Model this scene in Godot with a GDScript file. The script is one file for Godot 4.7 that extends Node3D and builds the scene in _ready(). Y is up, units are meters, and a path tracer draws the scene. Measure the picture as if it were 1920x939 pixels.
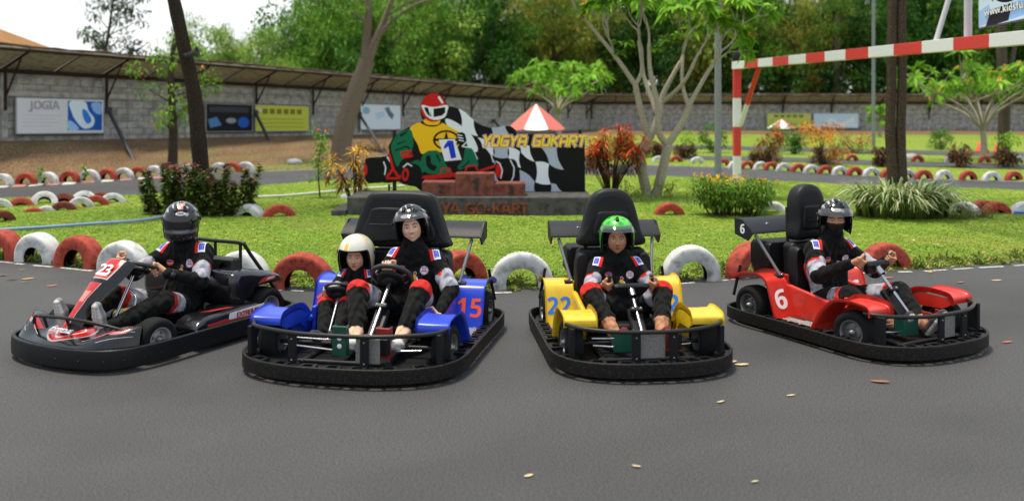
extends Node3D
# Four go-karts with their drivers lined up on an asphalt track in front of a lawn island, a painted podium sign, a walled boundary and trees.
# Units are metres, y is up, the camera stands at the origin and looks along -z.

# ---------------------------------------------------------------- mesh builder
class Geo:
	var v := PackedVector3Array()
	var n := PackedVector3Array()
	var c := PackedColorArray()
	var uv := PackedVector2Array()
	var ix := PackedInt32Array()
	var col := Color.WHITE
	var xf := Transform3D.IDENTITY
	func vert(p: Vector3, nn: Vector3, t := Vector2.ZERO) -> int:
		v.append(xf * p)
		n.append((xf.basis * nn).normalized())
		c.append(col)
		uv.append(t)
		return v.size() - 1
	func tri(a: int, b: int, d: int) -> void:
		if (v[b] - v[a]).cross(v[d] - v[a]).dot(n[a] + n[b] + n[d]) > 0.0:
			ix.append(a); ix.append(d); ix.append(b)
		else:
			ix.append(a); ix.append(b); ix.append(d)
	func quad(a: Vector3, b: Vector3, d: Vector3, e: Vector3, nn: Vector3) -> void:
		var i := vert(a, nn, Vector2(0, 1))
		vert(b, nn, Vector2(1, 1)); vert(d, nn, Vector2(1, 0)); vert(e, nn, Vector2(0, 0))
		tri(i, i + 1, i + 2); tri(i, i + 2, i + 3)
	func face(pts: Array, nn: Vector3) -> void:
		var i := v.size()
		for p in pts: vert(p, nn)
		for k in range(1, pts.size() - 1): tri(i, i + k, i + k + 1)
	func box(m: Vector3, s: Vector3, bev := 0.004) -> void:
		var h := s * 0.5
		var b := minf(bev, minf(h.x, minf(h.y, h.z)) * 0.7)
		for ax in 3:
			var u := (ax + 1) % 3
			var w := (ax + 2) % 3
			for sg in [-1.0, 1.0]:
				var nn := Vector3.ZERO
				nn[ax] = sg
				var q := []
				for cc in [[-1, -1], [1, -1], [1, 1], [-1, 1]]:
					var p := m
					p[ax] += sg * h[ax]
					p[u] += cc[0] * (h[u] - b)
					p[w] += cc[1] * (h[w] - b)
					q.append(p)
				face(q, nn)
			if b <= 0.0: continue
			for s1 in [-1.0, 1.0]:
				for s2 in [-1.0, 1.0]:
					var nn2 := Vector3.ZERO
					nn2[u] = s1; nn2[w] = s2
					var q2 := []
					for e in [[-1.0, 0], [1.0, 0], [1.0, 1], [-1.0, 1]]:
						var p2 := m
						p2[ax] += e[0] * (h[ax] - b)
						p2[u] += s1 * (h[u] - (b if e[1] == 1 else 0.0))
						p2[w] += s2 * (h[w] - (0.0 if e[1] == 1 else b))
						q2.append(p2)
					face(q2, nn2.normalized())
		if b > 0.0:
			for sx in [-1.0, 1.0]:
				for sy in [-1.0, 1.0]:
					for sz in [-1.0, 1.0]:
						face([m + Vector3(sx * h.x, sy * (h.y - b), sz * (h.z - b)), m + Vector3(sx * (h.x - b), sy * h.y, sz * (h.z - b)), m + Vector3(sx * (h.x - b), sy * (h.y - b), sz * h.z)], Vector3(sx, sy, sz).normalized())
	# a smooth net of points; rows of equal length. hint: outward for open sheets, zero for closed shapes
	func net(rows: Array, closed_u := false, closed_v := false, hint := Vector3.ZERO) -> void:
		var R := rows.size()
		var C: int = rows[0].size()
		var pts := PackedVector3Array()
		for r in rows: pts.append_array(r)
		var nn := PackedVector3Array()
		nn.resize(R * C)
		var mid := Vector3.ZERO
		for p in pts: mid += p
		mid /= pts.size()
		var q := PackedInt32Array()
		var vol := 0.0
		for i in (R if closed_u else R - 1):
			for j in (C if closed_v else C - 1):
				var a := i * C + j
				var b := ((i + 1) % R) * C + j
				var d := ((i + 1) % R) * C + (j + 1) % C
				var e := i * C + (j + 1) % C
				var fn := (pts[d] - pts[a]).cross(pts[e] - pts[b])
				nn[a] += fn; nn[b] += fn; nn[d] += fn; nn[e] += fn
				vol += fn.dot(hint) if hint != Vector3.ZERO else fn.dot((pts[a] + pts[d]) * 0.5 - mid)
				q.append(a); q.append(b); q.append(d); q.append(e)
		var sg := -1.0 if vol < 0.0 else 1.0
		var base := v.size()
		for i in R:
			for j in C:
				var m := nn[i * C + j] * sg
				vert(pts[i * C + j], m if m.length_squared() > 1e-20 else Vector3.UP, Vector2(float(j) / maxf(1, C - 1), float(i) / maxf(1, R - 1)))
		for k in range(0, q.size(), 4):
			if pts[q[k]].distance_squared_to(pts[q[k + 1]]) > 1e-12 or pts[q[k + 2]].distance_squared_to(pts[q[k + 3]]) > 1e-12:
				tri(base + q[k], base + q[k + 1], base + q[k + 2])
				tri(base + q[k], base + q[k + 2], base + q[k + 3])
	func fan(loop: Array, nn: Vector3) -> void:
		var m := Vector3.ZERO
		for p in loop: m += p
		m /= loop.size()
		var i := vert(m, nn)
		for p in loop: vert(p, nn)
		for k in loop.size(): tri(i, i + 1 + k, i + 1 + (k + 1) % loop.size())
	func tube(path: Array, rad, seg := 8, closed := false, flat := 1.0) -> void:
		var rows := []
		var K := path.size()
		var up := Vector3.UP
		var t0: Vector3 = (path[1] - path[0]).normalized()
		if absf(t0.dot(up)) > 0.9: up = Vector3.RIGHT
		var sd := t0.cross(up).normalized()
		for i in K:
			var t: Vector3
			if closed: t = (path[(i + 1) % K] - path[(i + K - 1) % K]).normalized()
			elif i == 0: t = t0
			elif i == K - 1: t = (path[i] - path[i - 1]).normalized()
			else: t = (path[i + 1] - path[i - 1]).normalized()
			sd = (sd - t * sd.dot(t)).normalized()
			var w := t.cross(sd)
			var r: float = rad[i] if rad is Array or rad is PackedFloat32Array else rad
			var ring := PackedVector3Array()
			for k in seg:
				var a := TAU * k / seg
				ring.append(path[i] + sd * cos(a) * r + w * sin(a) * r * flat)
			rows.append(ring)
		net(rows, closed, true)
		if not closed:
			fan(Array(rows[0]), -t0)
			fan(Array(rows[K - 1]), (path[K - 1] - path[K - 2]).normalized())
	# profile: points (radius, along); turned about the local y axis of t
	func lathe(prof: Array, seg: int, t := Transform3D.IDENTITY, closed := false) -> void:
		var rows := []
		for p in prof:
			var ring := PackedVector3Array()
			for k in seg:
				var a := TAU * k / seg
				ring.append(t * Vector3(cos(a) * p.x, p.y, sin(a) * p.x))
			rows.append(ring)
		net(rows, closed, true)
	func prism(poly: PackedVector2Array, depth: float, t := Transform3D.IDENTITY, two_sided := true) -> void:
		var idx := Geometry2D.triangulate_polygon(poly)
		var keep := xf
		xf = xf * t
		for side in ([1, 0] if two_sided else [1]):
			var b := v.size()
			for p in poly: vert(Vector3(p.x, p.y, depth if side else 0.0), Vector3(0, 0, 1 if side else -1), Vector2(p.x, -p.y))
			for k in range(0, idx.size(), 3): tri(b + idx[k], b + idx[k + 1], b + idx[k + 2])
		var area := 0.0
		var K := poly.size()
		for k in K: area += poly[k].cross(poly[(k + 1) % K])
		for k in K:
			var p := poly[k]
			var q := poly[(k + 1) % K]
			var d := (q - p).normalized()
			var nn := Vector3(d.y, -d.x, 0) * signf(area)
			quad(Vector3(p.x, p.y, 0), Vector3(q.x, q.y, 0), Vector3(q.x, q.y, depth), Vector3(p.x, p.y, depth), nn)
		xf = keep
	# a cushion: a convex outline (x, y) repeated at layers [scale, z]
	func puff(outline: PackedVector2Array, layers: Array, t := Transform3D.IDENTITY) -> void:
		var m := Vector2.ZERO
		for p in outline: m += p
		m /= outline.size()
		var rows := []
		for l in layers:
			var ring := PackedVector3Array()
			for p in outline:
				var o: Vector2 = p - m
				var len := o.length()
				o = o * maxf(0.05, (len - l[0]) / len)
				ring.append(t * Vector3(m.x + o.x, m.y + o.y, l[1]))
			rows.append(ring)
		net(rows, false, true)
		fan(Array(rows[0]), t.basis * Vector3(0, 0, signf(layers[0][1] - layers[-1][1])))
		fan(Array(rows[-1]), t.basis * Vector3(0, 0, signf(layers[-1][1] - layers[0][1])))
	func mesh() -> ArrayMesh:
		var a := []
		a.resize(Mesh.ARRAY_MAX)
		a[Mesh.ARRAY_VERTEX] = v
		a[Mesh.ARRAY_NORMAL] = n
		a[Mesh.ARRAY_COLOR] = c
		a[Mesh.ARRAY_TEX_UV] = uv
		a[Mesh.ARRAY_INDEX] = ix
		var m := ArrayMesh.new()
		m.add_surface_from_arrays(Mesh.PRIMITIVE_TRIANGLES, a)
		return m

static func curve(pts: Array, per := 6, closed := false) -> Array:
	var out := []
	var K := pts.size()
	for i in (K if closed else K - 1):
		var a = pts[(i + K - 1) % K] if closed else pts[maxi(i - 1, 0)]
		var b = pts[i]
		var c = pts[(i + 1) % K]
		var d = pts[(i + 2) % K] if closed else pts[mini(i + 2, K - 1)]
		for k in per:
			var t := float(k) / per
			out.append(0.5 * ((2.0 * b) + (c - a) * t + (2.0 * a - 5.0 * b + 4.0 * c - d) * t * t + (3.0 * b - a - 3.0 * c + d) * t * t * t))
	if not closed: out.append(pts[K - 1])
	return out

# ---------------------------------------------------------------- flat print: a canvas that is filled with polygons
class Canvas:
	var im: Image
	var k: float
	var o: Vector2
	func _init(x0: float, y0: float, w: float, h: float, scale: float, bg: Color) -> void:
		im = Image.create(int(w * scale), int(h * scale), false, Image.FORMAT_RGBA8)
		im.fill(bg)
		k = scale
		o = Vector2(x0, y0)
	func poly(pts: Array, colr: Color) -> void:
		var q := PackedVector2Array()
		var lo := 1e9
		var hi := -1e9
		for i in range(0, pts.size(), 2):
			var p := (Vector2(pts[i], pts[i + 1]) - o) * k
			q.append(p)
			lo = minf(lo, p.y); hi = maxf(hi, p.y)
		for y in range(maxi(0, int(lo)), mini(im.get_height() - 1, int(hi) + 1) + 1):
			var xs := []
			var yy := y + 0.5
			for i in q.size():
				var a := q[i]
				var b := q[(i + 1) % q.size()]
				if (a.y <= yy) != (b.y <= yy): xs.append(a.x + (yy - a.y) / (b.y - a.y) * (b.x - a.x))
			xs.sort()
			for i in range(0, xs.size() - 1, 2):
				var x0 := roundi(xs[i])
				im.fill_rect(Rect2i(x0, y, maxi(0, roundi(xs[i + 1]) - x0), 1), colr)
	func ell(cx: float, cy: float, rx: float, ry: float, colr: Color, rot := 0.0) -> void:
		var p := []
		for i in 36:
			var v := Vector2(cos(TAU * i / 36) * rx, sin(TAU * i / 36) * ry).rotated(rot)
			p.append(cx + v.x); p.append(cy + v.y)
		poly(p, colr)
	func line(pts: Array, w: float, colr: Color) -> void:
		for i in range(0, pts.size() - 2, 2):
			var a := Vector2(pts[i], pts[i + 1])
			var b := Vector2(pts[i + 2], pts[i + 3])
			var d := (b - a).normalized() * w * 0.5
			var e := Vector2(-d.y, d.x)
			poly([a.x + e.x - d.x * 0.5, a.y + e.y - d.y * 0.5, b.x + e.x + d.x * 0.5, b.y + e.y + d.y * 0.5, b.x - e.x + d.x * 0.5, b.y - e.y + d.y * 0.5, a.x - e.x - d.x * 0.5, a.y - e.y - d.y * 0.5], colr)
	func rect(x0: float, y0: float, x1: float, y1: float, colr: Color) -> void:
		poly([x0, y0, x1, y0, x1, y1, x0, y1], colr)
	func smooth(pts: Array, colr: Color) -> void:
		var q := []
		for i in range(0, pts.size(), 2): q.append(Vector2(pts[i], pts[i + 1]))
		var out := []
		var K := q.size()
		for i in K:
			var a: Vector2 = q[(i + K - 1) % K]
			var b: Vector2 = q[i]
			var c: Vector2 = q[(i + 1) % K]
			var d: Vector2 = q[(i + 2) % K]
			for s in 6:
				var p := b.cubic_interpolate(c, a, d, s / 6.0)
				out.append(p.x); out.append(p.y)
		poly(out, colr)
	func tex() -> ImageTexture:
		return ImageTexture.create_from_image(im)

# ---------------------------------------------------------------- bodies: tapered capsules joined smoothly, meshed as surface nets
class Field:
	var bones := []
	func bone(a: Vector3, b: Vector3, ra: float, rb: float, tag := "", k := 0.03) -> void:
		bones.append([a, b, ra, rb, tag, k, b - a, maxf((b - a).length_squared(), 1e-9)])
	func dist(p: Vector3) -> float:
		var f := 1e3
		for b in bones:
			var t := clampf((p - b[0]).dot(b[6]) / b[7], 0.0, 1.0)
			var d: float = p.distance_to(b[0] + b[6] * t) - lerpf(b[2], b[3], t)
			var k: float = b[5]
			var h := maxf(k - absf(f - d), 0.0) / k
			f = minf(f, d) - h * h * k * 0.25
		return f
	func hit(p: Vector3, dir: Vector3) -> Vector3:
		for i in 24:
			var d := dist(p)
			if d < 0.0004: break
			p += dir * d * 0.9
		return p
	func grad(p: Vector3) -> Vector3:
		var e := 0.003
		return Vector3(dist(p + Vector3(e, 0, 0)) - dist(p - Vector3(e, 0, 0)), dist(p + Vector3(0, e, 0)) - dist(p - Vector3(0, e, 0)), dist(p + Vector3(0, 0, e)) - dist(p - Vector3(0, 0, e))).normalized()
	func nearest(p: Vector3) -> Array:
		var best := 1e3
		var out := ["", 0.0]
		for b in bones:
			var t := clampf((p - b[0]).dot(b[6]) / b[7], 0.0, 1.0)
			var d: float = p.distance_to(b[0] + b[6] * t) - lerpf(b[2], b[3], t)
			if d < best:
				best = d
				out = [b[4], t]
		return out
	func build(g: Geo, cell: float, paint: Callable) -> void:
		var lo := Vector3(1e9, 1e9, 1e9)
		var hi := -lo
		for b in bones:
			for e in 2:
				var r: Vector3 = Vector3.ONE * (b[2 + e] + cell * 4.0)
				lo = lo.min(b[e] - r)
				hi = hi.max(b[e] + r)
		var nx := int((hi.x - lo.x) / cell) + 2
		var ny := int((hi.y - lo.y) / cell) + 2
		var nz := int((hi.z - lo.z) / cell) + 2
		var sy := nx
		var sz := nx * ny
		var f := PackedFloat32Array()
		f.resize(nx * ny * nz)
		f.fill(1e3)
		var near := PackedByteArray()
		near.resize(f.size())
		var list := PackedInt32Array()
		for b in bones:
			var a: Vector3 = b[0]
			var ab: Vector3 = b[6]
			var l2: float = b[7]
			var ra: float = b[2]
			var dr: float = b[3] - ra
			var k: float = b[5]
			var m: float = maxf(ra, ra + dr) + k + cell * 2.0
			var p0: Vector3 = ((a.min(b[1]) - Vector3.ONE * m - lo) / cell).floor().max(Vector3.ZERO)
			var p1: Vector3 = ((a.max(b[1]) + Vector3.ONE * m - lo) / cell).ceil().min(Vector3(nx - 1, ny - 1, nz - 1))
			var band := cell * 2.0 + k * 0.25
			for z in range(int(p0.z), int(p1.z) + 1):
				for y in range(int(p0.y), int(p1.y) + 1):
					var id := int(p0.x) + y * sy + z * sz
					var p := Vector3(lo.x + p0.x * cell, lo.y + y * cell, lo.z + z * cell) - a
					for x in range(int(p0.x), int(p1.x) + 1):
						var t := clampf(p.dot(ab) / l2, 0.0, 1.0)
						var d := p.distance_to(ab * t) - ra - dr * t
						if d < m:
							var o := f[id]
							var h := k - absf(o - d)
							if h > 0.0: f[id] = minf(o, d) - h * h / k * 0.25
							elif d < o: f[id] = d
							if absf(d) < band and near[id] == 0:
								near[id] = 1
								list.append(id)
						id += 1
						p.x += cell
		# the cells round every near node
		var at := {}
		var base := g.v.size()
		var normals := PackedVector3Array()
		var cells := PackedInt32Array()
		for id in list:
			var x := id % nx
			var y := (id / sy) % ny
			var z := id / sz
			if x >= nx - 1 or y >= ny - 1 or z >= nz - 1: continue
			var c := [f[id], f[id + 1], f[id + sy], f[id + sy + 1], f[id + sz], f[id + sz + 1], f[id + sz + sy], f[id + sz + sy + 1]]
			var neg := 0
			for q in c:
				if q < 0.0: neg += 1
			if neg == 0 or neg == 8: continue
			var s := Vector3.ZERO
			var cnt := 0
			for e in [[0, 1], [2, 3], [4, 5], [6, 7], [0, 2], [1, 3], [4, 6], [5, 7], [0, 4], [1, 5], [2, 6], [3, 7]]:
				var u: float = c[e[0]]
				var w: float = c[e[1]]
				if (u < 0.0) != (w < 0.0):
					var t := u / (u - w)
					var A := Vector3(e[0] & 1, (e[0] >> 1) & 1, e[0] >> 2)
					var B := Vector3(e[1] & 1, (e[1] >> 1) & 1, e[1] >> 2)
					s += A.lerp(B, t)
					cnt += 1
			var p := lo + (Vector3(x, y, z) + s / cnt) * cell
			at[id] = g.v.size()
			var nb := nearest(p)
			g.col = paint.call(nb[0], nb[1], p)
			g.vert(p, Vector3(c[1] + c[3] + c[5] + c[7] - c[0] - c[2] - c[4] - c[6], c[2] + c[3] + c[6] + c[7] - c[0] - c[1] - c[4] - c[5], c[4] + c[5] + c[6] + c[7] - c[0] - c[1] - c[2] - c[3]))
			cells.append(id)
		for id in cells:
			var f0 := f[id]
			for ax in 3:
				var st: int = [1, sy, sz][ax]
				var s1: int = [sy, sz, 1][ax]
				var s2: int = [sz, 1, sy][ax]
				if (f0 < 0.0) != (f[id + st] < 0.0):
					if at.has(id - s1) and at.has(id - s2) and at.has(id - s1 - s2):
						var a: int = at[id]
						var b: int = at[id - s1]
						var d: int = at[id - s1 - s2]
						var e: int = at[id - s2]
						g.tri(a, b, d); g.tri(a, d, e)
		g.col = Color.WHITE

# ---------------------------------------------------------------- naming, tagging, materials
var taken := {}
var mats := {}
var noises := {}

func numbered(called: String) -> String:
	var k: int = taken.get(called, 0)
	taken[called] = k + 1
	return called if k == 0 else "%s_%03d" % [called, k]

func tag(o: Node3D, label: String, category: String, group := "", kind := "") -> Node3D:
	o.set_meta("label", label)
	if category: o.set_meta("category", category)
	if group: o.set_meta("group", group)
	if kind: o.set_meta("kind", kind)
	return o

func thing(called: String, label: String, category: String, at := Vector3.ZERO, yaw := 0.0, group := "") -> Node3D:
	var o := Node3D.new()
	o.name = numbered(called)
	add_child(o)
	o.position = at
	o.rotation.y = deg_to_rad(yaw)
	tag(o, label, category, group)
	return o

func show_mesh(parent: Node, called: String, mesh: Mesh, mat: Material, t := Transform3D.IDENTITY) -> MeshInstance3D:
	var o := MeshInstance3D.new()
	o.name = numbered(called) if parent == self else called
	o.mesh = mesh
	o.material_override = mat
	o.transform = t
	parent.add_child(o, true)
	return o

func part(parent: Node, called: String, g: Geo, mat: Material, t := Transform3D.IDENTITY) -> MeshInstance3D:
	return show_mesh(parent, called, g.mesh(), mat, t)

func structure(called: String, g: Geo, mat: Material, label := "") -> MeshInstance3D:
	var o := part(self, called, g, mat)
	o.set_meta("kind", "structure")
	if label: o.set_meta("label", label)
	return o

# linear colour, roughness, metallic
func paint(key: String, r: float, g: float, b: float, rough := 0.6, metal := 0.0) -> StandardMaterial3D:
	if not mats.has(key):
		var m := StandardMaterial3D.new()
		m.resource_name = key
		m.albedo_color = Color(r, g, b).linear_to_srgb()
		m.roughness = rough
		m.metallic = metal
		mats[key] = m
	return mats[key]

func noise_tex(key: String, freq: float, size: int, ramp: Array, octaves := 4, normal := false, kind := FastNoiseLite.TYPE_SIMPLEX_SMOOTH, sd := 1) -> NoiseTexture2D:
	if not noises.has(key):
		var f := FastNoiseLite.new()
		f.seed = sd
		f.noise_type = kind
		f.frequency = freq
		f.fractal_octaves = octaves
		var t := NoiseTexture2D.new()
		t.width = size
		t.height = size
		t.seamless = true
		t.noise = f
		t.generate_mipmaps = false
		if normal:
			t.as_normal_map = true
			t.bump_strength = 4.0
		elif ramp:
			var gr := Gradient.new()
			var offs := PackedFloat32Array()
			var cols := PackedColorArray()
			for i in ramp.size():
				offs.append(ramp[i][0])
				cols.append(ramp[i][1])
			gr.offsets = offs
			gr.colors = cols
			t.color_ramp = gr
		noises[key] = t
	return noises[key]

func grey(x: float) -> Color:
	return Color(x, x, x)

# world-mapped grain: a noise picture multiplied over the colour, and a relief
func grained(key: String, r: float, g: float, b: float, rough: float, tex: NoiseTexture2D, scale: float, relief: NoiseTexture2D = null, relief_cm := 0.0, vertex := false) -> StandardMaterial3D:
	if mats.has(key): return mats[key]
	var m := paint(key, r, g, b, rough)
	m.albedo_texture = tex
	m.uv1_triplanar = true
	m.uv1_world_triplanar = true
	if rough > 0.65: m.metallic_specular = 0.25
	m.uv1_scale = Vector3.ONE * scale
	if relief:
		m.heightmap_enabled = true
		m.heightmap_texture = relief
		m.heightmap_scale = relief_cm
	m.vertex_color_use_as_albedo = vertex
	return m

func vertexed(key: String, rough := 0.7, backlight := 0.0, metal := 0.0) -> StandardMaterial3D:
	if mats.has(key): return mats[key]
	var m := paint(key, 1, 1, 1, rough, metal)
	m.vertex_color_use_as_albedo = true
	if rough > 0.65 or backlight > 0.0: m.metallic_specular = 0.22
	if backlight > 0.0:
		m.backlight_enabled = true
		m.backlight = grey(backlight)
	return m

func printed(key: String, tex: Texture2D, rough := 0.5) -> StandardMaterial3D:
	if mats.has(key): return mats[key]
	var m := paint(key, 1, 1, 1, rough)
	m.albedo_texture = tex
	m.metallic_specular = 0.3 if rough > 0.3 else 0.5
	m.texture_repeat = false
	return m

var font_bold: Font
var font_plain: Font

func letters(parent: Node, called: String, words: String, height: float, depth: float, mat: Material, t: Transform3D, bold := true, slant := 0.0, fat := 0.0, wide := 1.0) -> MeshInstance3D:
	var f: Font = font_bold if bold else font_plain
	if slant != 0.0 or fat != 0.0 or wide != 1.0:
		var fv := FontVariation.new()
		fv.base_font = f
		fv.variation_embolden = fat
		fv.variation_transform = Transform2D(Vector2(wide, 0), Vector2(slant, 1), Vector2.ZERO)
		f = fv
	var m := TextMesh.new()
	m.text = words
	m.font = f
	m.font_size = 64
	m.pixel_size = height / 46.0
	m.depth = depth
	m.curve_step = 2.0
	return show_mesh(parent, called, m, mat, t)

static func basis_to(z: Vector3, up := Vector3.UP) -> Basis:
	z = z.normalized()
	var x := up.cross(z).normalized()
	return Basis(x, z.cross(x), z)

# ================================================================ the scene
func _ready() -> void:
	# camera: eye height 1.7 m, level, lens shifted down (the photograph keeps its uprights parallel)
	var cam := Camera3D.new()
	cam.name = "camera"
	var lens := CameraAttributesPhysical.new()
	lens.frustum_focal_length = 45.0
	lens.exposure_aperture = 1.9
	lens.frustum_focus_distance = 7.4
	cam.attributes = lens
	cam.projection = Camera3D.PROJECTION_FRUSTUM
	cam.near = 0.05
	cam.far = 1500.0
	cam.size = 0.05 * 939.0 / 1750.0
	cam.frustum_offset = Vector2(0, -0.05 * 269.5 / 1750.0)
	cam.position = Vector3(0, 1.7, 0)
	add_child(cam)
	# bright overcast sky, veiled sun high behind the karts
	var env := Environment.new()
	var sky := Sky.new()
	var sm := ProceduralSkyMaterial.new()
	sm.sky_top_color = Color(0.80, 0.86, 0.93)
	sm.sky_horizon_color = Color(0.97, 0.97, 0.96)
	sm.sky_curve = 0.25
	sm.ground_bottom_color = Color(0.25, 0.27, 0.22)
	sm.ground_horizon_color = Color(0.5, 0.52, 0.48)
	sm.sky_energy_multiplier = 0.7
	sky.sky_material = sm
	env.background_mode = Environment.BG_SKY
	env.sky = sky
	env.tonemap_mode = Environment.TONE_MAPPER_LINEAR
	env.tonemap_exposure = 3.0
	env.sdfgi_enabled = true
	env.ssao_enabled = true
	env.ssil_enabled = true
	var we := WorldEnvironment.new()
	we.name = "world_environment"
	we.environment = env
	add_child(we)
	var sun := DirectionalLight3D.new()
	sun.name = "sun"
	sun.light_color = Color(1.0, 0.96, 0.88)
	sun.light_energy = 0.5
	sun.light_angular_distance = 11.0
	sun.shadow_enabled = true
	sun.look_at_from_position(Vector3(-2.0, 10, -0.8), Vector3.ZERO)
	add_child(sun)
	font_bold = SystemFont.new()
	font_bold.font_names = PackedStringArray(["Droid Sans"])
	font_bold.font_weight = 700
	font_plain = SystemFont.new()
	font_plain.font_names = PackedStringArray(["Droid Sans"])

	build_ground()
	build_wall()
	build_forest()
	build_trees()
	build_plants()
	build_podium()
	build_gate()
	build_tyres()
	build_far_things()
	build_karts()
	build_people()
	build_small()

# ---------------------------------------------------------------- ground, roads, lawn
const LAWN_NEAR := [Vector2(-15, -15.4), Vector2(-12, -13.9), Vector2(-9, -12.1), Vector2(-5.69, -10.37), Vector2(-4.43, -9.82), Vector2(-3.0, -9.21), Vector2(-2.32, -8.83), Vector2(-1.58, -8.62), Vector2(-0.88, -8.57), Vector2(-0.2, -8.62), Vector2(0.4, -8.72), Vector2(1.44, -9.01), Vector2(2.12, -9.27), Vector2(2.82, -9.5), Vector2(3.64, -9.66), Vector2(4.22, -9.75), Vector2(5.57, -10.15), Vector2(9, -11.8), Vector2(12, -13.8), Vector2(15, -16.4)]
const LAWN_FAR := [Vector2(-15, -15.6), Vector2(-12, -16.4), Vector2(-9.38, -17.1), Vector2(-6.96, -17.92), Vector2(-5.55, -19.8), Vector2(-3.82, -21.5), Vector2(-1.5, -22.7), Vector2(0.53, -23.06), Vector2(3.14, -22.88), Vector2(4.8, -22.0), Vector2(6.15, -21.1), Vector2(6.99, -20.38), Vector2(10.33, -18.83), Vector2(13, -17.6), Vector2(15, -16.6)]
const VERGE := [Vector2(-60, -8), Vector2(-30, -13.5), Vector2(-18, -17.2), Vector2(-11.1, -20.24), Vector2(-10.0, -21.1), Vector2(-8.95, -22.7), Vector2(-6.83, -24.4), Vector2(-3.88, -26.1), Vector2(0.63, -27.5), Vector2(3.74, -27.3), Vector2(5.87, -26.3), Vector2(7.53, -24.4), Vector2(9.32, -22.2), Vector2(11.66, -21.25), Vector2(18, -19.4), Vector2(30, -17), Vector2(60, -12)]

func spread(pts: Array, x: float) -> float:
	for i in pts.size() - 1:
		if x <= pts[i + 1].x: return lerpf(pts[i].y, pts[i + 1].y, clampf((x - pts[i].x) / (pts[i + 1].x - pts[i].x), 0, 1))
	return pts[-1].y

func lawn_y(x: float, z: float) -> float:
	var e := minf(spread(LAWN_NEAR, x) - z, z - spread(LAWN_FAR, x))
	return -0.02 + 0.07 * clampf(e / 0.35, 0, 1) + 0.012 * sin(x * 1.9) * sin(z * 2.3 + x)

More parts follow.
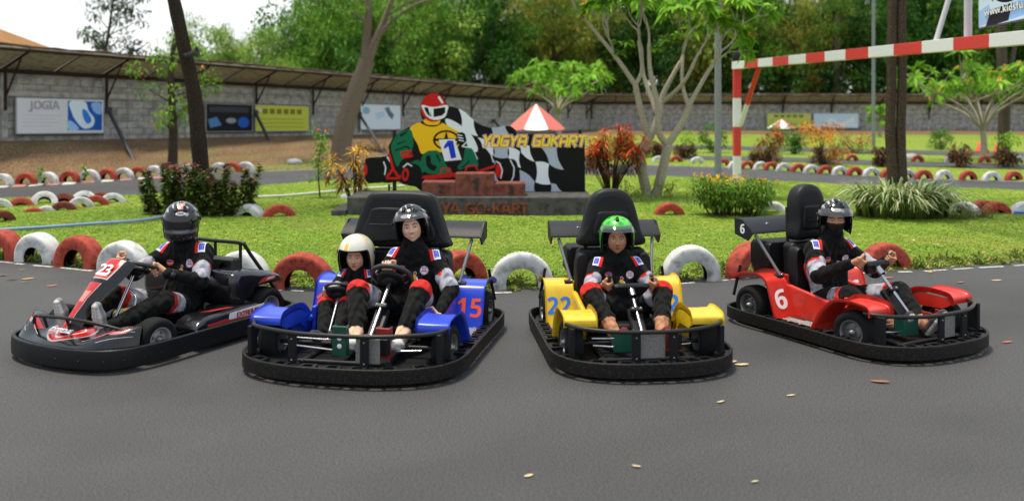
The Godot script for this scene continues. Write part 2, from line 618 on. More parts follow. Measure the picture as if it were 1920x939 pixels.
func build_ground() -> void:
	var fn := FastNoiseLite.new()
	fn.seed = 7
	fn.frequency = 0.35
	fn.fractal_octaves = 4
	# distant ground
	var soil_tex := noise_tex("soil", 0.02, 512, [[0.0, grey(0.55)], [0.45, grey(0.8)], [0.55, grey(0.95)], [1.0, grey(1.25)]])
	var g := Geo.new()
	var rows := []
	for i in 25:
		var row := PackedVector3Array()
		for j in 25: row.append(Vector3((i - 12) * 40.0, -0.06, (j - 14) * 40.0))
		rows.append(row)
	g.net(rows, false, false, Vector3.UP)
	structure("ground", g, grained("earth", 0.12, 0.12, 0.045, 0.95, soil_tex, 0.4), "earth and rough grass stretching away behind the wall")
	# asphalt: a fine net whose colour varies with old stains and worn aggregate
	var stone := noise_tex("aggregate", 0.085, 1024, [[0.0, grey(0.40)], [0.36, grey(0.76)], [0.5, grey(0.86)], [0.64, grey(1.0)], [1.0, grey(1.0)]], 4)
	var rough := noise_tex("aggregate_relief", 0.3, 512, [], 2)
	var asphalt := grained("asphalt", 0.084, 0.083, 0.084, 0.68, stone, 0.9, rough, 0.2, true)
	asphalt.metallic_specular = 0.35
	g = Geo.new()
	rows = []
	var xs := []
	for i in 141: xs.append((i - 70) * 0.18 * (1.0 + absf(i - 70) / 30.0))
	var zs := []
	for j in 150: zs.append(6.0 - j * 0.16 - maxf(0, j - 95) * 0.22)
	for x in xs:
		var row := PackedVector3Array()
		for z in zs: row.append(Vector3(x, 0.0, z))
		rows.append(row)
	g.net(rows, false, false, Vector3.UP)
	for i in g.v.size():
		var p := g.v[i]
		var t := fn.get_noise_2d(p.x * 3.0, p.z * 3.0) * 0.16 + fn.get_noise_2d(p.x * 0.7 + 40, p.z * 1.1) * 0.26
		g.c[i] = grey(clampf(0.92 + t, 0.55, 1.25)) * Color(1.0, 0.995, 0.99)
	structure("road", g, asphalt, "dark grey asphalt kart track across the whole foreground")
	# lawn island
	var lawn := vertexed("turf_soil", 0.95)
	g = Geo.new()
	rows = []
	var fl := FastNoiseLite.new()
	fl.seed = 3
	fl.frequency = 0.6
	for i in 151:
		var x := -15.0 + i * 0.2
		var row := PackedVector3Array()
		var a := spread(LAWN_NEAR, x)
		var b := spread(LAWN_FAR, x)
		for j in 61:
			var z := lerpf(a, b, pow(j / 60.0, 1.2))
			row.append(Vector3(x, lawn_y(x, z), z))
		rows.append(row)
	g.net(rows, false, false, Vector3.UP)
	for i in g.v.size():
		var p := g.v[i]
		var t := clampf(0.5 + fl.get_noise_2d(p.x, p.z) * 0.9, 0, 1)
		var edge := clampf((spread(LAWN_NEAR, p.x) - p.z - 0.12 + 0.18 * fl.get_noise_2d(p.x * 6, p.z * 6)) / 0.35, 0, 1)
		g.c[i] = Color(0.15, 0.125, 0.07).lerp(Color(0.24, 0.30, 0.045).lerp(Color(0.17, 0.27, 0.03), t), edge)
	structure("lawn", g, lawn, "bright green mown lawn island inside the track bend")
	# grass blades
	var rng := RandomNumberGenerator.new()
	rng.seed = 11
	var tuft := Geo.new()
	for k in 9:
		var a := rng.randf() * TAU
		var o := Vector3(rng.randf_range(-0.035, 0.035), 0, rng.randf_range(-0.035, 0.035))
		var h := rng.randf_range(0.007, 0.014)
		var w := Vector3(cos(a), 0, sin(a)) * rng.randf_range(0.003, 0.005)
		var lean := Vector3(rng.randf_range(-0.03, 0.03), h, rng.randf_range(-0.03, 0.03))
		var nn := w.cross(lean).normalized()
		if nn.y < 0: nn = -nn
		tuft.col = Color(1, 1, 1).lerp(Color(0.9, 0.95, 0.75), rng.randf())
		var i := tuft.vert(o - w, nn)
		tuft.vert(o + w, nn); tuft.vert(o + lean * 0.6 + w * 0.8, nn); tuft.vert(o + lean * 0.6 - w * 0.8, nn); tuft.vert(o + lean + Vector3(lean.x, 0, lean.z) * 0.4, nn)
		tuft.tri(i, i + 1, i + 2); tuft.tri(i, i + 2, i + 3); tuft.tri(i + 3, i + 2, i + 4)
	var spots := []
	var tints := []
	while spots.size() < 130000:
		var z := -8.5 - pow(rng.randf(), 1.5) * 14.6
		var x := rng.randf_range(-1, 1) * (absf(z) * 0.56 + 0.6)
		var near := spread(LAWN_NEAR, x) - z
		if near < 0.02 or z < spread(LAWN_FAR, x) + 0.04: continue
		if near < 0.5 and rng.randf() > 0.25 + near * 1.4: continue
		if absf(x + 0.6) < 1.95 and z < -14.2 and z > -15.4: continue
		var sc := rng.randf_range(0.7, 1.3)
		if near < 0.3 and rng.randf() < 0.15: sc *= 1.6
		spots.append(Transform3D(Basis(Vector3.UP, rng.randf() * TAU).scaled(Vector3(sc * 1.3, sc, sc * 1.3)), Vector3(x, lawn_y(x, z) - 0.004, z)))
		var t := clampf(0.5 + fl.get_noise_2d(x, z) * 1.1 + rng.randf_range(-0.25, 0.25), 0, 1)
		var dry := clampf(fl.get_noise_2d(x * 0.5 + 90, z * 0.7) * 1.6 - 0.1 + (0.35 if near < 0.8 else 0.0), 0, 1)
		tints.append(Color(0.28, 0.38, 0.06).lerp(Color(0.22, 0.34, 0.045), t).lerp(Color(0.42, 0.38, 0.10), dry * rng.randf()))
	scatter(self, "grass", tuft.mesh(), vertexed("grass_blade", 0.6, 0.5), spots, tints, "short bright green grass blades of the mown lawn", "grass")
	# verge behind the far track
	g = Geo.new()
	rows = []
	for i in 121:
		var x := -60.0 + i
		var a := spread(VERGE, x)
		var row := PackedVector3Array()
		for j in 25:
			var d := pow(j / 24.0, 1.6) * 60.0
			row.append(Vector3(x, (-0.02 if j == 0 else 0.03) , a - d))
		rows.append(row)
	g.net(rows, false, false, Vector3.UP)
	for i in g.v.size():
		var p := g.v[i]
		var t := clampf(0.5 + fn.get_noise_2d(p.x * 1.2, p.z * 1.2) * 1.2, 0, 1)
		var bare := clampf(0.4 - p.x * 0.08 + fn.get_noise_2d(p.x * 0.6, p.z * 0.8 + 9) * 1.2, 0, 1)
		g.c[i] = Color(0.27, 0.33, 0.05).lerp(Color(0.19, 0.30, 0.03), t).lerp(Color(0.20, 0.14, 0.075), bare * 0.85)
	structure("verge", g, grained("verge_soil", 1, 1, 1, 0.95, soil_tex, 0.7, null, 0, true), "grass and bare soil verge beyond the far track")
	# far tracks on the right
	for s in [["road", [Vector3(5.5, 0.045, -30.5), Vector3(8.5, 0.045, -29.6), Vector3(11.5, 0.045, -27.2), Vector3(16, 0.045, -25.2), Vector3(26, 0.045, -23.5)], 2.3], ["road", [Vector3(2, 0.045, -37.5), Vector3(8, 0.045, -38.0), Vector3(14, 0.045, -34.5), Vector3(20, 0.045, -32.0), Vector3(34, 0.045, -30.5)], 3.2]]:
		g = Geo.new()
		var path := curve(s[1], 8)
		rows = [PackedVector3Array(), PackedVector3Array()]
		for i in path.size():
			var t: Vector3 = (path[mini(i + 1, path.size() - 1)] - path[maxi(i - 1, 0)]).normalized()
			var sd: Vector3 = Vector3(-t.z, 0, t.x) * (s[2] * 0.5)
			rows[0].append(path[i] - sd)
			rows[1].append(path[i] + sd)
		g.net(rows, false, false, Vector3.UP)
		for i in g.c.size(): g.c[i] = grey(1.15)
		structure("road", g, asphalt, "far loop of grey track between planted verges")
	# painted lines: worn white dashes along the lawn, a solid edge on the far track, striped kerb
	var white := grained("road_paint", 0.62, 0.62, 0.58, 0.8, noise_tex("worn", 0.05, 512, [[0.0, grey(0.35)], [0.4, grey(0.8)], [0.6, grey(1.0)], [1.0, grey(1.0)]], 5), 1.3)
	g = Geo.new()
	for i in LAWN_NEAR.size() - 1:
		var a: Vector2 = LAWN_NEAR[i]
		var b: Vector2 = LAWN_NEAR[i + 1]
		var len := a.distance_to(b)
		var k := 0.0
		while k < len - 0.15:
			var L := rng.randf_range(0.12, 0.34)
			var dir := (b - a) / len
			var off := Vector2(-dir.y, dir.x)
			if off.y < 0: off = -off
			var p0 := a + dir * k + off * (0.10 + rng.randf_range(-0.008, 0.008))
			var p1 := a + dir * minf(k + L, len) + off * (0.10 + rng.randf_range(-0.008, 0.008))
			var w := off * rng.randf_range(0.03, 0.055)
			g.face([Vector3(p0.x, 0.004, p0.y), Vector3(p1.x, 0.004, p1.y), Vector3(p1.x + w.x, 0.004, p1.y + w.y), Vector3(p0.x + w.x, 0.004, p0.y + w.y)], Vector3.UP)
			k += L + rng.randf_range(0.03, 0.16) * (2.2 if absf(p0.x) < 3.2 else 1.0)
	structure("road_marking", g, white, "worn broken white line along the lawn edge")
	for edge in [[LAWN_FAR, 1.0], [VERGE, -1.0]]:
		g = Geo.new()
		var pts: Array = edge[0]
		for i in pts.size() - 1:
			var a: Vector2 = pts[i]
			var b: Vector2 = pts[i + 1]
			if absf(a.x) > 20: continue
			var s2: float = -edge[1]
			g.face([Vector3(a.x, 0.004, a.y + s2 * -0.0 + (0.06 if s2 > 0 else -0.14)), Vector3(b.x, 0.004, b.y + (0.06 if s2 > 0 else -0.14)), Vector3(b.x, 0.004, b.y + (0.14 if s2 > 0 else -0.06)), Vector3(a.x, 0.004, a.y + (0.14 if s2 > 0 else -0.06))], Vector3.UP)
		structure("road_marking", g, white, "thin white line along the far track edge")
	for i in 15:
		g = Geo.new()
		var x := -11.6 + i * 0.26
		var z := spread(VERGE, x) + 0.16
		var pale: bool = i % 2 == 0
		g.face([Vector3(x, 0.008, z), Vector3(x + 0.2, 0.008, z - 0.18), Vector3(x + 0.45, 0.008, z + 0.5), Vector3(x + 0.25, 0.008, z + 0.68)], Vector3.UP)
		structure("kerb_stripe", g, white if pale else paint("kerb_pink", 0.38, 0.17, 0.15, 0.8), "painted kerb stripe beside the far left tyres")

func scatter(parent: Node, called: String, mesh: Mesh, mat: Material, spots: Array, tints: Array, label: String, category: String) -> MultiMeshInstance3D:
	var mm := MultiMesh.new()
	mm.transform_format = MultiMesh.TRANSFORM_3D
	mm.use_colors = not tints.is_empty()
	mm.mesh = mesh
	mm.instance_count = spots.size()
	for i in spots.size():
		mm.set_instance_transform(i, spots[i])
		if tints: mm.set_instance_color(i, tints[i])
	var o := MultiMeshInstance3D.new()
	o.name = numbered(called) if parent == self else called
	o.multimesh = mm
	o.material_override = mat
	parent.add_child(o, true)
	o.set_meta("kind", "stuff")
	if label: o.set_meta("label", label)
	if category: o.set_meta("category", category)
	return o

# ---------------------------------------------------------------- block wall with its canopy, boards and props
const WALL_A := Vector3(-16.0, 0.86, -18.3)
const WALL_B := Vector3(5.3, 0.0, -62.0)
const WALL_C := Vector3(46.0, 0.0, -59.0)

func wall_run(label: String, A: Vector3, B: Vector3, high: float, bay: float, singles: int, dark: float) -> void:
	var flat := Vector3(B.x - A.x, 0, B.z - A.z)
	var len := flat.length()
	var d := flat / len
	var face := Vector3(-d.z, 0, d.x)
	if face.z < 0: face = -face
	var w := thing("boundary_wall", label, "wall", A, 0.0, "block walls round the track")
	var rng := RandomNumberGenerator.new()
	rng.seed = int(len * 10)
	var soot := noise_tex("wall_soot", 0.012, 512, [[0.0, grey(0.62)], [0.4, grey(0.85)], [0.6, grey(0.96)], [1.0, grey(1.0)]], 5)
	var mortar := grained("mortar_%d" % int(len), 0.36 * dark, 0.35 * dark, 0.33 * dark, 0.95, soot, 0.3)
	var conc := grained("column_concrete_%d" % int(len), 0.45 * dark, 0.44 * dark, 0.41 * dark, 0.9, soot, 0.5)
	var block_mats := []
	for i in 3: block_mats.append(grained("block_%d_%d" % [int(len), i], [0.40, 0.42, 0.375][i] * dark, [0.39, 0.41, 0.365][i] * dark, [0.37, 0.39, 0.35][i] * dark, 0.95, soot, 0.45))
	var at := func(s: float, y: float, out: float) -> Vector3: return d * s + face * out + Vector3(0, lerpf(0, B.y - A.y, s / len) + y, 0)
	# core
	var g := Geo.new()
	var rows := [PackedVector3Array(), PackedVector3Array(), PackedVector3Array(), PackedVector3Array()]
	for i in 41:
		var s := len * i / 40.0
		rows[0].append(at.call(s, -0.9, 0.0)); rows[1].append(at.call(s, high, 0.0)); rows[2].append(at.call(s, high, -0.14)); rows[3].append(at.call(s, -0.9, -0.14))
	for i in 3: g.net([rows[i], rows[i + 1]], false, false, [face, Vector3.UP, -face][i])
	part(w, "wall_core", g, mortar)
	# blocks: 39 x 19 cm, staggered
	var bm := []
	for i in 2:
		g = Geo.new()
		g.box(Vector3(0, 0, 0), Vector3(0.388, 0.182, 0.05 + i * 0.008), 0.006)
		bm.append(g.mesh())
	var basis := Basis(d, Vector3.UP, face) if d.cross(Vector3.UP).dot(face) > 0 else Basis(-d, Vector3.UP, face)
	var spots := []
	var n := 0
	var cols := int(len / 0.40)
	for i in cols:
		for j in int(high / 0.195):
			var y := 0.1 + j * 0.195
			if absf(y - high * 0.68) < 0.09: continue
			var s := (i + 0.5 + 0.5 * (j % 2)) * 0.40
			if s > len - 0.3: continue
			var p: Vector3 = at.call(s, y, 0.018 + rng.randf_range(-0.006, 0.006))
			var seen := s > 3.6
			if seen and n < singles:
				n += 1
				show_mesh(w, "block", bm[rng.randi() % 2], block_mats[rng.randi() % 3], Transform3D(basis, p))
			else:
				spots.append(Transform3D(basis, p))
	var rest := scatter(w, "block_courses", bm[0], block_mats[0], spots, [], "", "")
	# concrete band, columns
	g = Geo.new()
	for i in 40:
		var s0 := len * i / 40.0
		var s1 := len * (i + 1) / 40.0
		var y := high * 0.68
		g.face([at.call(s0, y - 0.07, 0.06), at.call(s1, y - 0.07, 0.06), at.call(s1, y + 0.07, 0.06), at.call(s0, y + 0.07, 0.06)], face)
		g.face([at.call(s0, y + 0.07, 0.06), at.call(s1, y + 0.07, 0.06), at.call(s1, y + 0.07, 0.0), at.call(s0, y + 0.07, 0.0)], Vector3.UP)
		g.face([at.call(s0, y - 0.07, 0.06), at.call(s1, y - 0.07, 0.06), at.call(s1, y - 0.07, 0.0), at.call(s0, y - 0.07, 0.0)], Vector3.DOWN)
	part(w, "tie_beam", g, conc)
	var rust := grained("rusty_brown_steel", 0.055, 0.030, 0.024, 0.75, soot, 2.0)
	var count := int(len / bay)
	var canopy := Node3D.new()
	canopy.name = "canopy"
	w.add_child(canopy)
	var sheet_mats := []
	for i in 3: sheet_mats.append(grained("canopy_sheet_%d" % i, [0.52, 0.47, 0.57][i] * dark, [0.47, 0.42, 0.52][i] * dark, [0.38, 0.34, 0.43][i] * dark, 0.85, soot, 0.8))
	for i in count + 1:
		var s := minf(0.15 + i * bay, len - 0.1)
		g = Geo.new()
		g.xf = Transform3D(basis, at.call(s, high * 0.5 - 0.2, 0.03))
		g.box(Vector3.ZERO, Vector3(0.17, high + 0.4, 0.12), 0.008)
		part(w, "column", g, conc)
		# bracket: upright, raking strut and rafter
		g = Geo.new()
		g.tube([at.call(s, high * 0.45, 0.11), at.call(s, high + 0.02, 0.11)], 0.05, 4)
		g.tube([at.call(s, high * 0.62, 0.11), at.call(s, high + 0.27, 0.72)], 0.035, 4)
		part(canopy, "bracket", g, rust)
		g = Geo.new()
		g.tube([at.call(s, high - 0.02, -0.05), at.call(s, high + 0.43, 1.0)], 0.04, 4)
		part(canopy, "rafter", g, rust)
		if i < count:
			var e := minf(s + bay, len)
			for half in 2:
				var a := lerpf(s, e, half * 0.5) + 0.02
				var b := lerpf(s, e, half * 0.5 + 0.5) - 0.02
				g = Geo.new()
				var q := [at.call(a, high + 0.03, -0.1), at.call(b, high + 0.03, -0.1), at.call(b, high + 0.50, 1.05), at.call(a, high + 0.50, 1.05)]
				var up: Vector3 = (q[1] - q[0]).cross(q[3] - q[0]).normalized()
				if up.y < 0: up = -up
				g.face(q, -up)
				var q2 := []
				for p in q: q2.append(p + up * 0.05)
				g.face(q2, up)
				for k in 4: g.face([q[k], q[(k + 1) % 4], q2[(k + 1) % 4], q2[k]], [-face, d, face, -d][k])
				part(canopy, "roof_sheet", g, sheet_mats[rng.randi() % 3])
				g = Geo.new()
				g.tube([at.call(b + 0.02, high + 0.02, 0.0), at.call(b + 0.02, high + 0.46, 1.02)], 0.022, 4)
				part(canopy, "batten", g, rust)
			# uneven ridge of old tiles along the outer edge
			g = Geo.new()
			var path := []
			var rad := []
			for k in 9:
				path.append(at.call(lerpf(s, e, k / 8.0), high + 0.55 + rng.randf_range(-0.02, 0.03), 1.0))
				rad.append(0.055 * rng.randf_range(0.7, 1.25))
			g.tube(path, rad, 6)
			part(canopy, "ridge_tiles", g, grained("old_tiles", 0.11, 0.062, 0.046, 0.9, soot, 1.5))
	for yy in [[high - 0.03, 0.10, 0.055], [high + 0.45, 1.02, 0.03]]:
		g = Geo.new()
		var path := []
		for i in 21: path.append(at.call(len * i / 20.0, yy[0], yy[1]))
		g.tube(path, yy[2], 4)
		part(canopy, "purlin", g, rust)

func on_wall(t: float, y: float, out := 0.12) -> Vector3:
	var A := Vector3(-13.2, 0.74, -24.0)
	var B := Vector3(5.3, 0.0, -62.0)
	var d := Vector3(B.x - A.x, 0, B.z - A.z).normalized()
	return A.lerp(B, t) + Vector3(-d.z, 0, d.x) * out + Vector3(0, y, 0)

func board(label: String, called: String, a: Vector3, b: Vector3, h: float, tex: Texture2D) -> Node3D:
	# a: lower left corner, b: lower right corner, both on the wall
	var o := thing(called, label, "billboard", a, 0.0, "advertising boards on the walls")
	var u := b - a
	var d := u.normalized()
	var nn := Vector3(-d.z, 0, d.x)
	if nn.z < 0: nn = -nn
	var g := Geo.new()
	g.quad(Vector3.ZERO + nn * 0.03, u + nn * 0.03, u + Vector3(0, h, 0) + nn * 0.03, Vector3(0, h, 0) + nn * 0.03, nn)
	g.face([Vector3.ZERO, u, u + Vector3(0, h, 0), Vector3(0, h, 0)], -nn)
	part(o, "face", g, printed(called + str(label.length()) + label.substr(0, 6), tex, 0.6))
	g = Geo.new()
	for e in [[Vector3.ZERO, u], [Vector3(0, h, 0), u + Vector3(0, h, 0)], [Vector3.ZERO, Vector3(0, h, 0)], [u, u + Vector3(0, h, 0)]]: g.tube([e[0] + nn * 0.015, e[1] + nn * 0.015], 0.028, 4)
	part(o, "frame", g, paint("board_frame", 0.25, 0.25, 0.26, 0.6))
	return o

func build_wall() -> void:
	wall_run("long grey block wall with brown canopy running along the left side", WALL_A, WALL_B, 1.92, 3.15, 290, 1.0)
	wall_run("far grey block wall closing the back of the grounds", WALL_B + Vector3(-0.15, 0.0, 0.25), WALL_C, 1.95, 3.1, 0, 1.0)
	# earth bank at the foot of the walls
	var fn := FastNoiseLite.new()
	fn.seed = 21
	fn.frequency = 0.5
	var g := Geo.new()
	var rows := []
	var foot := [Vector2(-30, -14.5), Vector2(-18, -18.3), Vector2(-11.1, -21.4), Vector2(-9.3, -24.2), Vector2(-6.2, -27.2), Vector2(-3, -33), Vector2(1.5, -44), Vector2(6, -53), Vector2(20, -54), Vector2(46, -51.5)]
	var head_pts := [Vector3(-24, 1.0, -8), Vector3(-16.1, 0.86, -18.2), Vector3(-13.2, 0.76, -24), Vector3(-10.5, 0.66, -29.6), Vector3(-7.5, 0.55, -35.8), Vector3(-4, 0.42, -43), Vector3(1, 0.22, -53.2), Vector3(6, 0.12, -61.6), Vector3(20, 0.12, -60.7), Vector3(46, 0.12, -58.9)]
	var fp := curve(foot, 8)
	var hp := curve(head_pts, 8)
	for i in fp.size():
		var row := PackedVector3Array()
		var a := Vector3(fp[i].x, 0.0, fp[i].y)
		var b: Vector3 = hp[i] + Vector3(0, 0.02, -0.05)
		for j in 13:
			var t := j / 12.0
			var p := a.lerp(b, t)
			p.y = lerpf(-0.03, b.y, smoothstep(0, 0.95, t)) + fn.get_noise_2d(p.x * 2, p.z * 2) * 0.10 * sin(t * PI) + 0.035
			row.append(p)
		rows.append(row)
	g.net(rows, false, false, Vector3.UP)
	for i in g.v.size():
		var p := g.v[i]
		var t := clampf(0.5 + fn.get_noise_2d(p.x * 1.5, p.z * 1.5) * 1.3, 0, 1)
		g.c[i] = Color(0.17, 0.105, 0.06).lerp(Color(0.25, 0.165, 0.09), t).lerp(Color(0.17, 0.19, 0.05), clampf(fn.get_noise_2d(p.x * 0.7 + 50, p.z * 0.7) * 2.0 - 0.35, 0, 0.7))
	structure("bank", g, grained("bank_soil", 1, 1, 1, 0.98, noise_tex("soil", 0.02, 512, []), 1.1, null, 0, true), "bare brown earth bank sloping up to the wall")
	# boards on the long wall
	var cv := Canvas.new(0, 0, 170, 70, 4.0, Color(0.84, 0.84, 0.86))
	cv.rect(96, 4, 166, 64, Color(0.13, 0.36, 0.72))
	cv.smooth([100, 6, 130, 5, 138, 24, 150, 40, 146, 56, 128, 60, 112, 44, 104, 28], Color(0.86, 0.92, 0.97))
	cv.smooth([144, 8, 164, 8, 164, 30, 150, 26], Color(0.55, 0.72, 0.92))
	cv.smooth([98, 44, 110, 50, 118, 62, 98, 63], Color(0.62, 0.78, 0.95))
	cv.smooth([126, 20, 136, 26, 144, 44, 134, 50, 126, 34], Color(0.2, 0.5, 0.85))
	for i in 4: cv.line([12, 34 + i * 7, 84 - (i * 13) % 20, 34 + i * 7], 1.2, Color(0.72, 0.72, 0.76))
	var o := board("white and blue billboard lettered JOGIA on the left wall", "billboard", on_wall(0.0085, 0.26), on_wall(0.0735, 0.26), 0.95, cv.tex())
	var bd := (on_wall(0.0735, 0.26) - on_wall(0.0085, 0.26))
	letters(o, "lettering", "JOGIA", 0.22, 0.01, paint("board_grey_ink", 0.34, 0.34, 0.37, 0.6), Transform3D(basis_to(Vector3(-bd.z, 0, bd.x)), bd * 0.30 + Vector3(0, 0.76, 0) + Vector3(-bd.z, 0, bd.x).normalized() * 0.036), true, 0, 0, 1.15)
	cv = Canvas.new(0, 0, 110, 60, 4.0, Color(0.07, 0.08, 0.10))
	cv.rect(8, 6, 100, 18, Color(0.22, 0.24, 0.28))
	cv.ell(88, 40, 14, 12, Color(0.12, 0.35, 0.72))
	cv.ell(58, 36, 12, 6, Color(0.55, 0.58, 0.62))
	cv.poly([4, 34, 24, 28, 36, 46, 10, 52], Color(0.30, 0.50, 0.70))
	o = board("black billboard with blue car pictures on the left wall", "billboard", on_wall(0.168, 0.27), on_wall(0.220, 0.27), 0.92, cv.tex())
	cv = Canvas.new(0, 0, 110, 60, 4.0, Color(0.74, 0.76, 0.28))
	for i in 6: cv.rect(14 + i * 14, 8, 24 + i * 14, 20, Color(0.45, 0.46, 0.15))
	for i in 3: cv.line([12, 32 + i * 9, 98, 32 + i * 9], 2.0, Color(0.56, 0.58, 0.2))
	cv.ell(8, 12, 5, 5, Color(0.8, 0.75, 0.7))
	board("yellow green billboard beside the black one on the left wall", "billboard", on_wall(0.2235, 0.27), on_wall(0.293, 0.27), 0.92, cv.tex())
	cv = Canvas.new(0, 0, 90, 56, 4.0, Color(0.83, 0.87, 0.92))
	cv.ell(12, 14, 8, 8, Color(0.5, 0.68, 0.8))
	cv.poly([52, 8, 62, 4, 66, 14, 74, 22, 70, 34, 62, 26], Color(0.35, 0.42, 0.55))
	cv.poly([30, 20, 50, 14, 54, 26, 36, 34], Color(0.70, 0.80, 0.92))
	board("pale blue map billboard behind the leaning grey trunk", "billboard", on_wall(0.372, 0.30), on_wall(0.443, 0.30), 1.05, cv.tex())
	cv = Canvas.new(0, 0, 100, 36, 4.0, Color(0.72, 0.75, 0.36))
	for i in 5: cv.rect(16 + i * 14, 4, 26 + i * 14, 10, Color(0.40, 0.42, 0.16))
	cv.line([12, 26, 88, 26], 2.0, Color(0.5, 0.55, 0.3))
	board("yellow green billboard on the far back wall", "billboard", Vector3(16.6, 0.32, -60.65), Vector3(19.4, 0.32, -60.44), 0.95, cv.tex())
	cv = Canvas.new(0, 0, 100, 36, 4.0, Color(0.72, 0.80, 0.86))
	cv.poly([10, 30, 40, 10, 60, 24, 90, 8, 96, 34], Color(0.82, 0.86, 0.88))
	board("pale blue billboard on the far back wall beside the yellow one", "billboard", Vector3(19.55, 0.32, -60.43), Vector3(22.4, 0.32, -60.22), 0.95, cv.tex())
	# raking props
	for pr in [[0.077, 1.59, Vector3(-10.07, 0.12, -25.1), "near the JOGIA billboard"], [0.2235, 1.48, Vector3(-7.8, 0.06, -31.1), "beside the yellow billboard"], [0.37, 1.37, Vector3(-4.3, 0.06, -32.0), "beside the pale map billboard"], [0.655, 0.95, Vector3(0.1, 0.06, -44.0), "seen above the flag of the sign"]]:
		var top := on_wall(pr[0], 0.0, 0.16)
		top.y = pr[1]
		var pole := thing("prop_pole", "dark raking prop pole against the left wall " + pr[3], "pole", pr[2], 0.0, "raking props of the left wall")
		g = Geo.new()
		g.tube([Vector3(0, -0.1, 0), top - pr[2]], 0.055, 8)
		part(pole, "shaft", g, paint("dark_prop", 0.035, 0.037, 0.04, 0.6))
		g = Geo.new()
		g.box(top - pr[2] + Vector3(0, 0.02, 0), Vector3(0.17, 0.17, 0.17), 0.01)
		part(pole, "head_plate", g, paint("dark_prop", 0.035, 0.037, 0.04, 0.6))
	# brown hipped roof beyond the wall
	var hr := thing("house", "orange tiled roof of a house showing above the left wall", "house", Vector3(-20.6, 0, -36))
	g = Geo.new()
	g.box(Vector3(0, 1.6, 0), Vector3(7.0, 3.2, 6.0), 0.02)
	part(hr, "wall", g, paint("house_plaster", 0.5, 0.46, 0.38, 0.9))
	g = Geo.new()
	for k in 4:
		var cr := [Vector3(-3.9, 3.15, 3.4), Vector3(3.9, 3.15, 3.4), Vector3(3.9, 3.15, -3.4), Vector3(-3.9, 3.15, -3.4)]
		var apex := [Vector3(-0.7, 4.75, 0), Vector3(0.7, 4.75, 0)]
		var a2: Vector3 = apex[0] if k == 0 or k == 3 else apex[1]
		var b2: Vector3 = apex[1] if k == 0 or k == 1 else apex[0]
		var nn: Vector3 = (cr[(k + 1) % 4] - cr[k]).cross(a2 - cr[k]).normalized()
		if nn.y < 0: nn = -nn
		g.face([cr[k], cr[(k + 1) % 4], b2, a2], nn)
	part(hr, "roof", g, grained("clay_tiles", 0.46, 0.24, 0.085, 0.85, noise_tex("clay", 0.06, 256, [[0, grey(0.6)], [1, grey(1)]], 3), 0.8))

# ---------------------------------------------------------------- leaves, trees, plants
func leaf(g: Geo, p: Vector3, dir: Vector3, up: Vector3, len: float, wid: float, droop := 0.25) -> void:
	var d := dir.normalized()
	var sd := d.cross(up)
	if sd.length_squared() < 1e-6: sd = d.cross(Vector3.RIGHT)
	sd = sd.normalized()
	var nn := sd.cross(d).normalized()
	var a := p + d * len * 0.45 + nn * len * 0.04
	var b := p + d * len + Vector3(0, -droop * len, 0)
	var i := g.vert(p, nn)
	g.vert(a + sd * wid * 0.5, nn); g.vert(a - sd * wid * 0.5, nn); g.vert(b, nn)
	g.ix.append(i); g.ix.append(i + 2); g.ix.append(i + 1)
	g.ix.append(i + 1); g.ix.append(i + 2); g.ix.append(i + 3)

func rnd_dir(r: RandomNumberGenerator) -> Vector3:
	var z := r.randf_range(-1, 1)
	var a := r.randf() * TAU
	var k := sqrt(1 - z * z)
	return Vector3(k * cos(a), z, k * sin(a))

func foliage(g: Geo, r: RandomNumberGenerator, clumps: Array, count: int, size: float, cols: Array, aspect := 0.45) -> void:
	# clumps: [centre, radius]; leaves mostly in the outer shell of each
	for c in clumps:
		var base: Color = cols[r.randi() % cols.size()]
		for i in count:
			var d := rnd_dir(r)
			var k := pow(r.randf(), 0.45)
			var p: Vector3 = c[0] + Vector3(d.x, d.y * 0.72, d.z) * k * c[1]
			var v := r.randf_range(0.65, 1.3)
			g.col = Color(base.r * v * r.randf_range(0.85, 1.2), base.g * v, base.b * v)
			leaf(g, p, (d + rnd_dir(r) * 0.9 + Vector3(0, 0.1, 0)), Vector3.UP, size * r.randf_range(0.6, 1.4), size * aspect * r.randf_range(0.7, 1.2))
	g.col = Color.WHITE

func limb(g: Geo, pts: Array, r0: float, r1: float, seg := 8, rough := 0.06, r: RandomNumberGenerator = null) -> void:
	var path := curve(pts, 5) if pts.size() > 2 else pts
	var rad := []
	for i in path.size():
		var k := lerpf(r0, r1, pow(float(i) / (path.size() - 1), 0.8))
		rad.append(k * (1.0 + (r.randf_range(-rough, rough) if r else 0.0)))
	g.tube(path, rad, seg)

func bark(key: String, a: float, b: float, c: float) -> StandardMaterial3D:
	if key == "pale": return grained("bark_pale", a, b, c, 0.95, noise_tex("bark_light", 0.04, 512, [[0.0, grey(0.62)], [0.45, grey(0.85)], [1.0, grey(1.0)]], 5), 1.3, noise_tex("bark_relief", 0.06, 512, [], 4), 1.0)
	return grained("bark_" + key, a, b, c, 0.95, noise_tex("bark", 0.045, 512, [[0.0, grey(0.25)], [0.4, grey(0.6)], [0.6, grey(0.9)], [1.0, grey(1.0)]], 5), 1.6, noise_tex("bark_relief", 0.06, 512, [], 4), 2.5)

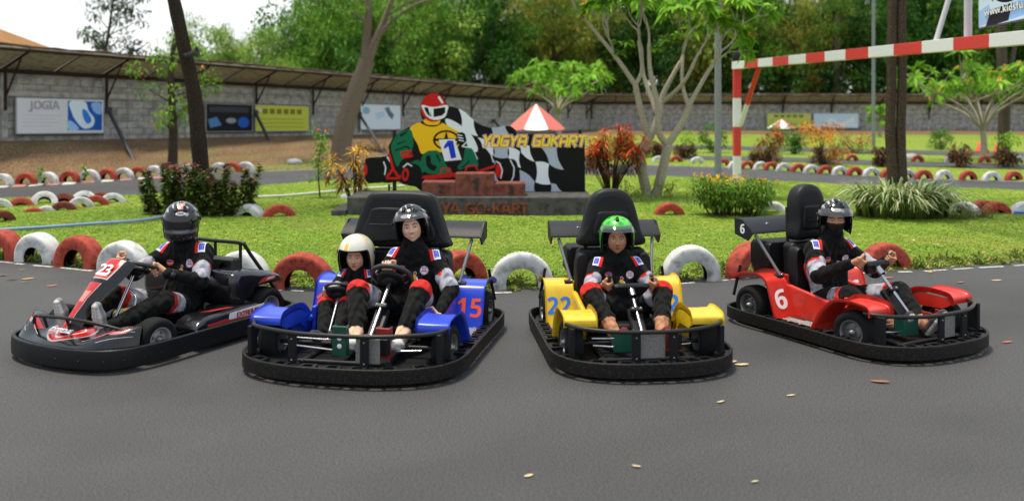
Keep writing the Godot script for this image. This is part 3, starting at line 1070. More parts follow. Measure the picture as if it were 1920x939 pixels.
func build_forest() -> void:
	var r := RandomNumberGenerator.new()
	r.seed = 5
	var leaf_mat := vertexed("forest_leaf", 0.6, 0.8)
	var trunk_mat := bark("forest", 0.16, 0.12, 0.085)
	# shapes: crown meshes shared between trees of a kind
	var kinds := []
	var specs := [
		{"name": "broadleaf_tree", "label": "dark green broadleaf tree in the wood beyond the wall", "cols": [Color(0.030, 0.10, 0.012), Color(0.045, 0.135, 0.016), Color(0.020, 0.07, 0.010)], "w": 4.0, "h": 5.4, "n": 46, "leaf": 0.36},
		{"name": "broadleaf_tree", "label": "mid green spreading tree in the wood beyond the wall", "cols": [Color(0.11, 0.25, 0.03), Color(0.15, 0.31, 0.04), Color(0.075, 0.19, 0.025)], "w": 4.2, "h": 5.2, "n": 46, "leaf": 0.36},
		{"name": "bamboo_clump", "label": "pale green feathery bamboo clump beyond the wall", "cols": [Color(0.20, 0.35, 0.05), Color(0.26, 0.40, 0.07), Color(0.15, 0.29, 0.04)], "w": 3.0, "h": 6.3, "n": 46, "leaf": 0.36},
		{"name": "yellowing_tree", "label": "yellowing open-crowned tree in the wood beyond the wall", "cols": [Color(0.24, 0.27, 0.04), Color(0.17, 0.25, 0.04), Color(0.32, 0.28, 0.05)], "w": 3.7, "h": 4.8, "n": 40, "leaf": 0.33},
	]
	for sp in specs:
		var variants := []
		for vi in 2:
			var g := Geo.new()
			var clumps := []
			for i in sp.n:
				var d := rnd_dir(r)
				var k := pow(r.randf(), 0.5)
				clumps.append([Vector3(d.x * sp.w * k, 6.2 + d.y * sp.h * k, d.z * sp.w * k), r.randf_range(0.75, 1.5)])
			foliage(g, r, clumps, 170, sp.leaf, sp.cols)
			var t := Geo.new()
			if sp.name == "bamboo_clump":
				for i in 9:
					var a := TAU * i / 9.0
					limb(t, [Vector3(cos(a) * 0.4, -0.2, sin(a) * 0.4), Vector3(cos(a) * 0.8, 5, sin(a) * 0.8), Vector3(cos(a) * 2.0, 10.5, sin(a) * 2.0)], 0.05, 0.02, 5)
			else:
				limb(t, [Vector3(0, -0.2, 0), Vector3(r.randf_range(-0.2, 0.2), 2.5, 0), Vector3(r.randf_range(-0.4, 0.4), 5.5, 0.1), Vector3(0, 8.5, 0)], 0.24, 0.06, 8, 0.08, r)
				for i in 6:
					var a := r.randf() * TAU
					var y := r.randf_range(2.8, 5.5)
					limb(t, [Vector3(0, y, 0), Vector3(cos(a) * 1.0, y + 0.8, sin(a) * 1.0), Vector3(cos(a) * 2.4, y + 2.0, sin(a) * 2.4)], 0.09, 0.025, 6)
			variants.append([g.mesh(), t.mesh()])
		kinds.append(variants)
	var front := {}
	var ord := ["first", "second", "third", "fourth", "fifth", "sixth", "seventh", "eighth", "ninth", "tenth", "eleventh", "twelfth", "thirteenth", "fourteenth", "fifteenth"]
	var plant := func(kind: int, at: Vector3, sc: float, tall: float, row: int) -> void:
		var sp: Dictionary = specs[kind]
		var label: String = sp.label
		if row == 0:
			front[kind] = front.get(kind, -1) + 1
			label = "%s, %s from the left in front" % [sp.label, ord[front[kind] % 15]]
		var o := thing(sp.name, label, "tree", at, r.randf() * 360.0, "wood beyond the wall: " + sp.label.get_slice(" in the", 0).get_slice(" beyond", 0))
		var v: Array = kinds[kind][r.randi() % 2]
		var cr := show_mesh(o, "crown", v[0], leaf_mat)
		var tr := show_mesh(o, "trunk", v[1], trunk_mat)
		cr.scale = Vector3(sc, sc * tall, sc)
		tr.scale = Vector3(sc, sc * tall, sc)
	# rows behind the long wall (left) and the far wall (right); the kind follows the look of that stretch of the wood
	for row in 4:
		var px := 385.0 - row * 62.0
		while px < 2080.0:
			var d := 0.0
			if px < 1090: d = 24.0 + 38.0 * clampf(px / 1110.0, 0, 1.1) * (0.62 + px / 2900.0) + 7.5 + row * 8.0
			else: d = 67.0 + row * 9.0
			var x := (px - 960.0) / 1750.0 * d
			var kind := 1
			if px < 620: kind = [2, 1, 2][r.randi() % 3]
			elif px < 900: kind = [1, 1, 2, 0][r.randi() % 4]
			elif px < 1180: kind = [0, 1, 1, 3][r.randi() % 4]
			else: kind = [0, 0, 3, 1][r.randi() % 4] if row < 2 else 0
			var sc := r.randf_range(0.8, 1.1) * (d / 75.0) * (1.0 if px > 560 else 0.82)
			if px < 300: sc *= 0.62
			elif px < 430: sc *= 0.8
			elif px < 520: sc *= 0.9
			plant.call(kind, Vector3(x + r.randf_range(-0.6, 0.6), 0, -d + r.randf_range(-1.5, 1.5)), sc * 1.08, r.randf_range(0.95, 1.2), row)
			px += 1750.0 / d * r.randf_range(3.6, 5.0) * clampf(d / 75.0, 0.65, 1.1)
	# undergrowth row close behind the walls
	var shrubs := []
	for vi in 2:
		var g := Geo.new()
		var clumps := []
		for i in 14: clumps.append([Vector3(r.randf_range(-1.5, 1.5), r.randf_range(0.6, 3.0), r.randf_range(-1.0, 1.0)), r.randf_range(0.5, 0.9)])
		foliage(g, r, clumps, 120, 0.24, [[Color(0.03, 0.085, 0.018), Color(0.05, 0.12, 0.02)], [Color(0.06, 0.15, 0.025), Color(0.09, 0.19, 0.03)]][vi])
		shrubs.append(g.mesh())
	var px := 300.0
	while px < 2000.0:
		var t := clampf(px / 1110.0, 0, 1)
		var d := (24.0 + 38.0 * t * (0.62 + px / 2900.0) + 4.0) if px < 1090 else 64.5
		var vi := (1 if r.randf() < 0.7 else 0) if px < 900 else (1 if r.randf() < 0.15 else 0)
		var o := show_mesh(self, "undergrowth_bush", shrubs[vi], leaf_mat)
		o.position = Vector3((px - 960.0) / 1750.0 * d, 0.2, -d + r.randf_range(-0.7, 0.7))
		o.rotation.y = r.randf() * TAU
		var sc := r.randf_range(0.9, 1.35) * (0.8 if px < 620 else 1.15)
		o.scale = Vector3(sc, sc * r.randf_range(0.9, 1.25), sc)
		tag(o, ["dark green bush crowding behind the boundary wall", "light green bush crowding behind the boundary wall"][vi], "bush", ["dark bushes behind the wall", "light bushes behind the wall"][vi])
		px += 1750.0 / d * r.randf_range(1.8, 2.9)
	# lone thin tree against the white sky
	var o2 := thing("thin_tree", "thin sparse tree against the white sky above the left wall", "tree", Vector3(-19.5, 0, -44))
	var g2 := Geo.new()
	limb(g2, [Vector3(0, -0.2, 0), Vector3(0.1, 3, 0), Vector3(0.5, 5.5, 0), Vector3(0.9, 8.6, 0)], 0.15, 0.03, 8, 0.05, r)
	var cl := []
	for i in 34:
		var y := r.randf_range(3.7, 8.6)
		var a := r.randf() * TAU
		var tip := Vector3(0.12 * y - 0.2 + cos(a) * r.randf_range(0.5, 1.9), y + 0.5, sin(a) * 1.2)
		limb(g2, [Vector3(0.11 * y - 0.1, y - 0.3, 0), tip], 0.035, 0.012, 5)
		cl.append([tip, r.randf_range(0.35, 0.65)])
	part(o2, "trunk", g2, trunk_mat)
	g2 = Geo.new()
	foliage(g2, r, cl, 75, 0.24, [Color(0.045, 0.10, 0.03), Color(0.06, 0.13, 0.03)])
	part(o2, "crown", g2, leaf_mat)

func whorl(g: Geo, r: RandomNumberGenerator, p: Vector3, axis: Vector3, n: int, len: float, wid: float, cols: Array, lift := 0.5) -> void:
	for i in n:
		var d := rnd_dir(r)
		d = (d - axis * d.dot(axis)).normalized()
		g.col = cols[r.randi() % cols.size()] * r.randf_range(0.7, 1.25)
		leaf(g, p + axis * r.randf_range(-0.03, 0.03), d + axis * r.randf_range(lift - 0.4, lift + 0.4), axis, len * r.randf_range(0.7, 1.15), wid * r.randf_range(0.8, 1.2), 0.3)
	g.col = Color.WHITE

func grow(tg: Geo, lg: Geo, r: RandomNumberGenerator, p: Vector3, dir: Vector3, len: float, rad: float, depth: int, leafs: Dictionary) -> void:
	var q := p + dir * len
	var mid := p.lerp(q, 0.5) + rnd_dir(r) * len * 0.07
	limb(tg, [p, mid, q], rad, rad * 0.72, 6)
	if depth == 0:
		whorl(lg, r, q, dir, leafs.n, leafs.len, leafs.wid, leafs.cols, 0.35)
		if leafs.has("flower") and r.randf() < leafs.flower_share:
			for i in 5:
				lg.col = leafs.flower
				leaf(lg, q + dir * 0.06, rnd_dir(r) + dir, dir, leafs.len * 0.45, leafs.wid * 0.8, 0.1)
			lg.col = Color.WHITE
		return
	for i in (2 if r.randf() < 0.75 else 3):
		var nd := (dir + rnd_dir(r) * 0.75 + Vector3(0, 0.22, 0)).normalized()
		grow(tg, lg, r, q, nd, len * r.randf_range(0.72, 0.95), rad * 0.7, depth - 1, leafs)

func build_trees() -> void:
	var r := RandomNumberGenerator.new()
	r.seed = 77
	var leaf_mat := vertexed("forest_leaf", 0.6, 0.8)
	var fresh := [Color(0.16, 0.38, 0.03), Color(0.22, 0.44, 0.035), Color(0.28, 0.48, 0.05), Color(0.12, 0.29, 0.025)]
	# dark leaning trunk with the loudspeaker, left
	var o := thing("leaning_tree", "dark brown leaning tree trunk rising from the purple-green shrubs", "tree", Vector3(-4.95, 0, -14.9))
	var g := Geo.new()
	limb(g, [Vector3(0.02, -0.1, 0), Vector3(0.0, 0.45, 0), Vector3(-0.07, 1.25, 0), Vector3(-0.14, 1.9, -0.02), Vector3(-0.30, 2.6, -0.05), Vector3(-0.49, 3.4, -0.1), Vector3(-0.8, 4.6, -0.2), Vector3(-0.9, 6.4, -0.3)], 0.138, 0.09, 14, 0.05, r)
	for q in [[4.3, 1.0, 0.4], [4.6, -1.1, 0.3], [5.2, 0.6, -1.0], [5.6, -0.5, 1.0]]: limb(g, [Vector3(-0.75, q[0], -0.2), Vector3(-0.75 + q[1] * 0.6, q[0] + 0.9, q[2] * 0.6), Vector3(-0.75 + q[1] * 1.7, q[0] + 1.7, q[2] * 1.7)], 0.07, 0.02, 6)
	part(o, "trunk", g, bark("dark", 0.075, 0.052, 0.038))
	g = Geo.new()
	var cl := []
	for i in 26: cl.append([Vector3(-0.8, 6.6, -0.3) + rnd_dir(r) * Vector3(2.6, 0.9, 2.4) * pow(r.randf(), 0.5), r.randf_range(0.4, 0.7)])
	foliage(g, r, cl, 70, 0.16, [Color(0.06, 0.15, 0.02), Color(0.09, 0.19, 0.03)])
	part(o, "crown", g, leaf_mat)
	var hs := thing("loudspeaker", "small dark horn loudspeaker fixed to the leaning trunk", "loudspeaker", Vector3(-5.17, 2.52, -14.72))
	g = Geo.new()
	g.lathe([Vector2(0.02, -0.10), Vector2(0.035, -0.04), Vector2(0.06, 0.04), Vector2(0.09, 0.09), Vector2(0.085, 0.085), Vector2(0.05, 0.03), Vector2(0.001, -0.03)], 16, Transform3D(Basis(Vector3(0, 0, 1), -1.3), Vector3(0.12, 0.02, 0)))
	part(hs, "horn", g, paint("horn_dark", 0.03, 0.03, 0.032, 0.5))
	g = Geo.new()
	g.box(Vector3(0.03, 0, 0), Vector3(0.08, 0.05, 0.06), 0.006)
	part(hs, "mounting", g, paint("horn_dark", 0.03, 0.03, 0.032, 0.5))
	# slim tree with yellow-green leaves behind it
	o = thing("slim_tree", "slim tree with fresh green and orange leaves before the left wall", "tree", Vector3(-9.0, 0.1, -24.7))
	g = Geo.new()
	limb(g, [Vector3(0, -0.1, 0), Vector3(0.02, 1.2, 0), Vector3(-0.05, 2.4, 0), Vector3(0.05, 3.4, 0)], 0.14, 0.05, 10, 0.06, r)
	var lg := Geo.new()
	cl = []
	for i in 20:
		var y := r.randf_range(0.9, 3.2)
		var a := r.randf() * TAU
		var tip := Vector3(cos(a) * r.randf_range(0.35, 1.15), y + 0.25, sin(a) * 0.8)
		limb(g, [Vector3(0, y - 0.1, 0), tip], 0.025, 0.008, 5)
		cl.append([tip, r.randf_range(0.2, 0.36)])
	foliage(lg, r, cl, 42, 0.15, [Color(0.16, 0.34, 0.03), Color(0.22, 0.38, 0.04), Color(0.12, 0.27, 0.025)])
	for i in 24:
		lg.col = Color(0.62, 0.22, 0.05)
		var c: Array = cl[r.randi() % cl.size()]
		leaf(lg, c[0] + rnd_dir(r) * c[1], rnd_dir(r), Vector3.UP, 0.12, 0.07)
	part(o, "trunk", g, bark("mid", 0.13, 0.095, 0.07))
	part(o, "crown", lg, leaf_mat)
	# grey leaning tree in the middle
	o = thing("forked_tree", "grey-brown forked tree leaning right behind the painted sign", "tree", Vector3(-5.2, 0.05, -28.3))
	g = Geo.new()
	limb(g, [Vector3(0, -0.15, 0), Vector3(0.05, 0.7, 0), Vector3(0.25, 1.5, 0), Vector3(0.55, 2.35, 0), Vector3(0.80, 3.05, 0)], 0.34, 0.24, 14, 0.04, r)
	limb(g, [Vector3(0.78, 2.95, 0), Vector3(0.78, 3.7, 0), Vector3(0.85, 4.6, 0), Vector3(0.75, 5.8, 0)], 0.19, 0.07, 10, 0.04, r)
	limb(g, [Vector3(0.78, 2.9, 0), Vector3(1.05, 3.6, 0.1), Vector3(1.35, 4.3, 0.1), Vector3(1.75, 5.4, 0.1)], 0.17, 0.06, 10, 0.04, r)
	limb(g, [Vector3(1.1, 3.7, 0.1), Vector3(1.65, 4.3, 0.2), Vector3(2.4, 4.75, 0.3), Vector3(3.2, 4.95, 0.3)], 0.09, 0.03, 8, 0.04, r)
	for q in [[0.82, 4.2, -1.5, 0.4], [0.8, 4.8, -1.3, -0.6], [1.4, 4.4, 1.2, -0.6], [0.8, 5.4, -0.6, 0.7], [1.7, 5.2, 1.0, 0.6]]: limb(g, [Vector3(q[0], q[1], 0), Vector3(q[0] + q[2] * 0.5, q[1] + 0.45, q[3] * 0.5), Vector3(q[0] + q[2], q[1] + 0.6, q[3])], 0.05, 0.015, 6)
	part(o, "trunk", g, bark("grey", 0.42, 0.33, 0.235))
	lg = Geo.new()
	cl = []
	for i in 46:
		var p := Vector3(r.randf_range(-2.3, 3.2), r.randf_range(4.0, 6.2), r.randf_range(-1.4, 1.4))
		if p.y < 4.6 and p.x > 0.3 and p.x < 1.7: continue
		cl.append([p, r.randf_range(0.3, 0.6)])
	for q in [[-1.6, 3.35], [-1.2, 3.8], [-0.6, 3.9], [2.3, 4.2], [0.2, 4.1]]: cl.append([Vector3(q[0], q[1], 0.2), 0.4])
	foliage(lg, r, cl, 75, 0.17, [Color(0.10, 0.25, 0.025), Color(0.075, 0.19, 0.02), Color(0.14, 0.29, 0.03)])
	part(o, "crown", lg, leaf_mat)
	# frangipani beside the sign: limbs measured, twigs grown
	o = thing("frangipani_tree", "bare-limbed frangipani with two pale trunks beside the red croton", "tree", Vector3(2.52, 0, -17.3))
	g = Geo.new()
	lg = Geo.new()
	var k := 17.3 / 1750.0
	var at := func(x: float, y: float, z: float) -> Vector3: return Vector3((1040.0 + x * 0.405 - 960.0) * k - 2.52, 1.7 - (y * 0.405 - 200.0) * k, z)
	var leafs := {"n": 15, "len": 0.27, "wid": 0.09, "cols": fresh, "flower": Color(0.72, 0.42, 0.08), "flower_share": 0.12}
	var limbs := [
		[[[430, 905, 0], [405, 780, 0.0], [402, 690, 0.0], [440, 640, 0.02]], 0.105, 0.085],
		[[[468, 905, 0.05], [495, 800, 0.08], [518, 690, 0.1], [520, 665, 0.1]], 0.10, 0.085],
		[[[440, 645, 0.02], [405, 540, 0.05], [372, 395, 0.1]], 0.072, 0.055],
		[[[372, 395, 0.1], [270, 255, 0.2], [130, 90, 0.3]], 0.05, 0.03],
		[[[372, 395, 0.1], [405, 320, 0.0], [395, 190, -0.15]], 0.042, 0.028],
		[[[440, 640, 0.02], [490, 530, -0.15], [515, 430, -0.25], [600, 280, -0.35]], 0.072, 0.04],
		[[[490, 540, -0.15], [465, 470, -0.3], [430, 340, -0.5], [425, 210, -0.6]], 0.05, 0.03],
		[[[520, 670, 0.1], [475, 610, 0.2], [467, 490, 0.25], [432, 330, 0.3], [425, 205, 0.35]], 0.07, 0.035],
		[[[520, 670, 0.1], [590, 560, 0.12], [615, 490, 0.15]], 0.075, 0.055],
		[[[615, 490, 0.15], [680, 370, 0.2], [755, 240, 0.3]], 0.05, 0.03],
		[[[615, 490, 0.15], [590, 390, 0.05], [600, 250, -0.1]], 0.045, 0.03],
		[[[515, 470, -0.2], [590, 380, 0.2], [640, 270, 0.35]], 0.04, 0.028],
	]
	for l in limbs:
		var pts := []
		for q in l[0]: pts.append(at.call(q[0], q[1], q[2]))
		limb(g, pts, l[1], l[2], 9, 0.06, r)
	for q in [[130, 90, 0.3, -0.6], [395, 190, -0.15, -0.1], [600, 280, -0.35, 0.3], [425, 210, -0.6, -0.2], [425, 205, 0.35, 0.0], [755, 240, 0.3, 0.8], [600, 250, -0.1, 0.1], [640, 270, 0.35, 0.5], [270, 255, 0.2, -0.3], [690, 350, 0.22, 0.6]]:
		grow(g, lg, r, at.call(q[0], q[1], q[2]), Vector3(q[3], 0.8, r.randf_range(-0.5, 0.5)).normalized(), 0.34, 0.024, 3, leafs)
	for q in [[280, 200, 0.2], [300, 250, 0.2], [880, 150, 0.3], [500, 195, 0.2], [560, 160, 0.1], [340, 200, 0.1], [450, 230, 0.3]]: whorl(lg, r, at.call(q[0], q[1], q[2]), Vector3.UP, 14, 0.22, 0.08, fresh, 0.2)
	part(o, "trunk", g, bark("pale", 0.50, 0.45, 0.34))
	part(o, "crown", lg, leaf_mat)
	# flat-topped frangipanis further off
	for f in [[Vector3(1.75, 0, -35.0), 1.9, 3.2, 1.95, "flat-topped frangipani behind the parasol and the sign", 0.02], [Vector3(14.3, 0, -28.3), 1.3, 2.9, 2.25, "flat-topped frangipani with yellow flowers near the road barriers", 0.3], [Vector3(20.5, 0, -52.0), 1.0, 1.9, 0.8, "small round bright green tree before the far billboards", 0.0]]:
		o = thing("frangipani_tree", f[4], "tree", f[0])
		g = Geo.new()
		lg = Geo.new()
		var fork: float = f[1] * 0.75
		limb(g, [Vector3(0, -0.1, 0), Vector3(0.03, fork * 0.6, 0), Vector3(0, fork, 0)], 0.11, 0.08, 9, 0.05, r)
		for i in 13:
			var a := TAU * i / 13.0 + r.randf() * 0.5
			var e := Vector3(cos(a) * f[3] * r.randf_range(0.4, 0.95), f[2] - 0.5 + r.randf_range(-0.75, 0.2), sin(a) * f[3] * 0.8)
			limb(g, [Vector3(0, fork, 0), Vector3(e.x * 0.35, lerpf(fork, e.y, 0.55), e.z * 0.35), e], 0.05, 0.02, 6, 0.05, r)
			for j in 6:
				var d := Vector3(r.randf_range(-1, 1), r.randf_range(0.2, 0.9), r.randf_range(-1, 1)).normalized()
				var tip: Vector3 = e + d * r.randf_range(0.2, 0.75) * (f[3] / 1.8)
				limb(g, [e, tip], 0.018, 0.012, 5)
				whorl(lg, r, tip, d, 17, 0.34 * sqrt(f[3] / 1.8), 0.10, fresh, 0.3)
				if r.randf() < f[5]:
					for q in 6:
						lg.col = Color(0.75, 0.48, 0.10)
						leaf(lg, tip + d * 0.08, rnd_dir(r) + d, d, 0.12, 0.10, 0.1)
					lg.col = Color.WHITE
		part(o, "trunk", g, bark("pale", 0.50, 0.45, 0.34))
		part(o, "crown", lg, leaf_mat)
	# double trunk rising from the striped grass
	o = thing("double_trunk_tree", "tall double-stemmed brown trunk behind the striped grass clump", "tree", Vector3(6.32, 0, -15.3))
	g = Geo.new()
	limb(g, [Vector3(-0.06, -0.1, 0), Vector3(-0.07, 0.6, 0), Vector3(-0.11, 1.3, 0), Vector3(-0.09, 2.2, 0), Vector3(-0.075, 3.5, 0), Vector3(-0.1, 5.5, 0), Vector3(-0.3, 8.0, 0)], 0.095, 0.065, 12, 0.05, r)
	limb(g, [Vector3(0.09, -0.1, 0.02), Vector3(0.075, 0.6, 0.02), Vector3(0.05, 1.3, 0.03), Vector3(0.075, 2.2, 0.03), Vector3(0.075, 3.5, 0.03), Vector3(0.25, 5.5, 0), Vector3(0.6, 8.0, 0)], 0.09, 0.06, 12, 0.05, r)
	part(o, "trunk", g, bark("brown", 0.17, 0.12, 0.085))
	lg = Geo.new()
	cl = []
	for i in 26: cl.append([Vector3(0.2, 7.6, 0) + rnd_dir(r) * Vector3(2.4, 1.0, 2.4) * pow(r.randf(), 0.5), r.randf_range(0.4, 0.7)])
	foliage(lg, r, cl, 70, 0.18, [Color(0.06, 0.15, 0.02), Color(0.09, 0.19, 0.03)])
	part(o, "crown", lg, leaf_mat)
	# tall bare trunks among the far trees on the right
	for q in [[Vector3(15.8, 0, -30.0), 0.20, 0.14, "thick brown trunk behind the frangipani on the right"], [Vector3(22.5, 0, -64.5), 0.24, 0.2, "straight brown trunk in the wood left of the lamp post"]]:
		o = thing("tall_tree", q[3], "tree", q[0])
		g = Geo.new()
		limb(g, [Vector3(0, -0.1, 0), Vector3(0.05, 2.0, 0), Vector3(-0.05, 4.0, 0), Vector3(0.1, 8.0, 0)], q[1], q[2], 10, 0.06, r)
		limb(g, [Vector3(0.0, 2.2, 0), Vector3(0.35, 3.4, 0), Vector3(0.6, 5.6, 0)], q[2] * 0.7, q[2] * 0.4, 8, 0.06, r)
		for i in 5:
			var a := TAU * i / 5.0
			limb(g, [Vector3(0, 0.35, 0), Vector3(cos(a) * 0.3, 0.06, sin(a) * 0.3), Vector3(cos(a) * 0.75, -0.03, sin(a) * 0.75)], 0.09, 0.03, 6)
		part(o, "trunk", g, bark("tall", 0.24, 0.18, 0.13))
		lg = Geo.new()
		cl = []
		for i in 30: cl.append([Vector3(0.3, 7.4, 0) + rnd_dir(r) * Vector3(3.0, 2.0, 2.6) * pow(r.randf(), 0.5), r.randf_range(0.4, 0.8)])
		foliage(lg, r, cl, 80, 0.2, [Color(0.07, 0.16, 0.02), Color(0.12, 0.19, 0.03)])
		part(o, "crown", lg, leaf_mat)

func build_plants() -> void:
	var r := RandomNumberGenerator.new()
	r.seed = 123
	var leaf_mat := vertexed("plant_leaf", 0.5, 0.4)
	var stem := bark("stem", 0.12, 0.08, 0.05)
	# purple-green shrubs round the leaning trunk
	var dark_g := [Color(0.14, 0.23, 0.04), Color(0.22, 0.33, 0.06), Color(0.10, 0.17, 0.03), Color(0.30, 0.38, 0.10), Color(0.15, 0.09, 0.045)]
	for sh in [[Vector3(-5.26, 0, -14.45), 20, 0.40, "purple-green shrub left of the leaning trunk"], [Vector3(-4.50, 0, -14.3), 28, 0.50, "purple-green shrub right of the leaning trunk"]]:
		var o := thing("croton_shrub", sh[3], "shrub", sh[0], 0.0, "shrubs round the leaning trunk")
		var g := Geo.new()
		var t := Geo.new()
		for i in sh[1]:
			var a := r.randf() * TAU
			var base: Vector3 = Vector3(cos(a), 0, sin(a) * 0.7) * sh[2] * sqrt(r.randf()) * 0.9
			var top: Vector3 = base * 1.35 + Vector3(r.randf_range(-0.08, 0.08), r.randf_range(0.48, 0.80), r.randf_range(-0.05, 0.05))
			limb(t, [base, top], 0.016, 0.006, 5)
			for j in 15:
				var p: Vector3 = base.lerp(top, 0.12 + 0.88 * j / 14.0)
				var red := j >= 14
				whorl(g, r, p, Vector3.UP, 11, 0.17 * (1.0 - 0.35 * j / 14.0), 0.062, [Color(0.20, 0.05, 0.045), Color(0.16, 0.13, 0.05)] if red else dark_g, 0.45)
		part(o, "foliage", g, leaf_mat)
		part(o, "stem", t, stem)
	# clipped bush with yellow flowers
	var o := thing("flowering_bush", "dense green bush dotted with yellow flowers behind the red kart's wing", "bush", Vector3(3.38, 0, -14.15))
	var g := Geo.new()
	var t := Geo.new()
	var cl := []
	for i in 60:
		var a := r.randf() * TAU
		var k := sqrt(r.randf())
		var base := Vector3(cos(a) * 0.38 * k, 0.0, sin(a) * 0.25 * k)
		var top := Vector3(cos(a) * 0.66 * k, r.randf_range(0.36, 0.55), sin(a) * 0.5 * k)
		limb(t, [base, top], 0.01, 0.004, 4)
		cl.append([top, r.randf_range(0.09, 0.15)])
		cl.append([base.lerp(top, 0.62), 0.12])
	foliage(g, r, cl, 75, 0.058, [Color(0.11, 0.22, 0.022), Color(0.07, 0.16, 0.018), Color(0.15, 0.27, 0.03)], 0.4)
	part(o, "foliage", g, leaf_mat)
	part(o, "stem", t, stem)
	for i in 30:
		g = Geo.new()
		var a := r.randf() * TAU
		var k := sqrt(r.randf())
		var p := Vector3(cos(a) * 0.64 * k, 0.62 + r.randf_range(-0.06, 0.05), sin(a) * 0.5 * k)
		for j in 9:
			g.col = [Color(0.80, 0.52, 0.02), Color(0.82, 0.60, 0.06), Color(0.70, 0.36, 0.02)][r.randi() % 3]
			leaf(g, p, rnd_dir(r) + Vector3(0, 0.6, 0.3), Vector3.UP, 0.05, 0.04, 0.1)
		part(o, "flower", g, leaf_mat)
	# striped ornamental grass
	o = thing("ornamental_grass", "big clump of arching green and cream striped grass", "ornamental grass", Vector3(5.85, 0, -14.0))
	g = Geo.new()
	for i in 900:
		var a := r.randf() * TAU
		var k := sqrt(r.randf())
		var base := Vector3(cos(a) * 0.66 * k, 0.02, sin(a) * 0.42 * k)
		var d := Vector3(cos(a) + r.randf_range(-0.8, 0.8), 0, sin(a) + r.randf_range(-0.8, 0.8)).normalized()
		var len := r.randf_range(0.4, 0.78)
		var wid := r.randf_range(0.010, 0.018)
		var sd := Vector3(-d.z, 0, d.x) * wid
		var pts := []
		var lean := r.randf_range(0.45, 1.35)
		for j in 6:
			var q := j / 5.0
			pts.append(base + d * len * lean * q * (0.3 + 0.6 * q) * 0.85 + Vector3(0, len * (q * 1.9 - q * q * (0.85 + lean * 0.55)), 0))
		var c: Color = [Color(0.22, 0.30, 0.10), Color(0.40, 0.44, 0.22), Color(0.14, 0.23, 0.06), Color(0.30, 0.38, 0.15), Color(0.50, 0.50, 0.30)][r.randi() % 5]
		var b0 := g.v.size()
		for j in 6:
			var w: float = [0.8, 1.0, 1.0, 0.85, 0.55, 0.1][j]
			g.col = c * r.randf_range(0.85, 1.1)
			var nn := Vector3(d.x * -0.3, 1, d.z * -0.3).normalized()
			g.vert(pts[j] + sd * w, nn)
			g.vert(pts[j] - sd * w, nn)
		for j in 5:
			g.tri(b0 + j * 2, b0 + j * 2 + 1, b0 + j * 2 + 3)
			g.tri(b0 + j * 2, b0 + j * 2 + 3, b0 + j * 2 + 2)
	part(o, "blades", g, leaf_mat)
	# low fine plant at its right edge, low hedge under the frangipani
	for q in [[Vector3(6.75, 0, -13.9), 0.42, 0.26, 0.3, "low feathery dull green plant at the edge of the striped grass", Color(0.12, 0.15, 0.04)], [Vector3(2.45, 0, -16.1), 0.72, 0.16, 0.35, "low fine-leaved green mound under the frangipani", Color(0.10, 0.17, 0.035)]]:
		o = thing("low_plant", q[4], "plant", q[0])
		g = Geo.new()
		cl = []
		for i in 40:
			var a := r.randf() * TAU
			var k := sqrt(r.randf())
			cl.append([Vector3(cos(a) * q[1] * k, r.randf_range(0.03, q[2]) * (1.15 - k * 0.6), sin(a) * q[3] * k), 0.10])
		foliage(g, r, cl, 70, 0.055, [q[5], q[5] * 1.3, q[5] * 0.7], 0.14)
		part(o, "foliage", g, leaf_mat)
	# red croton beside the sign and the orange croton at its left end
	for q in [
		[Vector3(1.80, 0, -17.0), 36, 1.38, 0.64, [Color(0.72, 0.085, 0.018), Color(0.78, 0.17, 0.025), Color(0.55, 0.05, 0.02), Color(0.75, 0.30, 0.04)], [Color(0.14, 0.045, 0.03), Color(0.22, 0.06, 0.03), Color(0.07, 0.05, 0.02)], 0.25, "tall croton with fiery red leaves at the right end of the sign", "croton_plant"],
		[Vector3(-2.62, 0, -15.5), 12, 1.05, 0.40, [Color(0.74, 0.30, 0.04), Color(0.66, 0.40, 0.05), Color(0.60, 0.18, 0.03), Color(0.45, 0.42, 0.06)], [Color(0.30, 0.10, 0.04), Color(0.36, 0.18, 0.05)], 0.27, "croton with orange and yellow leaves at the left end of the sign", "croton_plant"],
	]:
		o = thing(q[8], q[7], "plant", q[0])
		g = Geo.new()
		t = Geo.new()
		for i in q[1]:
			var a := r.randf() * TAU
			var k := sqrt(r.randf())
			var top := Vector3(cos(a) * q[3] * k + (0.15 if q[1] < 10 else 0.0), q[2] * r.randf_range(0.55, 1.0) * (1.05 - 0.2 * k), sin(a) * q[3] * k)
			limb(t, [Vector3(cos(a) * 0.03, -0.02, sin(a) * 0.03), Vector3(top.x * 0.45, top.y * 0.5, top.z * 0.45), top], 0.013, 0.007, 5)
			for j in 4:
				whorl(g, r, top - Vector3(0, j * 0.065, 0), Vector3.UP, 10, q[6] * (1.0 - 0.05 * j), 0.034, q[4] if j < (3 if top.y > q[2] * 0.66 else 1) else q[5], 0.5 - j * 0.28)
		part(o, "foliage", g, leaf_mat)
		part(o, "stem", t, stem)
	# tall thin plant with red flowers left of the sign
	o = thing("tall_thin_plant", "tall thin green plant with red flowers left of the orange croton", "plant", Vector3(-3.5, 0, -17.0))
	g = Geo.new()
	t = Geo.new()
	limb(t, [Vector3(0, 0, 0), Vector3(-0.03, 0.6, 0), Vector3(0.06, 1.28, 0)], 0.018, 0.006, 5)
	cl = []
	for i in 18: cl.append([Vector3(r.randf_range(-0.13, 0.13), 0.35 + i * 0.052, r.randf_range(-0.08, 0.08)), 0.10])
	foliage(g, r, cl, 26, 0.085, [Color(0.16, 0.33, 0.03), Color(0.22, 0.38, 0.04)], 0.4)
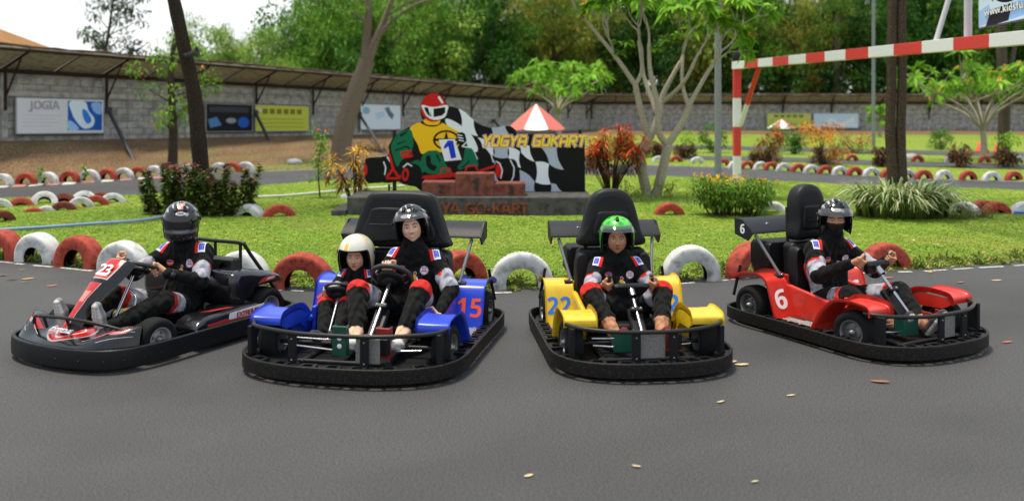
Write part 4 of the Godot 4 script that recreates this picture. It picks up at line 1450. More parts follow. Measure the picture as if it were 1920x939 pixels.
	for j in 16:
		g.col = Color(0.72, 0.07, 0.03)
		leaf(g, Vector3([-0.02, 0.12][j % 2], 1.27, 0), rnd_dir(r) + Vector3(0, 0.5, 0), Vector3.UP, 0.06, 0.05, 0.1)
	part(o, "foliage", g, leaf_mat)
	part(o, "stem", t, stem)
	# small shoots at the frangipani foot and weeds along the tyre row
	for q in [[Vector3(2.25, 0, -17.15), "small yellow-green shoots left of the frangipani foot"], [Vector3(2.85, 0, -17.15), "small yellow-green shoots right of the frangipani foot"]]:
		o = thing("leafy_shoots", q[1], "plant", q[0])
		g = Geo.new()
		cl = []
		for i in 14: cl.append([Vector3(r.randf_range(-0.2, 0.2), r.randf_range(0.03, 0.3), r.randf_range(-0.1, 0.1)), 0.07])
		foliage(g, r, cl, 18, 0.07, [Color(0.20, 0.30, 0.03), Color(0.30, 0.36, 0.04)], 0.4)
		part(o, "foliage", g, leaf_mat)
	var weed := Geo.new()
	for i in 26:
		weed.col = [Color(0.10, 0.20, 0.02), Color(0.17, 0.26, 0.04), Color(0.30, 0.24, 0.07)][r.randi() % 3]
		leaf(weed, Vector3(r.randf_range(-0.05, 0.05), r.randf_range(0, 0.03), r.randf_range(-0.05, 0.05)), Vector3(r.randf_range(-1, 1), r.randf_range(0.2, 1.2), r.randf_range(-1, 1)), Vector3.UP, r.randf_range(0.03, 0.07), 0.022, 0.2)
	var spots := []
	for i in 420:
		var x := r.randf_range(-6.4, 6.2)
		var z := spread(LAWN_NEAR, x) - r.randf_range(0.0, 0.34)
		spots.append(Transform3D(Basis(Vector3.UP, r.randf() * TAU).scaled(Vector3.ONE * r.randf_range(0.5, 1.25)), Vector3(x, lawn_y(x, z), z)))
	scatter(self, "weeds", weed.mesh(), leaf_mat, spots, [], "low weeds growing between the painted tyres along the kerb", "weeds")
	# planted verge on the right: topiary pairs, crotons, bushes
	var mixed := [
		[7.35, -27.4, 0.42, 0.42, "cut", "brown-leaved low shrub pair nearest the striped gate"], [9.05, -27.0, 0.5, 0.5, "cut", "brown-leaved low shrub in the second row right of the gate"], [10.3, -25.9, 0.35, 0.5, "cut", "brown-leaved shrub with a lime ball behind the double trunk"], [12.4, -25.8, 0.42, 0.55, "cut", "brown-leaved shrub pair below the road barriers"], [13.6, -25.6, 0.4, 0.5, "cut", "brown-leaved shrub left of the right frangipani"], [5.6, -30.2, 0.42, 0.45, "cut", "brown-leaved shrub between gate and frangipani"], [4.75, -30.8, 0.4, 0.45, "cut", "brown-leaved shrub beside the far tyres"],
		[8.75, -26.2, 0.75, 1.15, "orange", "big croton with golden orange leaves behind the far tyres"], [7.7, -27.9, 0.45, 0.9, "rust", "thin croton with rusty leaves left of the golden one"],
		[12.3, -33.4, 0.95, 0.62, "mix", "mixed red and green bed left of the lamp post"], [10.0, -33.0, 0.5, 0.75, "green", "round green bush before the far wall"], [11.6, -40.2, 0.9, 0.95, "green", "dark green bush left of the lamp post foot"], [7.3, -34.0, 0.65, 1.0, "green", "dense green bush right of the gate post"], [2.9, -30.5, 0.5, 0.7, "lime", "lime green spiky bush behind the frangipani trunks"], [3.6, -31.5, 0.55, 0.6, "green", "green bush right of the lime one"], [16.8, -36.5, 0.6, 0.7, "green", "green bush right of the lamp post"], [-4.9, -33.0, 0.7, 0.35, "dry", "dry brown low bush at the foot of the bank"],
	]
	for q in mixed:
		o = thing("verge_bush", q[5], "bush", Vector3(q[0], 0.02, q[1]))
		g = Geo.new()
		cl = []
		var pal: Array
		match q[4]:
			"cut": pal = [Color(0.16, 0.075, 0.045), Color(0.20, 0.09, 0.05), Color(0.10, 0.08, 0.03)]
			"orange": pal = [Color(0.72, 0.36, 0.03), Color(0.62, 0.24, 0.03), Color(0.35, 0.16, 0.04)]
			"rust": pal = [Color(0.42, 0.14, 0.05), Color(0.30, 0.16, 0.05)]
			"mix": pal = [Color(0.45, 0.10, 0.06), Color(0.14, 0.24, 0.03), Color(0.40, 0.22, 0.05), Color(0.20, 0.05, 0.06)]
			"lime": pal = [Color(0.30, 0.42, 0.04), Color(0.42, 0.46, 0.06)]
			"dry": pal = [Color(0.20, 0.12, 0.05), Color(0.28, 0.18, 0.07)]
			_: pal = [Color(0.07, 0.19, 0.025), Color(0.10, 0.25, 0.03), Color(0.05, 0.13, 0.02)]
		for i in 26: cl.append([Vector3(r.randf_range(-1, 1) * q[2] * 0.72, r.randf_range(0.15, 1.0) * q[3], r.randf_range(-1, 1) * q[2] * 0.5), q[2] * 0.27])
		foliage(g, r, cl, 46, 0.10, pal, 0.4)
		if q[4] == "cut" and r.randf() < 0.5: foliage(g, r, [[Vector3(-0.1, q[3] + 0.25, 0), 0.3], [Vector3(0.12, q[3] + 0.3, 0), 0.26]], 130, 0.10, [Color(0.22, 0.42, 0.03)], 0.4)
		part(o, "foliage", g, leaf_mat)
		t = Geo.new()
		for i in 5: limb(t, [Vector3(r.randf_range(-0.1, 0.1), -0.03, 0), Vector3(r.randf_range(-0.5, 0.5) * q[2], q[3] * 0.7, r.randf_range(-0.2, 0.2))], 0.02, 0.01, 5)
		part(o, "stem", t, stem)
	for q in [[-9.6, -20.95, "fresh green weed sprouting among the far left tyres"], [-10.2, -20.15, "green weed inside a white tyre of the far left row"]]:
		o = thing("sprouting_weed", q[2], "plant", Vector3(q[0], 0.02, q[1]))
		g = Geo.new()
		for j in 3: whorl(g, r, Vector3(0, 0.12 + j * 0.08, 0), Vector3.UP, 10, 0.2, 0.06, [Color(0.14, 0.34, 0.03)], 0.6)
		part(o, "foliage", g, leaf_mat)

# ---------------------------------------------------------------- podium and painted sign
func build_podium() -> void:
	var conc := grained("dark_concrete", 0.105, 0.100, 0.098, 0.9, noise_tex("plinth_stain", 0.02, 512, [[0.0, grey(0.6)], [0.45, grey(0.86)], [1.0, grey(1.0)]], 5), 0.5, noise_tex("plinth_relief", 0.2, 256, [], 3), 0.3)
	var brick_red := grained("podium_red", 0.24, 0.082, 0.062, 0.85, noise_tex("plinth_stain", 0.02, 512, []), 0.6)
	var o := thing("winners_podium", "dark concrete podium lettered YOGYA GO-KART with red numbered steps", "podium", Vector3(-0.64, 0, -14.75))
	var g := Geo.new()
	g.box(Vector3(0, 0.15, 0), Vector3(3.74, 0.36, 1.16), 0.015)
	var pl := part(o, "plinth", g, conc)
	g = Geo.new()
	g.box(Vector3(-1.985, 0.055, 0.17), Vector3(0.22, 0.17, 1.0), 0.012)
	part(o, "lower_step", g, conc)
	letters(pl, "lettering", "YOGYA GO-KART", 0.165, 0.03, grained("letter_red", 0.27, 0.075, 0.05, 0.8, noise_tex("plinth_stain", 0.02, 512, []), 0.7), Transform3D(Basis(), Vector3(-0.02, 0.155, 0.592)), true, 0, 0, 1.22)
	for b in [["1", 0.065, 0.60, 0.345], ["2", -0.49, 0.51, 0.215], ["3", 0.605, 0.48, 0.195]]:
		g = Geo.new()
		g.box(Vector3(b[1], 0.33 + b[3] / 2, 0.22), Vector3(b[2], b[3], 0.42), 0.008)
		var st := part(o, "podium_step", g, brick_red)
		letters(st, "number", b[0], 0.20 if b[0] == "1" else 0.125, 0.025, paint("numeral_black", 0.018, 0.016, 0.016, 0.7), Transform3D(Basis(), Vector3(b[1] + (0.04 if b[0] == "2" else 0.02), 0.33 + b[3] * 0.5, 0.44)), true)
	# the painted cut-out: outline and colours drawn in a 310 x 210 frame (7.48 mm per unit)
	var u := 1.0 / 117.0
	var outline := [682, 318, 683, 305, 690, 301, 712, 300, 724, 298, 729, 290, 727, 281, 733, 268, 744, 256, 756, 248, 768, 243, 780, 236, 793, 232, 789, 225, 787, 214, 788, 200, 793, 189, 802, 182, 813, 180, 826, 183, 834, 192, 838, 204, 847, 205, 858, 208, 870, 215, 882, 226, 893, 235, 905, 241, 919, 245, 930, 245, 945, 241, 958, 242, 966, 248, 970, 257, 982, 257, 1097, 257, 1098, 365, 818, 365, 790, 365, 778, 356, 756, 352, 745, 346, 728, 349, 715, 348, 690, 350, 684, 345, 681, 330]
	var panel := thing("painted_sign", "cut-out sign painted with a kart racer, chequered flag and YOGYA GOKART", "sign", Vector3(0, 0.335, -15.05))
	var org := Vector2(960, 365)
	var poly := PackedVector2Array()
	for i in range(0, outline.size(), 2): poly.append((Vector2(outline[i], outline[i + 1]) - org) * Vector2(u, -u) * 1.0)
	var cv := Canvas.new(676, 176, 426, 194, 4.0, Color(0.035, 0.035, 0.04))
	var W := Color(0.86, 0.88, 0.90)
	var grey_w := Color(0.66, 0.70, 0.75)
	var K := Color(0.03, 0.03, 0.035)
	var R := Color(0.78, 0.10, 0.06)
	var G := Color(0.02, 0.40, 0.27)
	var Y := Color(0.92, 0.72, 0.08)
	# flag
	cv.smooth([835, 228, 850, 232, 868, 244, 886, 262, 896, 288, 880, 288, 872, 268, 856, 252, 838, 240], W)
	for q in [[859, 209, 888, 228, 896, 261, 865, 245, W], [921, 245, 947, 241, 954, 256, 923, 259, grey_w], [895, 263, 926, 279, 926, 298, 905, 284, W], [926, 283, 954, 281, 953, 301, 926, 299, grey_w], [953, 281, 975, 290, 977, 321, 953, 301, W], [974, 279, 993, 279, 1003, 309, 977, 291, W], [1015, 282, 1044, 282, 1058, 324, 1030, 313, grey_w], [1004, 309, 1030, 313, 1033, 351, 1004, 347, W], [974, 324, 1003, 347, 1003, 365, 968, 365, grey_w], [1033, 350, 1044, 352, 1056, 366, 1033, 366, grey_w], [924, 330, 953, 343, 960, 366, 926, 366, grey_w], [923, 301, 930, 318, 925, 332, 914, 314, grey_w]]:
		var ed := []
		for e in 4:
			var p0 := Vector2(q[e * 2], q[e * 2 + 1])
			var p1 := Vector2(q[(e * 2 + 2) % 8], q[(e * 2 + 3) % 8])
			for k in 6:
				var pp := p0.lerp(p1, k / 6.0) + Vector2(p1.y - p0.y, p0.x - p1.x) * 0.09 * sin(PI * k / 6.0) * (1.0 if e % 2 == 0 else -1.0)
				ed.append(pp.x)
				ed.append(pp.y)
		cv.poly(ed, q[8])
	# rear tyre and its rings
	cv.smooth([895, 287, 910, 284, 924, 300, 928, 330, 918, 336, 903, 320], K)
	cv.line([886, 286, 893, 300, 895, 304], 2.0, W)
	cv.line([911, 283, 920, 294, 925, 310], 2.0, W)
	# left tyres
	cv.smooth([684, 306, 700, 300, 716, 302, 724, 318, 722, 346, 704, 350, 686, 348, 681, 328], K)
	cv.smooth([680, 312, 686, 316, 687, 330, 682, 334], R)
	cv.line([718, 309, 722, 320, 720, 333], 2.4, W)
	cv.line([725, 300, 730, 308], 3.0, W)
	# body
	cv.smooth([768, 244, 790, 233, 806, 237, 826, 235, 848, 246, 864, 258, 858, 280, 838, 292, 806, 288, 790, 294, 782, 276, 774, 262], Y)
	cv.smooth([786, 234, 798, 241, 812, 243, 824, 239, 828, 233, 812, 236, 798, 233], K)
	cv.smooth([795, 229, 822, 229, 822, 238, 808, 240, 796, 237], Y)
	cv.smooth([744, 257, 758, 249, 770, 250, 774, 268, 770, 290, 752, 306, 744, 318, 736, 300, 732, 278], G)
	cv.poly([748, 258, 764, 250, 762, 254, 750, 262], K)
	cv.line([744, 276, 758, 270], 2.2, K)
	cv.line([740, 288, 760, 280, 768, 284], 2.6, K)
	cv.poly([750, 290, 770, 287, 772, 292, 750, 296], R)
	cv.poly([752, 298, 772, 294, 773, 300, 755, 303], R)
	cv.smooth([792, 296, 806, 289, 822, 290, 838, 318, 846, 328, 820, 332, 800, 330, 788, 316], G)
	cv.smooth([798, 300, 806, 298, 808, 312, 818, 318, 812, 326, 800, 318], K)
	cv.line([818, 296, 824, 308], 3.0, K)
	cv.smooth([872, 284, 884, 284, 894, 304, 896, 318, 880, 318, 862, 324, 858, 318, 868, 304], G)
	cv.line([866, 320, 880, 308], 2.4, K)
	cv.smooth([768, 312, 784, 306, 796, 322, 790, 330, 776, 320], G)
	# steering wheel and glove
	cv.ell(836, 268, 25, 18.5, K)
	cv.ell(836, 268, 21, 15, Y)
	cv.rect(812, 265, 861, 270, K)
	cv.poly([832, 266, 836, 250, 840, 266], K)
	cv.smooth([855, 256, 868, 254, 876, 266, 872, 278, 860, 276, 856, 266], K)
	for q in [[857, 258, 866, 260], [858, 263, 868, 265], [860, 268, 869, 270]]: cv.line(q, 2.0, W)
	cv.line([872, 254, 876, 270, 866, 280, 880, 282, 894, 283], 2.4, W)
	# number card
	cv.poly([822, 267, 852, 266, 865, 305, 833, 308], Color(0.88, 0.88, 0.90))
	cv.poly([831, 281, 839, 269, 849, 269, 855, 301, 845, 303, 840, 280, 833, 285], Color(0.05, 0.22, 0.75))
	# helmet
	cv.ell(812, 207, 24, 27, Color(0.76, 0.09, 0.06))
	cv.smooth([790, 202, 812, 206, 838, 202, 838, 214, 832, 226, 814, 230, 800, 224, 793, 212], W)
	cv.smooth([795, 207, 802, 208, 808, 222, 803, 222, 797, 214], K)
	cv.poly([812, 209, 834, 206, 834, 216, 828, 222, 812, 225], K)
	cv.line([822, 187, 829, 198], 4.0, W)
	cv.line([803, 209, 806, 221], 1.4, W)
	# frame of the painted kart
	cv.line([728, 294, 736, 322, 724, 338], 5.0, R)
	cv.line([736, 322, 748, 340, 724, 340], 4.0, R)
	cv.line([734, 318, 744, 336], 4.0, R)
	cv.line([748, 336, 790, 338, 852, 332], 5.0, R)
	cv.line([796, 341, 852, 336], 3.0, R)
	cv.line([824, 336, 828, 322, 842, 321, 848, 334], 3.0, R)
	cv.line([838, 322, 838, 336], 2.0, R)
	cv.line([872, 326, 876, 318, 890, 316, 896, 326], 3.6, R)
	cv.line([900, 326, 930, 316, 938, 330], 4.5, R)
	cv.line([912, 330, 934, 328], 3.0, R)
	# front tyres
	cv.smooth([754, 320, 768, 312, 784, 316, 790, 330, 788, 352, 770, 360, 756, 352, 751, 336], K)
	cv.ell(759, 333, 6.5, 12.5, R, 0.08)
	cv.ell(759, 333, 3.0, 7.0, K)
	cv.line([755, 319, 763, 312, 771, 317], 2.4, W)
	cv.smooth([932, 306, 950, 304, 966, 306, 972, 326, 966, 344, 948, 350, 934, 344, 928, 324], K)
	cv.ell(935, 325, 6, 14, R)
	cv.line([930, 308, 937, 312, 942, 325, 939, 340], 2.2, W)
	cv.line([957, 306, 964, 320, 963, 336, 958, 347], 2.2, W)
	var face_mat := printed("sign_print", cv.tex(), 0.45)
	g = Geo.new()
	g.prism(poly, 0.035)
	for i in g.uv.size():
		var p := g.v[i]
		g.uv[i] = Vector2((p.x / u + 960.0 - 676.0) / 426.0, (365.0 - p.y / u - 176.0) / 194.0)
	part(panel, "panel", g, face_mat)
	var ul := Vector3((905 - 960) * u, (365 - 269.5) * u, 0.037)
	for layer in [["lettering_border", Color(0.68, 0.58, 0.58), 0.0045, 4.2], ["lettering_outline", Color(0.60, 0.08, 0.07), 0.009, 2.2], ["lettering", Color(0.92, 0.74, 0.02), 0.0135, 0.0]]:
		letter_shapes(panel, layer[0], "YOGYA GOKART", 0.150, layer[2], layer[3], paint(layer[0] + "_paint", layer[1].r, layer[1].g, layer[1].b, 0.45), ul, 1.33, 1.72)
	g = Geo.new()
	for x in [-1.9, -0.2, 1.1]: g.box(Vector3(x, 0.5, -0.03), Vector3(0.06, 1.0, 0.05), 0.004)
	g.box(Vector3(-0.4, 0.2, -0.035), Vector3(3.1, 0.05, 0.03), 0.004)
	part(panel, "back_frame", g, M("dark_steel"))
	g = Geo.new()
	g.tube([Vector3(-1.98, -0.33, 0.03), Vector3(-1.98, 0.12, 0.03)], 0.02, 6)
	part(panel, "stay", g, M("dark_steel"))

# slanted block lettering: each stroke a bar, so that outlines of different width can be laid one over another
const STROKES := {"Y": [[0, 1, 0.45, 0.5], [1, 1, 0.45, 0.5], [0.45, 0.5, 0.45, 0]], "O": [[0, 0.15, 0, 0.85], [1, 0.15, 1, 0.85], [0.12, 1, 0.88, 1], [0.12, 0, 0.88, 0]], "G": [[0, 0.15, 0, 0.85], [0.12, 1, 1, 1], [0.12, 0, 1, 0], [1, 0, 1, 0.45], [0.55, 0.45, 1, 0.45]], "A": [[0, 0, 0, 0.8], [1, 0, 1, 0.8], [0.15, 1, 0.85, 1], [0, 0.4, 1, 0.4]], "K": [[0, 0, 0, 1], [0.05, 0.48, 1, 1], [0.3, 0.55, 1, 0]], "R": [[0, 0, 0, 1], [0, 1, 0.85, 1], [1, 0.6, 1, 0.9], [0, 0.48, 0.9, 0.48], [0.45, 0.45, 1, 0]], "T": [[-0.05, 1, 1.05, 1], [0.5, 0, 0.5, 1]]}

func letter_shapes(parent: Node3D, called: String, words: String, h: float, z: float, grow_mm: float, mat: Material, at: Vector3, aspect: float, length: float) -> void:
	var n := words.length()
	var step := length / n
	var slant := 0.22
	var half := h * 0.095 + grow_mm * 0.0042
	for i in n:
		var ch := words[i]
		if not STROKES.has(ch): continue
		var polys := []
		for s in STROKES[ch]:
			var a := Vector2(s[0] * step * 0.72, s[1] * h)
			var b := Vector2(s[2] * step * 0.72, s[3] * h)
			a.x += a.y * slant
			b.x += b.y * slant
			var d := (b - a).normalized() * half
			var e := Vector2(-d.y, d.x)
			polys.append(PackedVector2Array([a - d * 0.9 - e, b + d * 0.9 - e, b + d * 0.9 + e, a - d * 0.9 + e]))
		var merged: Array = [polys[0]]
		for k in range(1, polys.size()):
			var nxt: Array = []
			var cur: PackedVector2Array = polys[k]
			for m in merged:
				var un := Geometry2D.merge_polygons(cur, m)
				var outer := []
				for q in un:
					if not Geometry2D.is_polygon_clockwise(q): outer.append(q)
				if outer.size() == 1 and un.size() == 1: cur = outer[0]
				else: nxt.append(m)
			nxt.append(cur)
			merged = nxt
		var g := Geo.new()
		var lift := 0.0
		for m in merged:
			g.prism(m, 0.004 + lift, Transform3D(Basis(), Vector3(at.x + i * step - (0.05 if i > 4 else 0.0), at.y - h * 0.5, at.z + z - 0.0045)), false)
			lift += 0.0002
		part(parent, called, g, mat)

# ---------------------------------------------------------------- striped height gate with its banner
func build_gate() -> void:
	var red := paint("gate_red", 0.62, 0.035, 0.022, 0.5)
	var white := paint("gate_white", 0.72, 0.72, 0.70, 0.5)
	var o := thing("height_gate", "red and white striped height gate spanning the track on the right", "gate", Vector3(4.9, 0, -20.3))
	var A := Vector3(0, 2.60, 0)
	var B := Vector3(1.135, 2.51, 9.3)
	var d := (B - A).normalized()
	var b := Basis(d.cross(Vector3.UP).normalized(), Vector3.UP, d)
	b.y = b.z.cross(b.x)
	var n := 0
	var stripe := 0.745
	while n < 19:
		var g := Geo.new()
		g.xf = Transform3D(b, A + d * (n + 0.5) * stripe - d * 0.1)
		g.box(Vector3.ZERO, Vector3(0.16, 0.165, stripe - 0.003), 0.004)
		part(o, "beam_stripe", g, white if n % 2 == 0 else red)
		n += 1
	for e in [A, A + d * 19 * stripe - d * 0.3]:
		for i in 4:
			var g := Geo.new()
			var y0 := i * 0.63
			g.box(Vector3(e.x, y0 + 0.315, e.z), Vector3(0.15, 0.628, 0.15), 0.004)
			part(o, "post_stripe", g, [white, red, white, red][i])
	var g := Geo.new()
	var p0 := Vector3(0.02, 1.30, 0.22)
	var p1 := A + d * 1.25 + Vector3(0, -0.08, 0)
	var m := p0.lerp(p1, 0.38)
	g.tube([p0, m], 0.055, 4)
	part(o, "brace_stripe", g, white)
	g = Geo.new()
	g.tube([m, p1], 0.055, 4)
	part(o, "brace_stripe", g, red)
	g = Geo.new()
	g.lathe([Vector2(0.09, 0), Vector2(0.10, 0.1), Vector2(0.06, 0.2), Vector2(0.001, 0.22)], 14, Transform3D(Basis(), Vector3(0, 2.69, 0)))
	part(o, "siren", g, M("black"))
	# poles and the hanging banner
	for q in [[Vector3(5.86, 2.58, -12.9), Vector3(6.14, 3.5, -12.9), 0.035], [Vector3(6.02, 2.58, -12.3), Vector3(6.02, 3.6, -12.3), 0.05], [Vector3(6.5, 2.5, -8.5), Vector3(6.5, 3.6, -8.5), 0.05]]:
		g = Geo.new()
		g.tube([q[0] - o.position, q[1] - o.position], q[2], 10)
		part(o, "banner_pole", g, paint("pole_pale", 0.52, 0.50, 0.52, 0.5))
	var ban := thing("banner", "white and blue chequered web-address banner hanging over the gate", "banner", Vector3(5.96, 2.69, -11.9), 0.0)
	var cv := Canvas.new(0, 0, 300, 100, 3.0, Color(0.80, 0.87, 0.92))
	cv.poly([4, 26, 16, 4, 40, 40, 30, 62], Color(0.13, 0.13, 0.18))
	cv.poly([0, 72, 22, 64, 30, 90, 0, 98], Color(0.62, 0.76, 0.92))
	cv.poly([14, 100, 26, 74, 70, 70, 62, 96], Color(0.15, 0.15, 0.18))
	cv.poly([62, 96, 70, 70, 108, 66, 100, 92], Color(0.58, 0.74, 0.93))
	cv.poly([100, 92, 112, 60, 190, 52, 190, 88], Color(0.14, 0.14, 0.17))
	cv.ell(62, 26, 44, 42, Color(0.07, 0.06, 0.08))
	cv.ell(62, 24, 37, 35, Color(0.82, 0.86, 0.91))
	cv.poly([180, 20, 230, 10, 250, 50, 200, 60], Color(0.12, 0.14, 0.20))
	cv.poly([220, 60, 280, 52, 300, 100, 240, 96], Color(0.42, 0.58, 0.82))
	cv.line([0, 99, 300, 99], 2.0, Color(0.3, 0.3, 0.33))
	g = Geo.new()
	var tilt := Vector3(0.25, 0.07, 0.965).normalized()
	var w := tilt * 2.4
	var up := Vector3(0, 0.8, 0)
	var nn := Vector3(-tilt.z, 0, tilt.x).normalized()
	if nn.z < 0: nn = -nn
	nn = Vector3(-0.965, 0, 0.25).normalized()
	g.quad(Vector3.ZERO, w, w + up, up, nn)
	g.face([Vector3.ZERO - nn * 0.01, w - nn * 0.01, w + up - nn * 0.01, up - nn * 0.01], -nn)
	part(ban, "cloth", g, printed("banner_print", cv.tex(), 0.6))
	var bx := tilt
	var bz := nn
	for back in [[0.0, 0.0, "lettering_edge", paint("banner_ink", 0.03, 0.03, 0.04, 0.6)], [-0.004, 0.003, "lettering", M("white")]]:
		var tx := letters(ban, back[2], "www.kidsfun.co.id", 0.08, 0.004, back[3], Transform3D(Basis(bx, bz.cross(bx).normalized(), bz), tilt * (0.11 + back[0]) + Vector3(0, 0.185 + back[0], 0) + nn * (0.006 + back[1])), true, 0.12, 0, 1.0)
		(tx.mesh as TextMesh).horizontal_alignment = HORIZONTAL_ALIGNMENT_LEFT

# ---------------------------------------------------------------- painted tyres
func tyre_mesh(R: float, w: float, seg: int, lugs: float, sd: int) -> ArrayMesh:
	var r := RandomNumberGenerator.new()
	r.seed = sd
	var g := Geo.new()
	var hole := R * 0.49
	var prof := [Vector2(hole, -w * 0.36), Vector2(hole * 1.03, -w * 0.44), Vector2(R * 0.70, -w * 0.5), Vector2(R * 0.84, -w * 0.5), Vector2(R * 0.93, -w * 0.46), Vector2(R * 0.965, -w * 0.40), Vector2(R * 0.985, -w * 0.30), Vector2(R, -w * 0.12), Vector2(R * 0.985, -w * 0.02), Vector2(R * 0.985, w * 0.02), Vector2(R, w * 0.12), Vector2(R * 0.985, w * 0.30), Vector2(R * 0.965, w * 0.40), Vector2(R * 0.93, w * 0.46), Vector2(R * 0.84, w * 0.5), Vector2(R * 0.70, w * 0.5), Vector2(hole * 1.03, w * 0.44), Vector2(hole, w * 0.36), Vector2(hole * 1.06, w * 0.3), Vector2(R * 0.9, w * 0.34), Vector2(R * 0.93, 0), Vector2(R * 0.9, -w * 0.34), Vector2(hole * 1.06, -w * 0.3)]
	var rows := []
	var bend := r.randf_range(-0.03, 0.03)
	for i in prof.size():
		var row := PackedVector3Array()
		for k in seg:
			var a := TAU * k / seg
			var q: float = prof[i].x
			if i >= 5 and i <= 12 and (k % 2) == 0: q -= R * lugs * (1.0 if i < 8 or i > 9 else 0.5)
			q *= 1.0 + bend * cos(a * 2.0)
			row.append(Vector3(cos(a) * q, sin(a) * q, prof[i].y))
		rows.append(row)
	g.net(rows, true, true)
	var C := seg
	for i in prof.size():
		for k in C: g.c[i * C + k] = Color(0.035, 0.033, 0.031) if i >= 18 else Color.WHITE * r.randf_range(0.92, 1.0)
	return g.mesh()

func build_tyres() -> void:
	var wear := noise_tex("tyre_wear", 0.018, 512, [[0.0, grey(0.45)], [0.25, grey(0.74)], [0.42, grey(0.90)], [0.6, grey(0.97)], [1.0, grey(1.0)]], 6)
	var cols := {"white": grained("tyre_white", 0.66, 0.66, 0.64, 0.7, wear, 0.7, null, 0, true), "red": grained("tyre_red", 0.42, 0.075, 0.05, 0.7, wear, 1.3, null, 0, true), "brown": grained("tyre_brown", 0.20, 0.055, 0.042, 0.8, wear, 1.3, null, 0, true)}
	var near := [tyre_mesh(0.292, 0.20, 120, 0.03, 1), tyre_mesh(0.30, 0.19, 96, 0.022, 2)]
	var far := [tyre_mesh(0.245, 0.16, 40, 0.0, 3), tyre_mesh(0.25, 0.15, 40, 0.0, 4)]
	var put := func(mesh: Mesh, c: String, p: Vector3, yaw: float, label: String, group: String, lean := 0.0, sc := 1.0) -> void:
		var o := show_mesh(self, "tyre_barrier", mesh, cols[c])
		o.position = p
		o.rotation = Vector3(lean, deg_to_rad(yaw), 0)
		o.scale = Vector3.ONE * sc
		tag(o, label, "tyre", group)
	var where := ["at the far left edge", "second from the left edge", "third from the left edge", "behind the number board of the black kart", "behind the roll hoop of the black kart", "between the black kart and the blue kart", "behind the right fender of the blue kart", "torn, between the blue and yellow karts", "between the yellow and red karts", "behind the rear wheel of the red kart", "behind the hands of the red kart's driver"]
	var i := 0
	for q in [["red", -5.72, -10.45, -22, 0.03], ["white", -5.19, -10.22, -24, 0.03], ["red", -4.61, -9.92, -22, 0.04], ["white", -4.02, -9.66, -20, 0.02], ["white", -2.62, -9.06, -20, 0.01], ["red", -1.96, -8.72, -8, 0.045], ["red", -0.50, -8.80, 38, 0.05], ["white", 0.09, -8.78, 4, 0.04], ["white", 1.76, -9.16, 4, 0.05], ["red", 2.40, -9.40, 38, 0.04], ["red", 3.95, -9.86, 14, -0.03]]:
		put.call(near[i % 2], q[0], Vector3(q[1], q[4], q[2]), q[3], "half-buried %s tyre of the near row %s" % [q[0], where[i]], "near row of half-buried painted tyres", [0.0, 0.06, -0.05, 0.09, -0.03, 0.05, 0.0, -0.06, 0.04, 0.07, -0.08][i])
		i += 1
	i = 0
	for q in [["white", -4.0, -14.2, -20, "pale grey half-buried tyre beside the purple-green shrub"], ["red", -3.52, -14.1, 18, "red double-walled tyre half-buried right of the shrub"], ["red", 2.42, -14.35, 5, "red half-buried tyre on the lawn behind the yellow kart"], ["white", 4.06, -14.55, -20, "white half-buried tyre behind the flowering bush"], ["white", 7.05, -14.5, -55, "white half-buried tyre behind the feathery plant"], ["red", 7.46, -14.75, 8, "red half-buried tyre second behind in the right lawn row"], ["red", 7.53, -14.5, 6, "red half-buried tyre in front in the right lawn row"], ["white", 7.98, -14.5, 8, "white half-buried tyre with a blue strap at the right edge"]]:
		put.call(far[i % 2], q[0], Vector3(q[1], -0.02, q[2]), q[3], q[4], "half-buried tyres out on the lawn", 0.0, 1.02)
		i += 1
	# heap at the left
	i = 0
	var pile := ["at the frame edge", "largest red one", "large tilted one", "torn one", "rear one", "right one of the back line", "middle one of the front line", "second in the front line", "small one in the front line", "leftmost of the front line", "half-hidden rear one", "rightmost leaning one", "isolated sunken one"]
	for q in [["white", -8.42, -15.3, 30, -0.02, 0.1], ["red", -8.2, -15.55, 25, -0.02, 0.35], ["white", -7.98, -15.9, 30, 0.05, 0.5], ["brown", -7.75, -16.1, 20, 0.0, 0.5], ["white", -7.72, -16.8, 15, -0.02, 0.6], ["red", -7.0, -15.65, 25, 0.0, 0.15], ["white", -7.13, -15.4, 25, 0.0, 0.1], ["brown", -7.2, -14.95, 20, -0.03, 0.05], ["white", -7.42, -14.85, 25, -0.09, 0.1], ["red", -7.52, -14.65, 18, -0.10, 0.15], ["brown", -7.55, -17.1, 10, -0.08, 0.3], ["white", -6.9, -16.1, 35, 0.0, 0.35], ["brown", -7.35, -13.4, 60, 0.0, 0.0]]:
		put.call(far[i % 2], q[0], Vector3(q[1], q[4], q[2]), q[3], "%s tyre of the left heap, %s" % [q[0], pile[i]], "heap of tyres at the left end of the lawn", -q[5], 0.88)
		i += 1
	var count := {"red": 0, "white": 0}
	var ord := ["first", "second", "third", "fourth", "fifth", "sixth", "seventh", "eighth", "ninth", "tenth", "eleventh", "twelfth"]
	for q in [["white", -10.98, -20.0], ["red", -10.62, -20.3], ["white", -10.25, -20.5], ["red", -9.98, -20.95], ["white", -9.7, -21.3], ["red", -9.43, -21.65], ["white", -9.16, -21.9], ["red", -8.98, -22.35], ["white", -8.75, -22.7], ["red", -8.38, -22.85], ["white", -8.12, -23.3], ["white", -7.53, -23.9], ["red", -7.28, -24.15], ["white", -6.97, -24.3]]:
		put.call(far[i % 2], q[0], Vector3(q[1], 0.03, q[2] - 0.08), -12 + 4 * (i % 3), "%s %s tyre from the left in the row under the bank" % [ord[count[q[0]]], q[0]], "tyre row under the earth bank", 0.0, 0.97)
		count[q[0]] += 1
		i += 1
	count = {"red": 0, "white": 0}
